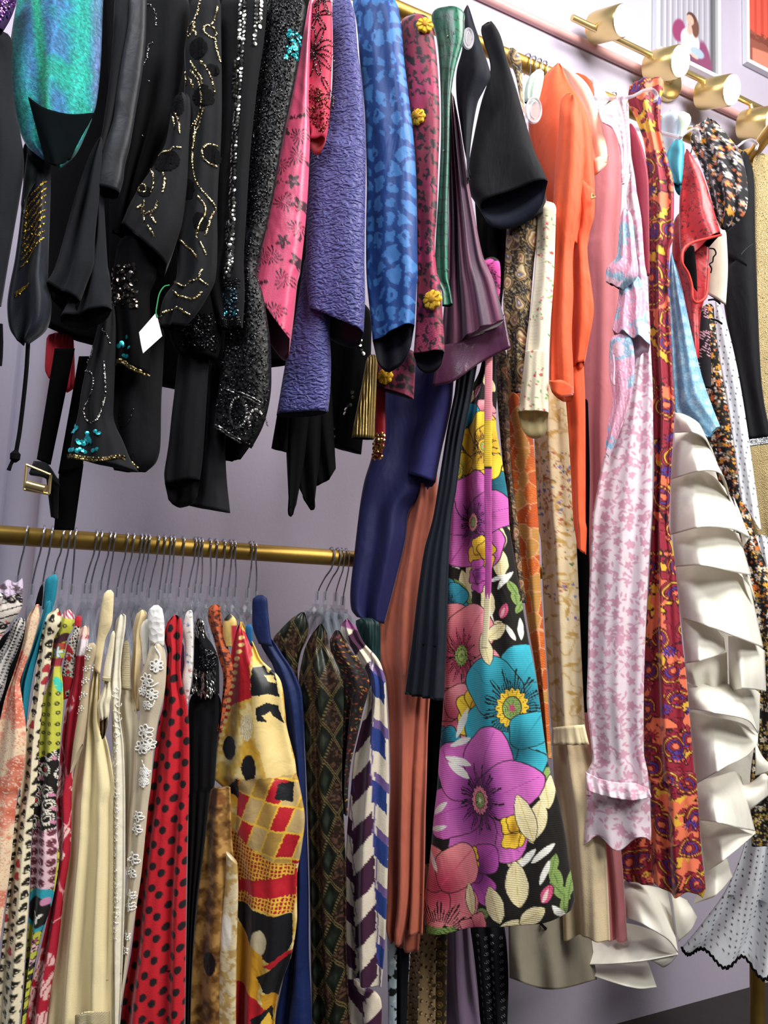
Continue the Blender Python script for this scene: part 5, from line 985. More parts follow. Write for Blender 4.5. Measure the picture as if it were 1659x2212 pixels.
garment_piece(t, 'hem_flounce', cO(246, 140, 240, 340, 228, 480, 215, 602), cO(735, 170, 742, 400, 748, 520, 742, 600), m_burn, yf=-.214, dyaw=-4, folds=((2.4, .006, .1),), paint=p_burn, th=.35, hemwave=(1.6, .012, .65), ramp=(.4, 1.), lining=mat('pale_voile', '#e6cdd8', rough=.8))
sheet(t, 'hem_ruffle', cO(232, 60, 330, 110, 480, 145, 620, 150, 735, 200), cO(246, 205, 340, 240, 480, 270, 600, 285, 742, 262), m_burn, [-.158, -.228], [-.166, -.236], bulge=.006, folds=((6.2, .003, .2), (2.6, .003, .5)), paint=p_burn, thick=.002)
strap_m = mat('white_lace_strap', '#efe6ee', rough=.7, kind='bead', bscale=300, bump=.6)
for q in ((852, 530, 880, 640, 895, 760, 900, 880, 872, 1000), (893, 560, 898, 680, 905, 800, 912, 940)):
    P = np.array([at(x, y, -.206) for x, y in cC(*q)]); b = MB(); b.tube(spline(P, 30), .0034, 8, flat=.5); b.build('lace_strap', strap_m, t)
sheet(t, 'bodice_top', cC(735, 600, 800, 555, 880, 515, 893, 545), cC(760, 660, 820, 700, 862, 820, 868, 990), m_burn, -.17, -.2, bulge=.008, paint=p_burn)
t = thing('lace_camisole', 'white lace edge showing behind the pink burnout dress straps', 'camisole')
sheet(t, 'lace_edge', cC(700, 415, 740, 450, 800, 540), cC(715, 560, 735, 600, 770, 580), mat('white_lace', '#e9eaf0', rough=.7, kind='bead', bscale=140, bump=1.), -.12, -.12, bulge=.01, folds=((4, .003, .2),))

# maroon print gown
def p_70(x, y):
    ink = '#350c1b'; wx = x + 8 * (vn(x, y, 22, 1) - .5); wy = y + 10 * (vn(x, y, 22, 2) - .5)
    n1 = fbm(wx, wy, 34, 3); n2 = fbm(wx + 70, wy, 30, 5); C = fill(x, '#962236')
    C = over(C, '#ee7a56', (n1 > .52) * 1.); C = over(C, ink, soft(np.abs(n1 - .52) * 60 - 1.1, 1.)); C = over(C, '#e8b43c', ((n2 > .58) & (n1 <= .60)) * 1.); C = over(C, ink, soft(np.abs(n2 - .58) * 55 - 1.1, 1.) * (n1 <= .6))
    d1, d2, ox, oy, h = cells(wx, wy, 46, 91, .7, 1.7); an = h * 6.3; u = ox * np.cos(an) + oy * np.sin(an); v = -ox * np.sin(an) + oy * np.cos(an); r = np.hypot(u * 1.0, v * .82) * (1 - .30 * np.cos(np.arctan2(v, u))) ; on = h > .18
    for rad, c in ((21, '#9c2238'), (17.5, '#e8b43c'), (14.5, '#a3263e'), (11, '#5340a0'), (8, '#9c2238'), (5, '#ee7a56')):
        C = over(C, ink, soft(r - rad - 1.1, 1.) * on); C = over(C, c, soft(r - rad, 1.) * on)
    C = over(C, ink, (np.abs(np.sin(np.arctan2(v, u) * 9)) < .22) * (r > 11.8) * (r < 14.5) * on)
    f1, f2, px_, py_, k = cells(x + 13, y + 9, 50, 92, .8, 1.25); fo = k > .3; q = petals(px_, py_, 13.5, 10, .30, k * 9); fa = np.arctan2(py_, px_)
    C = over(C, ink, soft(q - 1.6, 1.1) * fo); C = over(C, np.where((k > .74)[:, None], hexs('#5340a0'), hexs('#ac2a40')), soft(q, 1.1) * fo); C = over(C, ink, (np.abs(np.sin(fa * 5 + k * 4.5)) < .16) * soft(q + 1, 1) * fo); C = over(C, '#7d1a30', soft(np.hypot(px_, py_) - 3.8, 1) * fo)
    C = leaves(C, x, y, 19, 93, 9.5, 4.4, ink, prob=.5); C = leaves(C, x, y, 19, 93, 8.4, 3.2, '#a42c3a', prob=.5); return C
m_70 = mat('maroon_print', attr=True, rough=.55, sheen=.25, wr=.2, bump=.15, var=.03)
t = thing('print_gown', 'long maroon, orange, yellow and purple printed gown with high shoulder', 'gown')
garment_piece(t, 'gown_body', cC(905, 470, 900, 560, 945, 660, 985, 780, 1000, 950, 1000, 1250) + cF(1006, 60, 1010, 350, 1018, 700, 1030, 900, 1040, 1300, 1028, 1600) + cJ(748, 200, 728, 600, 702, 1000, 690, 1500, 700, 2100) + cO(738, 120, 748, 500, 752, 800, 768, 955), cC(1078, 424, 1092, 450, 1078, 560, 1076, 700, 1112, 860, 1146, 1000, 1142, 1300) + cF(1124, 100, 1124, 300, 1132, 560, 1142, 800, 1152, 960, 1132, 1300, 1120, 1600) + cJ(890, 150, 930, 400, 960, 700, 985, 1000, 1020, 1300, 1050, 1650, 1085, 2050) + cO(1098, 80, 1118, 380, 1142, 700, 1172, 960, 1150, 1035), m_70, yf=-.198, dyaw=14, folds=((1.5, .010, .15), (2.9, .006, .45)), paint=p_70, px=1.7, th=.36, top=0, hemwave=(1.4, .008, .9), lining=mat('maroon_lining', '#3d0f1d', rough=.7))
garment_piece(t, 'back_panel', cO(480, 500, 470, 660, 462, 800, 482, 882), cO(760, 500, 765, 700, 760, 850, 768, 945), m_70, yf=-.12, folds=((2.6, .005, .15),), paint=p_70, th=.3)
garment_piece(t, 'lining_panel', cC(900, 660, 908, 800, 940, 1000, 960, 1250, 985, 1500), cC(935, 690, 985, 830, 1010, 980, 1014, 1250, 1016, 1500), mat('crimson_satin', '#8f1f3a', rough=.5, sheen=.3, wr=.2), yf=-.203, folds=NOF, th=.3, top=.1)

# pale blue collar blouse and blue lace sleeve
t = thing('satin_collar_blouse', 'pale blue blouse with rolled satin collar and aqua cuff', 'blouse')
m_pblue = mat('pale_blue_satin', '#c3dcec', rough=.4, sheen=.2, wr=.4, var=.03, spec=.5)
garment_piece(t, 'shoulder', cC(1085, 597, 1074, 680, 1076, 780, 1100, 870, 1118, 960), cC(1210, 602, 1220, 660, 1200, 730, 1190, 780, 1190, 850), m_pblue, yf=-.16, folds=((1.1, .008, .2),), th=.4, top=.15)
garment_piece(t, 'collar_roll', cC(1160, 615, 1180, 680, 1175, 760), cC(1222, 603, 1242, 650, 1205, 730), mat('mint_satin', '#d3ead9', rough=.4, wr=.3), yf=-.185, folds=NOF, th=.5, top=.2)
garment_piece(t, 'cuff', cC(1150, 755, 1112, 830, 1108, 900, 1150, 1000), cC(1195, 750, 1204, 800, 1200, 900, 1190, 1008), mat('aqua_satin', '#3fa6bd', rough=.42, wr=.3, spec=.5), yf=-.178, folds=((1, .006, .2),), th=.45, tilt=.02, top=.1, lining=mat('aqua_dark', '#24788c', rough=.6))
def p_lace(x, y):
    C = fill(x, '#7fb0d2'); C = over(C, '#6a9cc4', fbm(x, y, 26, 4)); d1, d2, ox, oy, h = cells(x + y * .2, y, 20, 101, .7, 1.3); a = np.arctan2(oy, ox); r = np.hypot(ox, oy / 1.2)
    C = over(C, '#b4d6ea', soft(r - 7, 1.3) * .75); C = over(C, '#7fb0d2', (np.abs(np.sin(a * 3 + r * .6 + h * 8)) < .35) * (r < 7)); C = over(C, '#a4cbe4', (np.abs(np.sin(x * .7 + 6 * fbm(x, y, 14, 3))) > .9) * .7); return C
t = thing('lace_blouse', 'sky blue lace sleeve hanging above the white ruffles', 'blouse')
garment_piece(t, 'sleeve', cF(1130, 110, 1118, 350, 1135, 650, 1150, 900, 1165, 1000, 1330, 1120), cF(1140, 120, 1185, 280, 1245, 560, 1300, 790, 1352, 940, 1400, 1060), mat('blue_lace', attr=True, rough=.7, kind='crush', bscale=60, bump=.5, wr=.3, var=.03), yf=-.165, folds=((1.2, .008, .3), (2.4, .004, .1)), paint=p_lace, th=.4, lining=mat('sky_lining', '#6ea7cb', rough=.7), dyaw=10)

# red brocade
def p_qi(x, y):
    C = fill(x, '#c3262c'); C = over(C, '#a81e28', fbm(x, y, 20, 2)); d1, d2, ox, oy, h = cells(x, y, 24, 111, .7, 1.1); q = petals(ox, oy, 9, 5, .3, h * 9)
    C = over(C, '#5a1418', soft(np.abs(q) - .9, 1) * (h > .35)); C = over(C, '#d8483c', soft(q + 3, 2) * .6 * (h > .35)); C = leaves(C, x, y, 13, 112, 5, 1.8, '#55131a', prob=.5); return C
m_qi = mat('red_brocade', attr=True, rough=.38, sheen=.2, spec=.5, kind='crush', bscale=60, bump=.3, wr=.3, var=.04)
t = thing('brocade_blouse', 'red satin brocade blouse with corded open sleeve edges', 'blouse')
garment_piece(t, 'sleeve', cC(1208, 800, 1185, 960, 1176, 1150, 1178, 1330, 1200, 1440), cC(1238, 830, 1295, 930, 1338, 1050, 1370, 1160, 1402, 1268), m_qi, yf=-.18, folds=((1.1, .006, .2),), paint=p_qi, th=.38, top=.08, dyaw=10, lining=m_black2)
garment_piece(t, 'front', cC(1150, 1150, 1140, 1300, 1140, 1500) + cF(1145, 200, 1190, 380, 1215, 500, 1255, 700), cC(1320, 1150, 1340, 1300, 1335, 1450) + cF(1335, 200, 1320, 340, 1292, 460, 1285, 690), m_qi, yf=-.165, folds=((1.3, .005, .3),), paint=p_qi, th=.35)
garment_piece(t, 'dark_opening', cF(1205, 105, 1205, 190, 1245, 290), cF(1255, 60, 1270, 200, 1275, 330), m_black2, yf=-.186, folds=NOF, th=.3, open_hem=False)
b = MB(); b.tube(spline(np.array([at(x, y, -.197) for x, y in cF(1402, 18, 1330, 38, 1250, 60, 1200, 98, 1192, 170, 1225, 230, 1245, 300, 1250, 370, 1272, 388, 1320, 355, 1332, 270, 1335, 200)]), 60), .0030, 10); b.build('corded_edge', mat('red_cord', '#cf4038', rough=.4, bump=.1), t)

# dark ditsy floral dress with puffed sleeve
def ditsy(base, cols, hearts, sc, R_):
    def f(x, y):
        C = fill(x, base); C = leaves(C, x, y, sc * .5, 121, sc * .22, sc * .08, '#6f6a6c', prob=.6); C = flowers(C, x + 9, y + 5, sc * .55, 122, R_ * .55, cols[:3], None, 5, .3, .75); C = flowers(C, x, y, sc, 123, R_, cols, hearts, 5, .28, .75); return C
    return f
p_puff = ditsy('#1b1a1e', ['#efe9e2', '#8b8a90', '#d77a50', '#e9a94a', '#cfc6c0'], '#e4a23a', 19, 7.5)
p_ditsy = ditsy('#17140f', ['#f1ede0', '#e4793c', '#edaa3e', '#7d7a60', '#f0d9c0'], '#d98a2a', 17, 7)
p_gold = ditsy('#191510', ['#e9cf7c', '#c9a24c', '#f0ead2', '#d8b25a'], '#8a5a2a', 15, 5.5)
m_dit = mat('ditsy_print', attr=True, rough=.75, sheen=.2, wr=.35, bump=.2, var=.03)
t = thing('ditsy_dress', 'black dress strewn with small orange and white flowers, large puffed sleeve', 'dress')
garment_piece(t, 'puff_sleeve', cC(1300, 650, 1262, 685, 1240, 780, 1290, 890, 1340, 1040, 1372, 1170, 1400, 1240), cC(1385, 652, 1440, 735, 1502, 820, 1540, 940, 1550, 1070, 1530, 1170, 1440, 1255), m_dit, yf=-.15, folds=((3.2, .006, .2), (1.1, .006, .4)), paint=p_puff, th=.5, thmax=.06, top=.12, ramp=(1, 1))
garment_piece(t, 'skirt', cF(1280, 420, 1290, 600, 1295, 850, 1315, 1080, 1370, 1290, 1450, 1560) + cJ(1540, 700, 1560, 1300, 1570, 1700) + cO(1520, 100, 1530, 640), cF(1365, 380, 1412, 640, 1455, 860, 1495, 1100, 1535, 1330, 1575, 1600) + cJ(1720, 700, 1740, 1300) + cO(1800, 60, 1830, 640), m_dit, yf=-.145, folds=((1.4, .006, .1),), paint=lambda x, y: np.where((y < 1350)[:, None], p_ditsy(x, y), p_gold(x, y)), th=.3, dyaw=8)
t = thing('knit_top', 'black and pink checked knit just left of the small orange flower dress', 'top')
def p_chk(x, y): return over(fill(x, '#17131a'), '#d9a3b4', ((np.sin(x * 1.3 + y * .8) > .2) & (np.sin(y * 1.1 - x * .6) > -.1)) * (fbm(x, y, 26, 3) > .45))
garment_piece(t, 'body', cF(1262, 430, 1250, 560, 1262, 700, 1290, 850), cF(1330, 400, 1345, 560, 1350, 740, 1350, 850), mat('checked_knit', attr=True, rough=.8, bump=.3), yf=-.152, folds=NOF, paint=p_chk)

# white dotted dress
def p_dot(x, y):
    C = fill(x, '#e4e8ee'); sc = 11.0 if True else 0; X = (x + y * .12) / 12.5; Y = (y - x * .1) / 12.5; fx = X - np.floor(X) - .5; fy = Y - np.floor(Y) - .5; hx = _h(np.floor(X), np.floor(Y), 4)
    return over(C, '#17181e', soft(np.hypot(fx, fy) * 12.5 - 1.75, 1.0) * (hx > .12))
m_dot = mat('dotted_swiss', attr=True, rough=.85, wr=.3, bump=.2, var=.02)
t = thing('dotted_dress', 'long white dress with tiny black dots and black lettuce hem', 'dress')
garment_piece(t, 'bodice', cF(1362, 372, 1368, 480, 1395, 700, 1432, 900, 1470, 1150, 1510, 1450), cF(1392, 380, 1440, 520, 1495, 760, 1545, 1060, 1590, 1380, 1625, 1636), m_dot, yf=-.138, folds=((1.2, .004, .2),), paint=p_dot, th=.3, dyaw=6)
g = garment_piece(t, 'skirt', cJ(1480, 200, 1560, 900, 1540, 1500) + cO(1520, 100, 1480, 600, 1330, 980, 1150, 1230, 985, 1420), cJ(1700, 200, 1760, 900, 1800, 1600) + cO(1830, 600, 1860, 1200, 1880, 1640), m_dot, yf=-.10, dyaw=-8, folds=((2.4, .014, .3), (4.3, .005, .1)), paint=p_dot, th=.2, ramp=(.2, 1.2), hemwave=(3.2, .012, .3), lining=mat('white_swiss_inside', '#c9ccd4', rough=.85))
hem = g.V[-1]; nx = g.nrm; b = MB(); P = np.array([p + nx * .002 + np.array([0, 0, .003 * math.sin(i * 1.9)]) for i, p in enumerate(hem)]); b.tube(P, .0028, 6); b.build('lettuce_edge', m_black2, t)
sheet(t, 'waist_tie', cF(1335, 368, 1372, 365, 1402, 388), cF(1336, 376, 1372, 374, 1402, 396), m_black2, -.15, -.15, bulge=.004)
sheet(t, 'waist_tie', cF(1350, 470, 1385, 480, 1412, 498), cF(1350, 478, 1385, 488, 1412, 506), m_black2, -.15, -.15, bulge=.004)
t = thing('scalloped_blouse', 'cream blouse sliver with a black scalloped edge beside the red brocade', 'blouse')
g = garment_piece(t, 'body', cC(1345, 1290, 1338, 1400) + cF(1335, 60, 1338, 200, 1330, 340), cC(1430, 1230, 1440, 1400) + cF(1440, 60, 1440, 240, 1430, 400), mat('ivory_cotton', '#e6dcc6', rough=.8, wr=.2), yf=-.145, folds=NOF)
b = MB(); b.tube(spline(np.array([at(x, y, -.155) for x, y in cF(1342, 92, 1366, 96, 1376, 120, 1362, 140, 1358, 165, 1340, 178, 1352, 200, 1348, 225)]), 30), .0016, 6); b.build('scallop_edge', m_black2, t)

# black top with crystal cuff, gold glitter dress
t = thing('crystal_cuff_top', 'black long sleeve ending in a band of white crystals at the right', 'top')
garment_piece(t, 'sleeve', cC(1500, 820, 1472, 950, 1432, 1150, 1408, 1310) + cF(1402, 100, 1408, 300, 1432, 480, 1480, 720, 1522, 920, 1548, 1130), cC(1555, 825, 1582, 960, 1590, 1300, 1596, 1500) + cF(1592, 60, 1604, 400, 1620, 760, 1640, 940, 1680, 1122), m_ink, yf=-.10, folds=((1.1, .005, .2),), th=.35, top=.03, dyaw=6)
g = sheet(t, 'crystal_band', cF(1546, 1132, 1600, 1125, 1690, 1112), cF(1549, 1170, 1600, 1164, 1690, 1152), m_ink, -.122, -.122, bulge=.004)
pts = []
for k in range(4):
    for i in range(17): pts.append(cF(1552 + i * 8.2, 1137 - i * 1.15 + k * 9)[0])
studs(g, pts, .0022, mat('white_crystal', '#e9edf4', rough=.1, metal=.6, bump=0), 'crystals', tilt=.15, k=8, dome=.6)
t = thing('glitter_dress', 'gold glitter lurex dress at the far right edge', 'dress')
m_glit = mat('gold_glitter', '#a8956a', rough=.5, metal=.3, kind='bead', bscale=420, bump=.6, var=.2)
g = garment_piece(t, 'dress_body', cC(1565, 850, 1575, 960, 1580, 1200, 1585, 1500) + cF(1575, 300, 1560, 800, 1530, 1150, 1545, 1350, 1570, 1600) + cJ(1590, 300, 1650, 700), cC(1660, 830, 1760, 900, 1780, 1500) + cF(1780, 600, 1780, 1600) + cJ(1830, 300, 1850, 600), m_glit, yf=-.075, folds=((2.2, .008, .1),), th=.3, dyaw=-40, thmax=.02, top=.04)
studs(g, inside([(1625, 335), (1700, 335), (1700, 1150), (1645, 1150)], 1500, 77) if True else [], .0012, mat('glitter_fleck', '#f1e2b0', rough=.2, metal=.9, bump=0), 'glitter', tilt=.9, k=5)

# white tiered ruffle dress
m_ruf = mat('ivory_taffeta', '#ece9dc', rough=.6, sheen=.25, wr=.3, var=.02, bump=.1, spec=.35); m_ruf2 = mat('ivory_taffeta_inside', '#ded6c0', rough=.7, wr=.2, var=.02, bump=.1)
t = thing('ruffle_dress', 'ivory taffeta dress of stacked wide ruffles with stitched hems', 'dress')
garment_piece(t, 'under_dress', cS(128, 160, 110, 600, 120, 1200, 200, 1900) + cJ(1010, 1300, 1060, 2000) + cO(880, 400, 700, 900), cS(300, 200, 480, 700, 620, 1200, 740, 1700) + cJ(1560, 1300, 1600, 1800) + cO(1500, 300, 1250, 800), m_ruf, yf=-.06, folds=((1.5, .008, .2),), th=.3, dyaw=4)
def tier(top, bot, yt, yb, bulge=.03, folds=(), belly=.012):
    if not np.isscalar(yb): yb = [max(yb[0], -.155)] + list(yb[1:])
    sheet(t, 'ruffle', top, bot, m_ruf, yt, yb, bulge=bulge, folds=folds, belly=belly, under=m_ruf2, px=4, thick=.002)
tier(cS(128, 140, 190, 150, 270, 190, 330, 240), cS(120, 290, 270, 290, 360, 340, 425, 475), -.17, [-.205, -.215, -.205, -.17])
tier(cS(125, 270, 230, 270, 330, 310, 400, 400), cS(95, 632, 330, 566, 480, 600, 548, 815), -.15, [-.2, -.225, -.215, -.16])
tier(cS(100, 560, 250, 540, 400, 600, 520, 720), cS(95, 1040, 330, 980, 560, 1000, 678, 1055), -.14, [-.195, -.225, -.22, -.17])
tier(cS(560, 760, 600, 850, 640, 960), cS(630, 1125, 655, 1095, 680, 1052), -.15, -.16, bulge=.01)
tier(cS(110, 960, 300, 940, 480, 980, 600, 1030), cS(130, 1275, 330, 1262, 560, 1310, 690, 1335), -.13, [-.19, -.22, -.225, -.185])
tier(cS(560, 1180, 620, 1220, 665, 1290), cS(640, 1370, 690, 1440, 722, 1520), -.14, -.17, bulge=.012)
tier(cS(130, 1230, 300, 1215, 500, 1250, 680, 1400), cS(175, 1650, 400, 1720, 560, 1780, 780, 1865), -.12, [-.19, -.215, -.225, -.2], folds=((1.5, .012, .2),))
tier(cS(175, 1640, 300, 1650, 420, 1720, 490, 1800), cS(205, 1985, 330, 1960, 440, 1925, 500, 1885), -.15, [-.2, -.215, -.215, -.2], bulge=.02, folds=((1, .008, .4),))
tier(cS(520, 1780, 600, 1790, 700, 1830, 790, 1890), cS(530, 2195, 600, 2170, 700, 2175, 800, 2190), -.17, [-.2, -.21, -.21, -.19], bulge=.02, folds=((1.5, .008, .1),))
tier(cS(205, 1975, 300, 1960, 400, 1940, 510, 1900), cS(220, 2120, 330, 2170, 450, 2180, 520, 2190), -.14, -.15, bulge=.02, folds=((2.1, .008, .1),))
tier(cJ(1020, 1330, 1180, 1340, 1330, 1360, 1480, 1400), cJ(1045, 1560, 1250, 1590, 1500, 1645, 1585, 1745), -.13, [-.2, -.22, -.22, -.2], folds=((1.4, .012, .3),))
tier(cJ(1390, 1380, 1470, 1400, 1560, 1410, 1600, 1440), cJ(1385, 1520, 1480, 1560, 1560, 1700, 1590, 1745), -.15, -.17, bulge=.015)
tier(cJ(1050, 1570, 1250, 1620, 1450, 1670, 1582, 1750), cJ(1095, 2148, 1330, 2010, 1490, 1930, 1580, 1830), -.14, [-.2, -.215, -.215, -.195], bulge=.02, folds=((1.2, .010, .1),))
tier(cJ(1560, 1800, 1600, 1900, 1640, 1960), cJ(1560, 2080, 1640, 2060, 1720, 2020), -.15, -.17, bulge=.01)
tier(cO(1095, 140, 1280, 90, 1400, 60, 1450, 100), cO(1110, 440, 1280, 460, 1430, 500, 1560, 525), -.12, [-.19, -.205, -.21, -.18], folds=((1.1, .012, .2),))
tier(cO(1380, 150, 1480, 160, 1560, 120, 1660, 30), cO(1500, 372, 1560, 330, 1610, 290, 1660, 250), -.13, -.16, bulge=.012)
tier(cO(1120, 430, 1280, 450, 1430, 490, 1562, 525), cO(1170, 850, 1300, 760, 1450, 640, 1560, 545), -.13, [-.18, -.2, -.2, -.17], bulge=.015)
tier(cO(1170, 780, 1260, 740, 1340, 740), cO(1080, 1090, 1260, 1020, 1385, 880), -.13, [-.18, -.19, -.17], bulge=.015)
tier(cO(520, 880, 640, 930, 780, 960, 880, 980), cO(500, 1180, 700, 1260, 880, 1370, 960, 1470), -.05, [-.08, -.13, -.165, -.17], folds=((1.2, .01, .1),))
tier(cO(900, 1010, 980, 1040, 1040, 1070), cO(960, 1390, 1060, 1300, 1108, 1200), -.13, -.155, bulge=.012)
tier(cO(440, 1230, 640, 1260, 850, 1340, 950, 1450), cO(100, 1565, 400, 1560, 700, 1530, 955, 1480), -.03, [-.05, -.09, -.14, -.165], bulge=.02)
tier(cO(100, 1580, 300, 1570, 520, 1560, 720, 1540), cO(110, 1600, 400, 1690, 640, 1750, 790, 1740), -.03, [-.04, -.08, -.12, -.13], bulge=.012)
tier(cO(640, 1500, 760, 1480, 880, 1470, 955, 1480), cO(800, 1560, 840, 1590, 900, 1555, 955, 1490), -.13, -.14, bulge=.01)
m_gauze = mat('grey_beige_gauze', '#8f8776', rough=.8, wr=.3, trans=.12)
sheet(t, 'gauze_underskirt', cN(880, 900, 1100, 880, 1250, 950, 1400, 1000), cN(890, 1370, 1100, 1440, 1250, 1435, 1450, 1380), m_gauze, -.06, -.075, bulge=.03, folds=((2.4, .01, .2),), px=5)
sheet(t, 'gauze_underskirt', cN(1080, 1000, 1120, 1040, 1160, 1075), cN(1075, 1010, 1110, 1055, 1158, 1082), m_black2, -.08, -.08)

# plastic hanger ends and size markers that poke out on the right
mkr = mat('marker_plastic', '#cfccd6', rough=.12, bump=0, spec=.9, trans=.5); mkd = mat('marker_disc', '#d8d0d8', rough=.1, bump=0, spec=.9, trans=.8)
def tip(label, P, y, r=.0042, hanger_name='clothes_hanger', yb=None):
    t = thing(hanger_name, label, 'hanger'); q = np.array([at(px_, py_, y) for px_, py_ in P]); b = MB(); b.tube(spline(q, 22), r, 8, flat=.6)
    q0 = q[0]; b.tube([q0, q0 * .5 + np.array([q0[0], -.03, 2.19]) * .5, np.array([q0[0], -.0, 2.20])], r * .9, 8)
    b.build('hanger_body', mkr, t)
    b = MB(); x0 = q0[0]; b.tube(spline([(x0, 0, 2.195), (x0, -.012, 2.22), (x0, -.0205, 2.258)] + [(x0, -.0205 * math.cos(a), 2.26 + .0205 * math.sin(a)) for a in np.linspace(.2, 3.4, 8)], 26), .0015, 8); b.build('hook', m_steel, t)
tip('clear plastic hanger whose notched end crosses the pink burnout strap', cC(860, 535, 920, 525, 980, 495, 1030, 490, 1055, 520, 1045, 550), -.215, .0052)
tip('white plastic hanger end between pale blue collar and puffed sleeve', cC(1180, 750, 1215, 720, 1255, 705, 1280, 730, 1285, 770), -.205, .0052)
tip('white plastic hanger end left of the gold glitter dress', cC(1490, 800, 1530, 770, 1570, 762, 1600, 785, 1595, 812), -.14, .0045)
for lab, cx, cy, rx, ry in (('round clear size marker beside the orange dress', 385, 600, 42, 72), ('round clear size marker on the navy sleeve', 28, 210, 28, 56)):
    t = thing('size_marker', lab, 'size marker'); y = -.228 if cx > 100 else -.225; c = at(*cC(cx, cy)[0], y); a_ = np.linspace(0, 2 * PI, 25)
    e = np.array([at(*cC(cx + rx * math.cos(q) * .95, cy + ry * math.sin(q) * .95)[0], y) for q in a_]); b = MB(); b.tube(e, .0022, 8)
    e2 = np.array([at(*cC(cx + rx * .45 * math.cos(q), cy + ry * .6 * math.sin(q))[0], y) for q in a_[6:20]]); b.tube(e2, .0018, 8); b.build('ring', mkr, t)
    V = [c] + list(np.array([at(*cC(cx + rx * math.cos(q) * .9, cy + ry * math.sin(q) * .9)[0], y) for q in a_[:-1]])); b = MB(); b.add(V, [(0, 1 + i, 1 + (i + 1) % 24) for i in range(24)]); b.build('disc', mkd, t)
for k, (px_, lab) in enumerate(((1133, 'nearest the paisley shoulder'), (1145, 'second from the paisley shoulder'), (1157, 'third from the paisley shoulder'), (1169, 'closest to the orange shoulder'))):
    t = thing('clothes_hanger', 'steel hanger hook over the upper rail, ' + lab, 'hanger', 'bare hooks on the upper rail'); c = at(px_, 158, 0.); x0 = c[0]
    b = MB(); b.tube(spline([(x0 + .01, 0, 2.165), (x0 + .006, -.012, 2.21), (x0, -.0215, 2.25)] + [(x0, -.0215 * math.cos(a), 2.26 + .0215 * math.sin(a)) for a in np.linspace(0, 3.4, 9)], 28), .0019, 8); b.build('hook', m_steel, t)
    b = MB(); b.tube(spline([(x0 + .01, -.12, 2.125), (x0 + .01, -.04, 2.155), (x0 + .01, 0, 2.167), (x0 + .01, .04, 2.155), (x0 + .01, .12, 2.125)], 16), .004, 8); b.build('hanger_body', m_clear, t)

# ================================================================== lower rail: blouses on clear hangers
m_lrc = mat('printed_blouse_cloth', attr=True, rough=.75, sheen=.2, wr=.35, bump=.2, var=.04)
m_lsat = mat('printed_satin', attr=True, rough=.42, sheen=.15, spec=.45, kind='crush', bscale=34, bump=.6, wr=.35, var=.06)
B1 = ((1.3, .005, .2), (2.6, .0025, .55))

def p_frill(x, y):
    C = fill(x, '#efe6dc'); wx = x + 8 * (vn(x, y, 10, 2) - .5); d1, d2, ox, oy, h = cells(wx, y, 17, 201, .8, 1.1)
    C = over(C, '#141014', (h > .55) * soft(d1 - 9, 1)); C = over(C, '#c8323c', soft(petals(ox, oy, 5.2, 5, .3), 1) * (h < .4)); C = over(C, '#efe6dc', soft(np.abs(petals(ox, oy, 4.6, 8, .3)) - .9, 1)); C = over(C, '#141014', (np.abs(np.sin(y * .21 + x * .07)) > .96) * .9); return C
t = thing('frilled_blouse', 'red, white and black paisley blouse with lilac frilled collar at far left', 'blouse')
garment_piece(t, 'shoulder', cG(-160, 540, -160, 800, -160, 950), cG(148, 530, 135, 640, 62, 735, 0, 840), m_lrc, yf=-.205, folds=B1, paint=p_frill, th=.5)
def p_frill2(x, y): return over(fill(x, '#b9a9bb'), '#4a3440', sstep(.5, .62, fbm(x, y, 9, 7)))
sheet(t, 'frill', cG(-120, 500, 0, 485, 50, 450, 100, 470, 142, 440), cG(-120, 600, 0, 575, 60, 555, 110, 540, 148, 530), m_lrc, -.17, -.21, paint=p_frill2, folds=((6, .006, .1), (3.3, .004, .4)), bulge=.01)
def p_hound(x, y):
    X = (x * .93 + y * .37) / 9.; Y = (y * .93 - x * .37) / 7.; fx = X - np.floor(X); fy = Y - np.floor(Y); return over(fill(x, '#eceae6'), '#121115', soft((np.abs(fx - .5) * 1.6 + fy * .8 - .62) * 8, 1.2))
t = thing('houndstooth_blouse', 'black and white houndstooth blouse sleeve at far left', 'blouse')
garment_piece(t, 'sleeve', cG(95, 700, 30, 860, -60, 1000, -120, 1240), cG(168, 690, 150, 800, 110, 910, 62, 1020, 20, 1180, -20, 1290), m_lrc, yf=-.195, folds=B1, paint=p_hound, th=.5, top=.1)
t = thing('long_blouse', 'plain black blouse behind the houndstooth sleeve', 'blouse')
garment_piece(t, 'body', cG(0, 800, -60, 1100, -100, 1400, -120, 1700), cG(200, 720, 180, 1000, 130, 1300, 60, 1700), m_black2, yf=-.10, folds=B1)
def p_coral(x, y):
    C = fill(x, '#e0876f'); n = fbm(x, y, 46, 211); C = over(C, '#f0d6b4', sstep(.44, .50, n)); C = over(C, '#cf6a50', sstep(.36, .30, n))
    f = fbm(x, y, 5.5, 213); C = over(C, '#f2dcc0', soft(np.abs(f - .5) * 34 - 1.0, 1.2) * (n < .47)); C = over(C, '#d98668', soft(np.abs(f - .5) * 34 - .9, 1.2) * (n >= .47) * .75); return C
t = thing('batik_blouse', 'coral and cream batik blouse in front at the far left', 'blouse')
garment_piece(t, 'sleeve', cG(222, 612, 175, 700, 148, 850, 90, 1040, 35, 1200, 0, 1350, -60, 1600, -90, 1778) + cK(-120, 700, -160, 1300), cG(258, 604, 252, 700, 205, 880, 152, 1030, 130, 1110, 142, 1210, 166, 1400, 160, 1600, 132, 1778) + cK(112, 200, 62, 700, 32, 900, -20, 1280), m_lrc, yf=-.222, folds=((1.2, .008, .3), (2.2, .003, .1)), paint=p_coral, th=.4, top=.05)
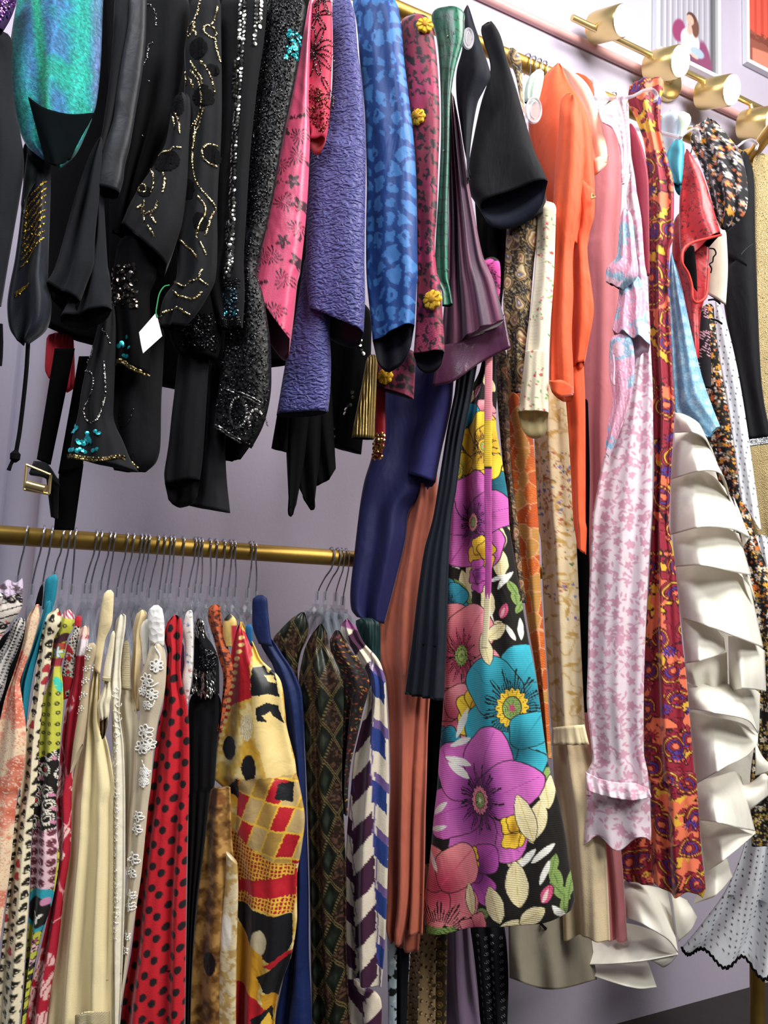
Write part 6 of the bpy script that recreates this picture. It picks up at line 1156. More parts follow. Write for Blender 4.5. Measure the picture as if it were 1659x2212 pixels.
t = thing('teal_blouse', 'plain teal collared blouse, its high collar rising left of the skull print', 'blouse')
m_tealb = mat('teal_poplin', '#177f96', rough=.65, sheen=.2, wr=.35, var=.05)
garment_piece(t, 'sleeve', cG(300, 560, 262, 700, 200, 900, 140, 1080, 130, 1200, 140, 1400), cG(345, 620, 300, 760, 262, 880, 225, 1000, 195, 1160, 166, 1400), m_tealb, yf=-.205, folds=B1, th=.5, top=.05)
garment_piece(t, 'collar', cG(330, 418, 292, 450, 280, 540, 270, 640), cG(368, 414, 372, 450, 358, 560, 335, 650), m_tealb, yf=-.19, folds=NOF, th=.5, top=.1)
t = thing('strap_top', 'thin black shoulder strap on the hanger beside the teal collar', 'top')
garment_piece(t, 'strap', cG(262, 482, 240, 550, 225, 612), cG(278, 482, 275, 560, 268, 620), m_black2, yf=-.19, folds=NOF, top=.2)

def p_skull(x, y):
    C = fill(x, '#efe3c2'); q = (x - 60) + (y - 1400) * .098; X = q / 19.; row = np.floor(X); Y = (y + row * 13) / 27.; fx = (X - row - .5) * 19; fy = (Y - np.floor(Y) - .5) * 27; hh = _h(row, np.floor(Y), 5)
    fx = fx + 2.5 * (hh - .5); ex = np.where(hh > .5, 6.9, 6.1); d = np.hypot(fx / ex, (fy + 1) / 8.6) - 1; d = np.maximum(d, -9) * 6
    d = d + 1.2 * np.sin(np.arctan2(fy, fx) * 3 + hh * 9)
    C = over(C, '#17130f', soft(d, 1.2)); C = over(C, '#efe3c2', soft(np.hypot(fx - 2.4, fy - .5) - 1.5, 1)); C = over(C, '#efe3c2', soft(np.hypot(fx + 2.0, fy - .8) - 1.3, 1) * (hh > .35)); C = over(C, '#efe3c2', soft(np.abs(fy - 4.5) - .7, .8) * (np.abs(fx) < 2.6)); C = over(C, '#b8323a', soft(d, 1.2) * (hh > .965)); return C
t = thing('skull_blouse', 'cream blouse printed with rows of small black skulls', 'blouse')
garment_piece(t, 'sleeve', cG(345, 640, 292, 690, 268, 790, 242, 950, 222, 1100, 202, 1250, 168, 1400, 150, 1600, 130, 1778) + cK(100, 300, 60, 700, 30, 1000, 0, 1300, -30, 1720), cG(388, 632, 390, 740, 345, 830, 322, 1000, 285, 1150, 262, 1350, 248, 1550, 235, 1778) + cK(222, 250, 200, 500, 188, 800, 165, 1150, 140, 1500, 115, 1720), m_lrc, yf=-.214, folds=((1.2, .006, .3), (2.4, .002, .1)), paint=p_skull, th=.4, top=.04)
def p_lime(x, y):
    C = fill(x, '#c8c84a'); d1, d2, ox, oy, h = cells(x, y, 17, 221, .25, 1.25); r = np.hypot(ox, oy)
    ring = over(C, '#26251a', soft(np.abs(r - 3.0) - 1.2, 1.1) * ((y < 1390) | (y > 1480)))
    C = ring; tt = (y - 1316) / 1.0
    C = over(C, '#efe0e0', soft(y - 1334 - .2 * (x - 140), 3)); C = over(C, '#c85a7c', (np.abs(np.sin((x - y * .6) * .35)) > .7) * soft(y - 1334 - .2 * (x - 140), 3))
    C = over(C, '#4a2630', soft(np.abs(y - 1382 - 6 * np.sin(x * .12)) - 9, 2)); C = over(C, '#b04a34', soft(np.abs(y - 1396) - 7, 2)); C = over(C, '#dfeaf2', soft(petals(x - 126, y - 1408, 13, 5, .35), 1.2)); C = over(C, '#2a8a90', soft(np.abs(petals(x - 126, y - 1408, 13, 5, .35)) - 1, 1)); C = over(C, '#a83a48', soft(np.abs(y - 1430) - 9, 2)); C = over(C, '#c8c84a', soft(np.abs(y - 1444) - 5, 2))
    st = soft(x - (118 - (y - 1450) * .42), 2) * (y > 1440) * (y < 1570); C = over(C, '#e8c8cc', st); C = over(C, '#b85a78', st * (np.abs(np.sin((x + y * .5) * .22)) > .6))
    C = over(C, '#3ec8b0', soft(ell(x, y, 128, 1478, 7, 18, -20), 2) * (fbm(x, y, 4, 3) > .35))
    # the dark paisley panel, roses, and the round turquoise patch lower down
    pp = (y > 1630 + .5 * (100 - x)) & (y < 1790); C = over(C, '#16120f', pp * 1.)
    e1, e2, px_, py_, k = cells(x, y, 30, 223, .4, 1.1); rr = np.hypot(px_, py_); a = np.arctan2(py_, px_); C = over(C, '#f0ead8', pp * (((np.abs(rr - 12) < 2.2) & (np.abs(np.sin(a * 9)) > .45)) | (np.abs(rr - 7 - a * .9) < .9))); C = over(C, '#c83844', pp * soft(rr - 5, 1) * (k > .55)); C = over(C, '#d88aa8', pp * soft(ell(px_, py_, 12, 10, 8, 4, 30), 1) * (k < .5))
    qq = (y >= 1790) & (y < 1920) & (x < 130 - (y - 1790) * .10); C = over(C, '#e9c4ce', qq * 1.); f1, f2, qx, qy, kk = cells(x, y, 21, 225, .2); ra = np.hypot(qx, qy); aa = np.arctan2(qy, qx); C = over(C, '#6a3440', qq * soft(ra - 8.6, 1)); C = over(C, '#d9a0b0', qq * (np.abs(np.sin(aa * 4)) < .28) * (ra < 8) * (ra > 2)); C = over(C, '#3a1a20', qq * soft(ra - 2, 1))
    C = over(C, '#2fa6b8', soft(np.hypot((x - 92) / .8, y - 1962) - 48, 2)); C = over(C, '#14130f', soft(np.hypot((x - 86) / .72, y - 1966) - 34, 2)); C = over(C, '#f2ece0', soft(petals((x - 84) / .8, y - 1976, 15, 3, .45, 1.), 2)); C = over(C, '#14130f', soft(np.hypot(x - 84, y - 1970) - 4, 1)); C = over(C, '#d890b4', soft(ell(x, y, 102, 1944, 10, 9), 2))
    low = y > 2020; C2 = flowers(C, x, y, 20, 227, 9, ['#d86a9a', '#2fa6b8', '#c8c84a', '#f0c0c8', '#2a2a22'], '#14130f', 5, .3, .9, outline='#14130f'); return np.where(low[:, None], C2, C)
t = thing('patchwork_blouse', 'lime green blouse mixing ring dots, pink stripes, black paisley and a turquoise roundel', 'blouse')
garment_piece(t, 'sleeve', cG(402, 645, 378, 710, 350, 800, 332, 900, 318, 1010, 282, 1150, 265, 1300, 250, 1500, 235, 1778) + cK(225, 200, 202, 520, 188, 900, 168, 1200, 148, 1500, 128, 1720), cG(478, 640, 474, 740, 432, 830, 415, 920, 392, 1010, 402, 1120, 405, 1250, 388, 1450, 370, 1778) + cK(362, 200, 362, 420, 380, 600, 335, 880, 268, 1090, 205, 1380, 155, 1720), m_lrc, yf=-.208, folds=((1.3, .006, .3),), paint=p_lime, th=.4, top=.04)
def p_anim(x, y):
    C = fill(x, '#c52732'); n = fbm(x, y, 26, 231); m_ = (n > .46) & (y > 1352); C = over(C, '#efe9dc', m_ * 1.); e1, e2, a, b_, k = cells(x, y, 6.5, 232, .9); C = over(C, '#171312', m_ * soft(-(e2 - e1 - 2.2), 1.)); return C
t = thing('leopard_print_blouse', 'red blouse with black and white animal print patches, between lime and crimson sleeves', 'blouse')
garment_piece(t, 'sleeve', cG(480, 682, 470, 780, 432, 860, 412, 960, 392, 1090, 398, 1220), cG(526, 680, 512, 800, 496, 940, 476, 1090, 440, 1210), m_lrc, yf=-.185, folds=NOF, paint=p_anim, th=.5, top=.06)
def p_bird(x, y):
    C = fill(x, '#b01830'); wx = x + 14 * (vn(x, y, 24, 1) - .5); wy = y + 30 * (vn(x, y, 40, 2) - .5); n = fbm(wx, wy * .55, 44, 243); C = over(C, '#f0c4c2', sstep(.565, .585, n)); C = over(C, '#b01830', (np.abs(np.sin(wx * .33 + wy * .16)) > .93) * (n > .57))
    v = np.abs(fbm(x, y * .4, 30, 245) - .5) * 40; C = over(C, '#f0c4c2', soft(v - .9, 1.) * (n < .57) * (y > 1500) * .9); C = over(C, '#f6d0c0', soft(y - 1372, 3)); C = over(C, '#f2e8ee', soft(np.abs(y - 1398) - 18, 3) * (n > .4)); return C
t = thing('bird_blouse', 'crimson blouse with large pale pink bird and branch silhouettes', 'blouse')
garment_piece(t, 'sleeve', cG(512, 752, 484, 950, 468, 1100, 425, 1250, 392, 1500, 370, 1778) + cK(355, 200, 370, 480, 330, 850, 268, 1150, 200, 1420, 145, 1720), cG(576, 740, 562, 860, 532, 1050, 524, 1200, 495, 1350, 475, 1600, 462, 1778) + cK(462, 150, 450, 560, 412, 820, 370, 1180, 320, 1480, 290, 1720), m_lrc, yf=-.195, folds=((1.4, .005, .2),), paint=p_bird, th=.4, top=.04)

# creams and laces
m_sheer = mat('sheer_cream_net', '#c9b694', rough=.8, sheen=.2, wr=.2, trans=.12)
m_cr = mat('cream_crepe', '#ecdcae', rough=.6, sheen=.3, wr=.2, var=.04); m_cr2 = mat('pale_cream_silk', '#efe4c4', rough=.5, sheen=.25, wr=.3, var=.04); m_bei = mat('beige_linen', '#e3cb9c', rough=.75, wr=.35, var=.05)
m_iv = mat('ivory_jacquard', '#e9e2cc', rough=.5, sheen=.2, kind='crush', bscale=42, bump=.6, wr=.3, var=.04); m_wlace = mat('white_applique', '#f4f1ea', rough=.7, bump=.4)
t = thing('net_blouse', 'sheer cream net sleeve with small white embroidered stars', 'blouse')
g = garment_piece(t, 'sleeve', cG(545, 862, 535, 1050, 502, 1300, 472, 1500, 452, 1690), cG(624, 850, 612, 920, 578, 1060, 560, 1300, 530, 1500), m_sheer, yf=-.205, folds=NOF, th=.45, top=.04, lining=m_sheer)
st = []
for cx, cy in ((575, 890), (565, 945), (553, 1020), (590, 1010), (530, 1110), (555, 1090), (520, 1200), (545, 1180), (505, 1290), (530, 1270)):
    for a in np.linspace(0, 2 * PI, 5, endpoint=False): st += list(along(cG(cx, cy, cx + 14 * math.cos(a), cy + 14 * math.sin(a)), 1.6))
studs(g, st, .0012, m_wlace, 'star_embroidery', tilt=.1, dome=.5)
t = thing('cream_dress', 'long cream crepe dress with smooth folds and a gathered waist hem', 'dress')
garment_piece(t, 'shoulder', cG(668, 520, 648, 620, 632, 740, 612, 900, 596, 1020), cG(730, 514, 726, 620, 714, 740, 676, 830, 655, 950, 640, 1060), mat('crinkled_satin', '#ead7a8', rough=.45, sheen=.2, kind='crush', bscale=50, bump=.6, wr=.3), yf=-.20, folds=NOF, th=.5, top=.1)
garment_piece(t, 'dress_body', cG(600, 990, 572, 1150, 540, 1350, 490, 1600, 455, 1778) + cK(442, 150, 432, 500, 385, 900, 335, 1300, 290, 1740), cG(642, 1010, 640, 1150, 640, 1350, 690, 1500, 740, 1778) + cK(728, 250, 730, 700, 728, 1200, 722, 1740), m_cr, yf=-.205, dyaw=14, folds=((2.6, .009, .1), (4.7, .003, .4)), th=.26, ramp=(.5, 1.1), top=.03)
sheet(t, 'gathered_band', cK(480, 1610, 560, 1590, 640, 1590, 705, 1585), cK(478, 1740, 560, 1740, 640, 1740, 705, 1740), mat('cream_smocking', '#ecdcae', rough=.6, kind='rib', bscale=240, bump=1.), -.222, -.222, bulge=.012, folds=((2.6, .004, .1),))
t = thing('cuffed_blouse', 'cream blouse with short puffed sleeve gathered into a dark mouthed cuff', 'blouse')
garment_piece(t, 'upper_sleeve', cG(712, 782, 690, 900, 668, 1000, 655, 1085), cG(738, 776, 728, 900, 715, 1000, 706, 1090), m_cr2, yf=-.20, folds=NOF, th=.5, top=.08)
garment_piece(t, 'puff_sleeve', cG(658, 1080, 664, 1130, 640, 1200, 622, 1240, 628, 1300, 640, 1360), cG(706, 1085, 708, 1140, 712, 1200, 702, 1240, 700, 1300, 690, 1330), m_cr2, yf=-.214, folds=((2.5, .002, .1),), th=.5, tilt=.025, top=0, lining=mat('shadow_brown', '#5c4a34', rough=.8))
garment_piece(t, 'cuff_trim', cG(655, 1072, 652, 1095), cG(710, 1078, 708, 1102), mat('cream_smocking', '#ecdcae'), yf=-.218, folds=NOF, th=.55, top=0)
t = thing('brocade_shirt', 'ivory jacquard blouse with woven swirls, right of the long cream dress', 'blouse')
g = garment_piece(t, 'sleeve', cG(745, 690, 725, 850, 722, 1000, 702, 1150, 712, 1300, 718, 1500, 716, 1778) + cK(715, 300, 715, 800, 708, 1250, 728, 1740), cG(808, 658, 802, 770, 782, 900, 772, 1030, 776, 1150, 765, 1300, 790, 1500, 800, 1778) + cK(802, 300, 800, 800, 785, 1250, 760, 1740), m_iv, yf=-.208, folds=((1.6, .005, .2),), th=.45, top=.05)
sw = []
for k, cy in enumerate(range(1150, 2700, 95)):
    x0 = 748 + 8 * math.sin(k); q = [(x0 + 16 * math.cos(a) * (1 - a / 9), cy + 24 * math.sin(a) * (1 - a / 9)) for a in np.linspace(0, 6, 14)]; sw += list(along(cG(*[v for p in q for v in p]), 2.0)); sw += list(along(cG(x0 - 18, cy + 40, x0 + 10, cy + 62), 2.))
studs(g, sw, .0011, m_wlace, 'woven_swirls', tilt=.1, dome=.5)
t = thing('smocked_top', 'cream smocked top peeping between ivory jacquard and beige linen sleeves', 'top')
garment_piece(t, 'shoulder', cG(792, 842, 778, 950, 770, 1060, 772, 1150), cG(825, 838, 832, 950, 832, 1060, 835, 1160), mat('cream_smocking', '#ecdcae'), yf=-.19, folds=NOF, th=.5, top=.08)
garment_piece(t, 'body', cG(775, 1130, 765, 1300, 785, 1500, 795, 1778) + cK(800, 300, 795, 700), cG(838, 1130, 875, 1280, 892, 1420, 885, 1600, 872, 1778) + cK(850, 300, 825, 620), m_cr2, yf=-.19, folds=((1.4, .005, .2),), th=.4)
t = thing('linen_blouse', 'beige linen sleeve left of the white satin and lace sleeves', 'blouse')
garment_piece(t, 'sleeve', cG(880, 648, 856, 740, 850, 880, 838, 1050, 845, 1180, 865, 1290), cG(940, 640, 936, 700, 906, 800, 905, 980, 900, 1150, 892, 1290), m_bei, yf=-.186, folds=B1, th=.5, top=.05)
t = thing('satin_blouse', 'white satin sliver of sleeve left of the white lace sleeve', 'blouse')
garment_piece(t, 'sleeve', cG(900, 725, 892, 780, 905, 880, 915, 1000), cG(962, 690, 958, 800, 950, 900, 940, 1010), mat('white_satin', '#efece2', rough=.35, spec=.5, wr=.3), yf=-.19, folds=NOF, th=.5, top=.1)
t = thing('lace_blouse', 'sheer white blouse with raised corded flower lace, left of red polka dots', 'blouse')
m_net = mat('ivory_net', '#d6c8ae', rough=.8, wr=.2, trans=.10); m_wl2 = mat('white_lace_cloth', '#eceae8', rough=.7, kind='bead', bscale=120, bump=1., wr=.2)
garment_piece(t, 'shoulder', cG(962, 615, 946, 680, 950, 780, 960, 870), cG(1035, 612, 1050, 700, 1054, 800, 1050, 880), m_wl2, yf=-.205, folds=NOF, th=.5, top=.12)
g = garment_piece(t, 'sleeve', cG(960, 860, 938, 960, 905, 1060, 890, 1200, 895, 1300, 868, 1500, 862, 1778) + cK(850, 200, 828, 500, 800, 900, 782, 1300, 765, 1500), cG(1052, 860, 1065, 1000, 1052, 1180, 1012, 1350, 982, 1550, 965, 1778) + cK(950, 250, 905, 700, 852, 1050, 802, 1400, 775, 1560), m_net, yf=-.212, folds=((1.2, .005, .2),), th=.42)
lc = []
def lflower(cx, cy, R_, n=6, conv=cG, ph=0):
    for k in range(n):
        a = 2 * PI * k / n + ph; pts = []
        for q in np.linspace(0, 2 * PI, 12): rr = R_ * (.55 - .45 * math.cos(q)); of = R_ * .3 * math.sin(q); pts += [cx + rr * math.cos(a) - of * math.sin(a), cy + rr * math.sin(a) + of * math.cos(a)]
        lc.extend(along(conv(*pts), 1.6))
    lc.extend(along(conv(*[v for q in np.linspace(0, 2 * PI, 9) for v in (cx + R_ * .2 * math.cos(q), cy + R_ * .2 * math.sin(q))]), 1.6))
for cx, cy, R_ in ((1010, 1000, 40), (950, 1090, 42), (985, 1180, 36), (925, 1160, 30), (955, 1250, 28), (940, 1420, 48), (915, 1520, 44), (960, 1500, 36), (935, 1680, 30), (925, 1740, 30)): lflower(cx, cy, R_, 6, cG, cx)
for cx, cy, R_ in ((895, 330, 34), (885, 410, 34), (865, 600, 40), (850, 690, 34), (850, 830, 30), (840, 900, 34), (815, 1090, 26), (800, 1180, 28), (930, 40, 26), (935, 100, 20)): lflower(cx, cy, R_, 5, cK, cx)
for q in ((1000, 880, 1030, 950, 1010, 1040), (930, 1100, 980, 1130, 1020, 1110), (930, 1230, 980, 1260, 1000, 1220), (925, 1600, 945, 1680, 930, 1770)): lc += list(along(cG(*q), 1.6))
studs(g, lc, .0013, m_wlace, 'corded_lace', tilt=.1, dome=.6)
# red polka dots
def p_polka(x, y):
    C = fill(x, '#c21a28'); q = x + (y - 1330) * .062; X = q / 16.5; row = np.floor(X); Y = (y + (row % 2) * 23 + (row * 7) % 11) / 46.; fx = (X - row - .5) * 16.5; fy = (Y - np.floor(Y) - .5) * 46; hh = _h(row, np.floor(Y), 3); fx = fx + 3 * (hh - .5)
    return over(C, '#1a0f14', soft((np.hypot(fx / 6.9, fy / 8.6) - 1) * 6.9, 1.3))
t = thing('polka_blouse', 'red blouse with black polka dots hanging on the lower rail', 'blouse')
garment_piece(t, 'sleeve', cG(1092, 682, 1062, 730, 1050, 820, 1070, 920, 1058, 1080, 1045, 1250, 1012, 1380, 985, 1600, 965, 1778) + cK(958, 150, 925, 450, 880, 850, 840, 1200, 795, 1450, 760, 1740), cG(1150, 674, 1172, 700, 1166, 850, 1156, 1000, 1168, 1130, 1196, 1240, 1210, 1400, 1212, 1778) + cK(1208, 250, 1195, 700, 1190, 1100, 1186, 1500, 1180, 1740), m_lrc, yf=-.214, dyaw=16, folds=((1.6, .009, .42), (3.4, .003, .1)), paint=p_polka, th=.34, top=.04)
def p_wf(x, y):
    C = fill(x, '#eeeae2'); D = flowers(C, x, y, 16, 251, 4.2, ['#7a8fc0', '#c87a86', '#9aa0a8'], None, 5, .3, .6); return leaves(D, x, y, 12, 252, 4, 1.3, '#9aa090', prob=.4)
t = thing('sprig_blouse', 'white blouse with sparse blue and pink sprigs, right of the polka dots', 'blouse')
garment_piece(t, 'sleeve', cG(1190, 655, 1172, 760, 1184, 880, 1178, 1000, 1165, 1100, 1190, 1230), cG(1232, 640, 1238, 800, 1234, 1000, 1220, 1140, 1200, 1250), m_lrc, yf=-.195, folds=NOF, paint=p_wf, th=.5, top=.06)
t = thing('purple_top', 'purple sliver of cloth behind the polka dot shoulder', 'top')
garment_piece(t, 'body', cG(1140, 850, 1140, 1100), cG(1178, 850, 1180, 1110), mat('aubergine', '#5a1a3c', rough=.7), yf=-.15, folds=NOF)
t = thing('bead_dress', 'black dress with silver bugle bead chevrons at the waist', 'dress')
g = garment_piece(t, 'bodice', cG(1248, 700, 1242, 900, 1236, 1060, 1215, 1180), cG(1302, 700, 1315, 800, 1362, 870, 1398, 960, 1405, 1180), m_black, yf=-.195, folds=B1, th=.45, top=.05)
sk = garment_piece(t, 'skirt', cG(1218, 1160, 1205, 1300, 1210, 1778) + cK(1208, 200, 1190, 1300, 1185, 1740), cG(1405, 1150, 1418, 1300, 1392, 1500, 1372, 1778) + cK(1350, 170, 1312, 500, 1262, 900, 1232, 1300, 1215, 1740), m_black, yf=-.185, folds=((3., .004, .2),), th=.34)
bb = []; bd_ = []
rg = np.random.default_rng(12)
for k in range(150):
    u = rg.uniform(0, 1); v = rg.uniform(0, 1); bb.append(cG(1250 + 140 * u - 8 * v, 1050 + 140 * v - 55 * abs(u - .5) + 40 * u * v)[0])
for k in range(60): bb.append(cG(1245 + 60 * rg.uniform(), 705 + 110 * rg.uniform())[0])
for q in (bb[:150], bb[150:]): studs(g, q, .0011, m_silver, 'bugle_beads', tilt=.25, long=3.0, dirs=np.tile(M3 @ np.array([.25, 1., 0]), (len(q), 1)))
studs(g, inside(cG(1290, 850, 1390, 930, 1380, 1040, 1270, 1040), 300, 14), .0012, m_jet, 'jet_beads', tilt=.6, long=1.6)
def p_rust(x, y):
    C = fill(x, '#b5522c'); C = over(C, '#3a1a14', sstep(.52, .58, fbm(x, y, 5, 261)) * .9); return over(C, '#d98050', sstep(.64, .7, fbm(x, y, 7, 262)) * .6)
t = thing('rust_blouse', 'rust brown speckled blouse sleeve, left of the yellow and red print', 'blouse')
garment_piece(t, 'sleeve', cG(1338, 615, 1330, 700, 1365, 820, 1398, 950, 1428, 1060, 1420, 1220, 1395, 1420), cG(1412, 606, 1420, 720, 1450, 850, 1482, 960, 1490, 1060, 1455, 1220, 1425, 1400), m_lrc, yf=-.198, folds=B1, paint=p_rust, th=.5, top=.05)

# the big yellow, red and black printed blouse
def p_yel(x, y):
    n = fbm(x, y, 26, 271); C = fill(x, '#d9b456'); C = over(C, '#efd896', sstep(.45, .6, n)); C = over(C, '#c8923a', sstep(.40, .25, n)); C = over(C, '#e0a92e', sstep(.55, .7, fbm(x, y, 60, 272)) * .7)
    gold = '#edbf45'; red = '#bb1f2c'; blk = '#14161a'; jit = 2.2 * (vn(x, y, 5, 3) - .5); X = x + jit; Y = y + 2.2 * (vn(x, y, 5, 4) - .5)
    P_ = lambda c, pts: None
    def poly(c, pts):
        nonlocal C
        C = over(C, c, in_poly(X, Y, pts) * 1.)
    def oval(c, cx, cy, rx, ry, a=0):
        nonlocal C
        C = over(C, c, soft(ell(X, Y, cx, cy, rx, ry, a), 1.3))
    poly(red, cH(320, 720, 440, 840, 430, 1000, 450, 1200, 320, 1240, 250, 1400, 200, 1600, 190, 1500, 260, 1150, 300, 880))
    poly('#f0c850', cH(430, 840, 480, 880, 490, 970, 450, 1010, 430, 900))
    for k in range(20):
        yy = 822 + k * 44; xx = 370 - k * 8.6 + 6 * math.sin(k * 1.3); oval('#f0cf82', *cH(xx, yy)[0], 7.6, 4.6, -8)
    poly('#edd18a', cH(440, 1010, 560, 960, 620, 1120, 640, 1350, 700, 1600, 720, 1700, 560, 1700, 470, 1400))
    poly(blk, cH(450, 1010, 510, 1000, 540, 1050, 560, 1000, 590, 1090, 610, 1200, 560, 1180, 520, 1180, 450, 1190, 440, 1080)); poly('#edd18a', cH(520, 1060, 545, 1100, 590, 1110, 570, 1060))
    poly(blk, cH(480, 1260, 540, 1230, 600, 1250, 640, 1370, 590, 1330, 560, 1290, 520, 1310, 550, 1350, 490, 1340))
    oval(blk, *cH(303, 1518)[0], 15.5, 25); oval(blk, *cH(440, 1632)[0], 15.5, 26); oval('#efe4c0', *cH(420, 1385)[0], 14, 28); C = np.where((soft(ell(X, Y, *cH(420, 1385)[0], 13, 26), 1) * (np.abs(np.sin(X * .9 + 5 * fbm(x, y, 9, 2))) > .7))[:, None] > 0, hexs('#c9b98a'), C)
    # lower half: tilted chequer of red, beige and gold
    sel = in_poly(X, Y, cM(360, 80, 740, 60, 770, 360, 740, 640, 430, 560, 340, 400)); u = (X - 520) * .96 + (Y - 1700) * .38; v = (Y - 1700) * .92 - (X - 520) * .30; iu = np.floor(u / 33); iv = np.floor(v / 52); fu = u - iu * 33; fv = v - iv * 52; k = (iu + iv * 2) % 3
    cc = np.where((k == 0)[:, None], hexs(red), np.where((k == 1)[:, None], hexs('#c8ab74'), hexs('#b8924a'))); cc = np.where(((fu < 3.5) | (fv < 4))[:, None], hexs(gold), cc); C = np.where(sel[:, None], cc, C)
    poly(blk, cM(270, 150, 370, 70, 360, 210)); poly(blk, cM(620, 110, 705, 105, 700, 235, 605, 200)); poly(blk, cM(385, 0, 490, 0, 480, 70, 420, 85))
    net = in_poly(X, Y, cM(230, 390, 330, 410, 520, 560, 620, 620, 720, 640, 700, 700, 420, 720, 330, 740, 280, 640)) | in_poly(X, Y, cM(330, 790, 470, 830, 715, 830, 700, 945, 560, 930, 420, 880, 330, 860))
    C = np.where(in_poly(X, Y, cM(320, 700, 720, 660, 715, 850, 520, 830, 330, 800))[:, None], hexs(red), C)
    nn = np.where(((np.abs(np.sin(X * .42 + Y * .08)) > .55) & (np.abs(np.sin(Y * .36 - X * .1)) > .45))[:, None], hexs('#a8202a'), hexs(gold)); C = np.where(net[:, None], nn, C)
    poly(blk, cM(325, 860, 420, 890, 560, 940, 690, 950, 690, 1130, 640, 1230, 580, 1250, 470, 1180, 400, 1080, 340, 970)); oval('#cdbf9c', *cM(493, 1115)[0], 18, 28)
    poly('#d9a02c', cM(320, 960, 400, 1100, 520, 1200, 520, 1300, 480, 1480, 320, 1360)); poly(red, cM(520, 1260, 690, 1180, 700, 1120, 715, 1200, 600, 1300)); poly(blk, cM(480, 1330, 560, 1290, 690, 1200, 660, 1300, 600, 1480, 540, 1460)); poly(red, cM(316, 1360, 480, 1480, 540, 1560, 440, 1740, 316, 1740)); poly('#d9a02c', cM(500, 1430, 610, 1480, 570, 1580, 520, 1540)); poly(blk, cM(440, 1600, 560, 1540, 560, 1740, 470, 1740)); poly(gold, cM(490, 1640, 540, 1580, 560, 1660, 500, 1740))
    return C
def p_brown(x, y):
    n = fbm(x, y, 18, 281); C = fill(x, '#8a6230'); C = over(C, '#b88d4e', sstep(.45, .62, n)); C = over(C, '#5c3c1c', sstep(.42, .28, n)); C = over(C, '#14110f', soft(ell(x, y, *cM(175, 1255)[0], 16, 25), 1.3)); C = over(C, '#8a4a30', (y < 1740) * sstep(.5, .6, fbm(x, y, 40, 5)) * .7); return C
t = thing('print_blouse', 'large golden yellow, red and black printed satin blouse on the lower rail', 'blouse')
garment_piece(t, 'side_panel', cM(165, 150, 118, 480, 85, 780, 60, 1050, 38, 1320, 18, 1500, 10, 1740), cM(290, 150, 300, 480, 330, 780, 335, 1000, 330, 1300, 325, 1740), m_lsat, yf=-.196, folds=((1.4, .007, .25),), paint=p_brown, th=.3, top=0)
garment_piece(t, 'front_edge', cM(262, 560, 262, 700, 240, 950, 225, 1150, 215, 1400, 205, 1740), cM(335, 640, 340, 800, 335, 1000, 328, 1200, 325, 1400, 325, 1740), m_lsat, yf=-.207, folds=NOF, paint=lambda x, y: over(over(fill(x, '#d9c8a0'), '#b8985c', sstep(.5, .6, fbm(x, y, 14, 3))), '#efe9da', soft(ell(x, y, *cM(265, 1060)[0], 14, 40), 5)), th=.4, top=0)
garment_piece(t, 'front', cH(345, 712, 318, 780, 298, 900, 285, 1020, 262, 1120, 242, 1260, 212, 1440, 192, 1600, 175, 1700) + cM(180, 90, 255, 170, 246, 330, 240, 420, 285, 600, 325, 760, 326, 900, 322, 1150, 318, 1400, 314, 1740), cH(372, 728, 420, 810, 450, 880, 490, 965, 565, 965, 608, 1090, 640, 1290, 652, 1400, 700, 1590, 715, 1700) + cM(722, 90, 745, 200, 766, 350, 745, 540, 718, 700, 716, 900, 715, 1010, 682, 1220, 622, 1390, 585, 1540, 570, 1740), m_lsat, yf=-.216, dyaw=14, folds=((1.3, .008, .35), (2.6, .004, .1)), paint=p_yel, px=1.9, th=.34, top=.03)
garment_piece(t, 'collar', cH(268, 672, 245, 720, 242, 800, 262, 880), cH(302, 672, 330, 720, 322, 800, 300, 880), m_lsat, yf=-.2, folds=NOF, paint=lambda x, y: over(over(fill(x, '#e6c272'), '#15130f', soft(ell(x, y, *cH(275, 692)[0], 10, 7, -25), 1.3)), '#b8283a', soft(288 / 2.9625 + 400 - 4 - x + 9, 4) * (y > 1350)), th=.5, top=.15)

m_royal = mat('royal_jacquard', '#0f2152', rough=.6, sheen=.1, kind='crush', bscale=30, bump=.5, wr=.4, var=.12)
t = thing('royal_blouse', 'royal blue woven blouse right of the yellow print blouse', 'blouse')
garment_piece(t, 'collar', cH(430, 552, 428, 650, 432, 760, 470, 860), cH(526, 546, 530, 640, 546, 800, 560, 880), m_royal, yf=-.15, folds=NOF, th=.4, top=.06)
garment_piece(t, 'sleeve', cH(450, 800, 500, 900, 560, 1000, 600, 1150, 640, 1350, 690, 1600, 700, 1778) + cM(700, 400, 690, 900, 640, 1300, 580, 1600, 570, 1740), cH(548, 806, 620, 925, 692, 1035, 748, 1180, 762, 1500, 772, 1778) + cM(780, 450, 790, 800, 792, 1200, 806, 1500, 812, 1740), m_royal, yf=-.185, dyaw=16, folds=((1.4, .008, .2), (2.9, .003, .5)), th=.34)
t = thing('teal_shirt', 'small teal blue patch of a top under the hanger left of the royal blue collar', 'top')
garment_piece(t, 'body', cH(385, 735, 388, 800, 410, 860), cH(432, 735, 432, 800, 440, 880), mat('teal_blue', '#1f5f8e', rough=.6), yf=-.16, folds=NOF, top=.1)

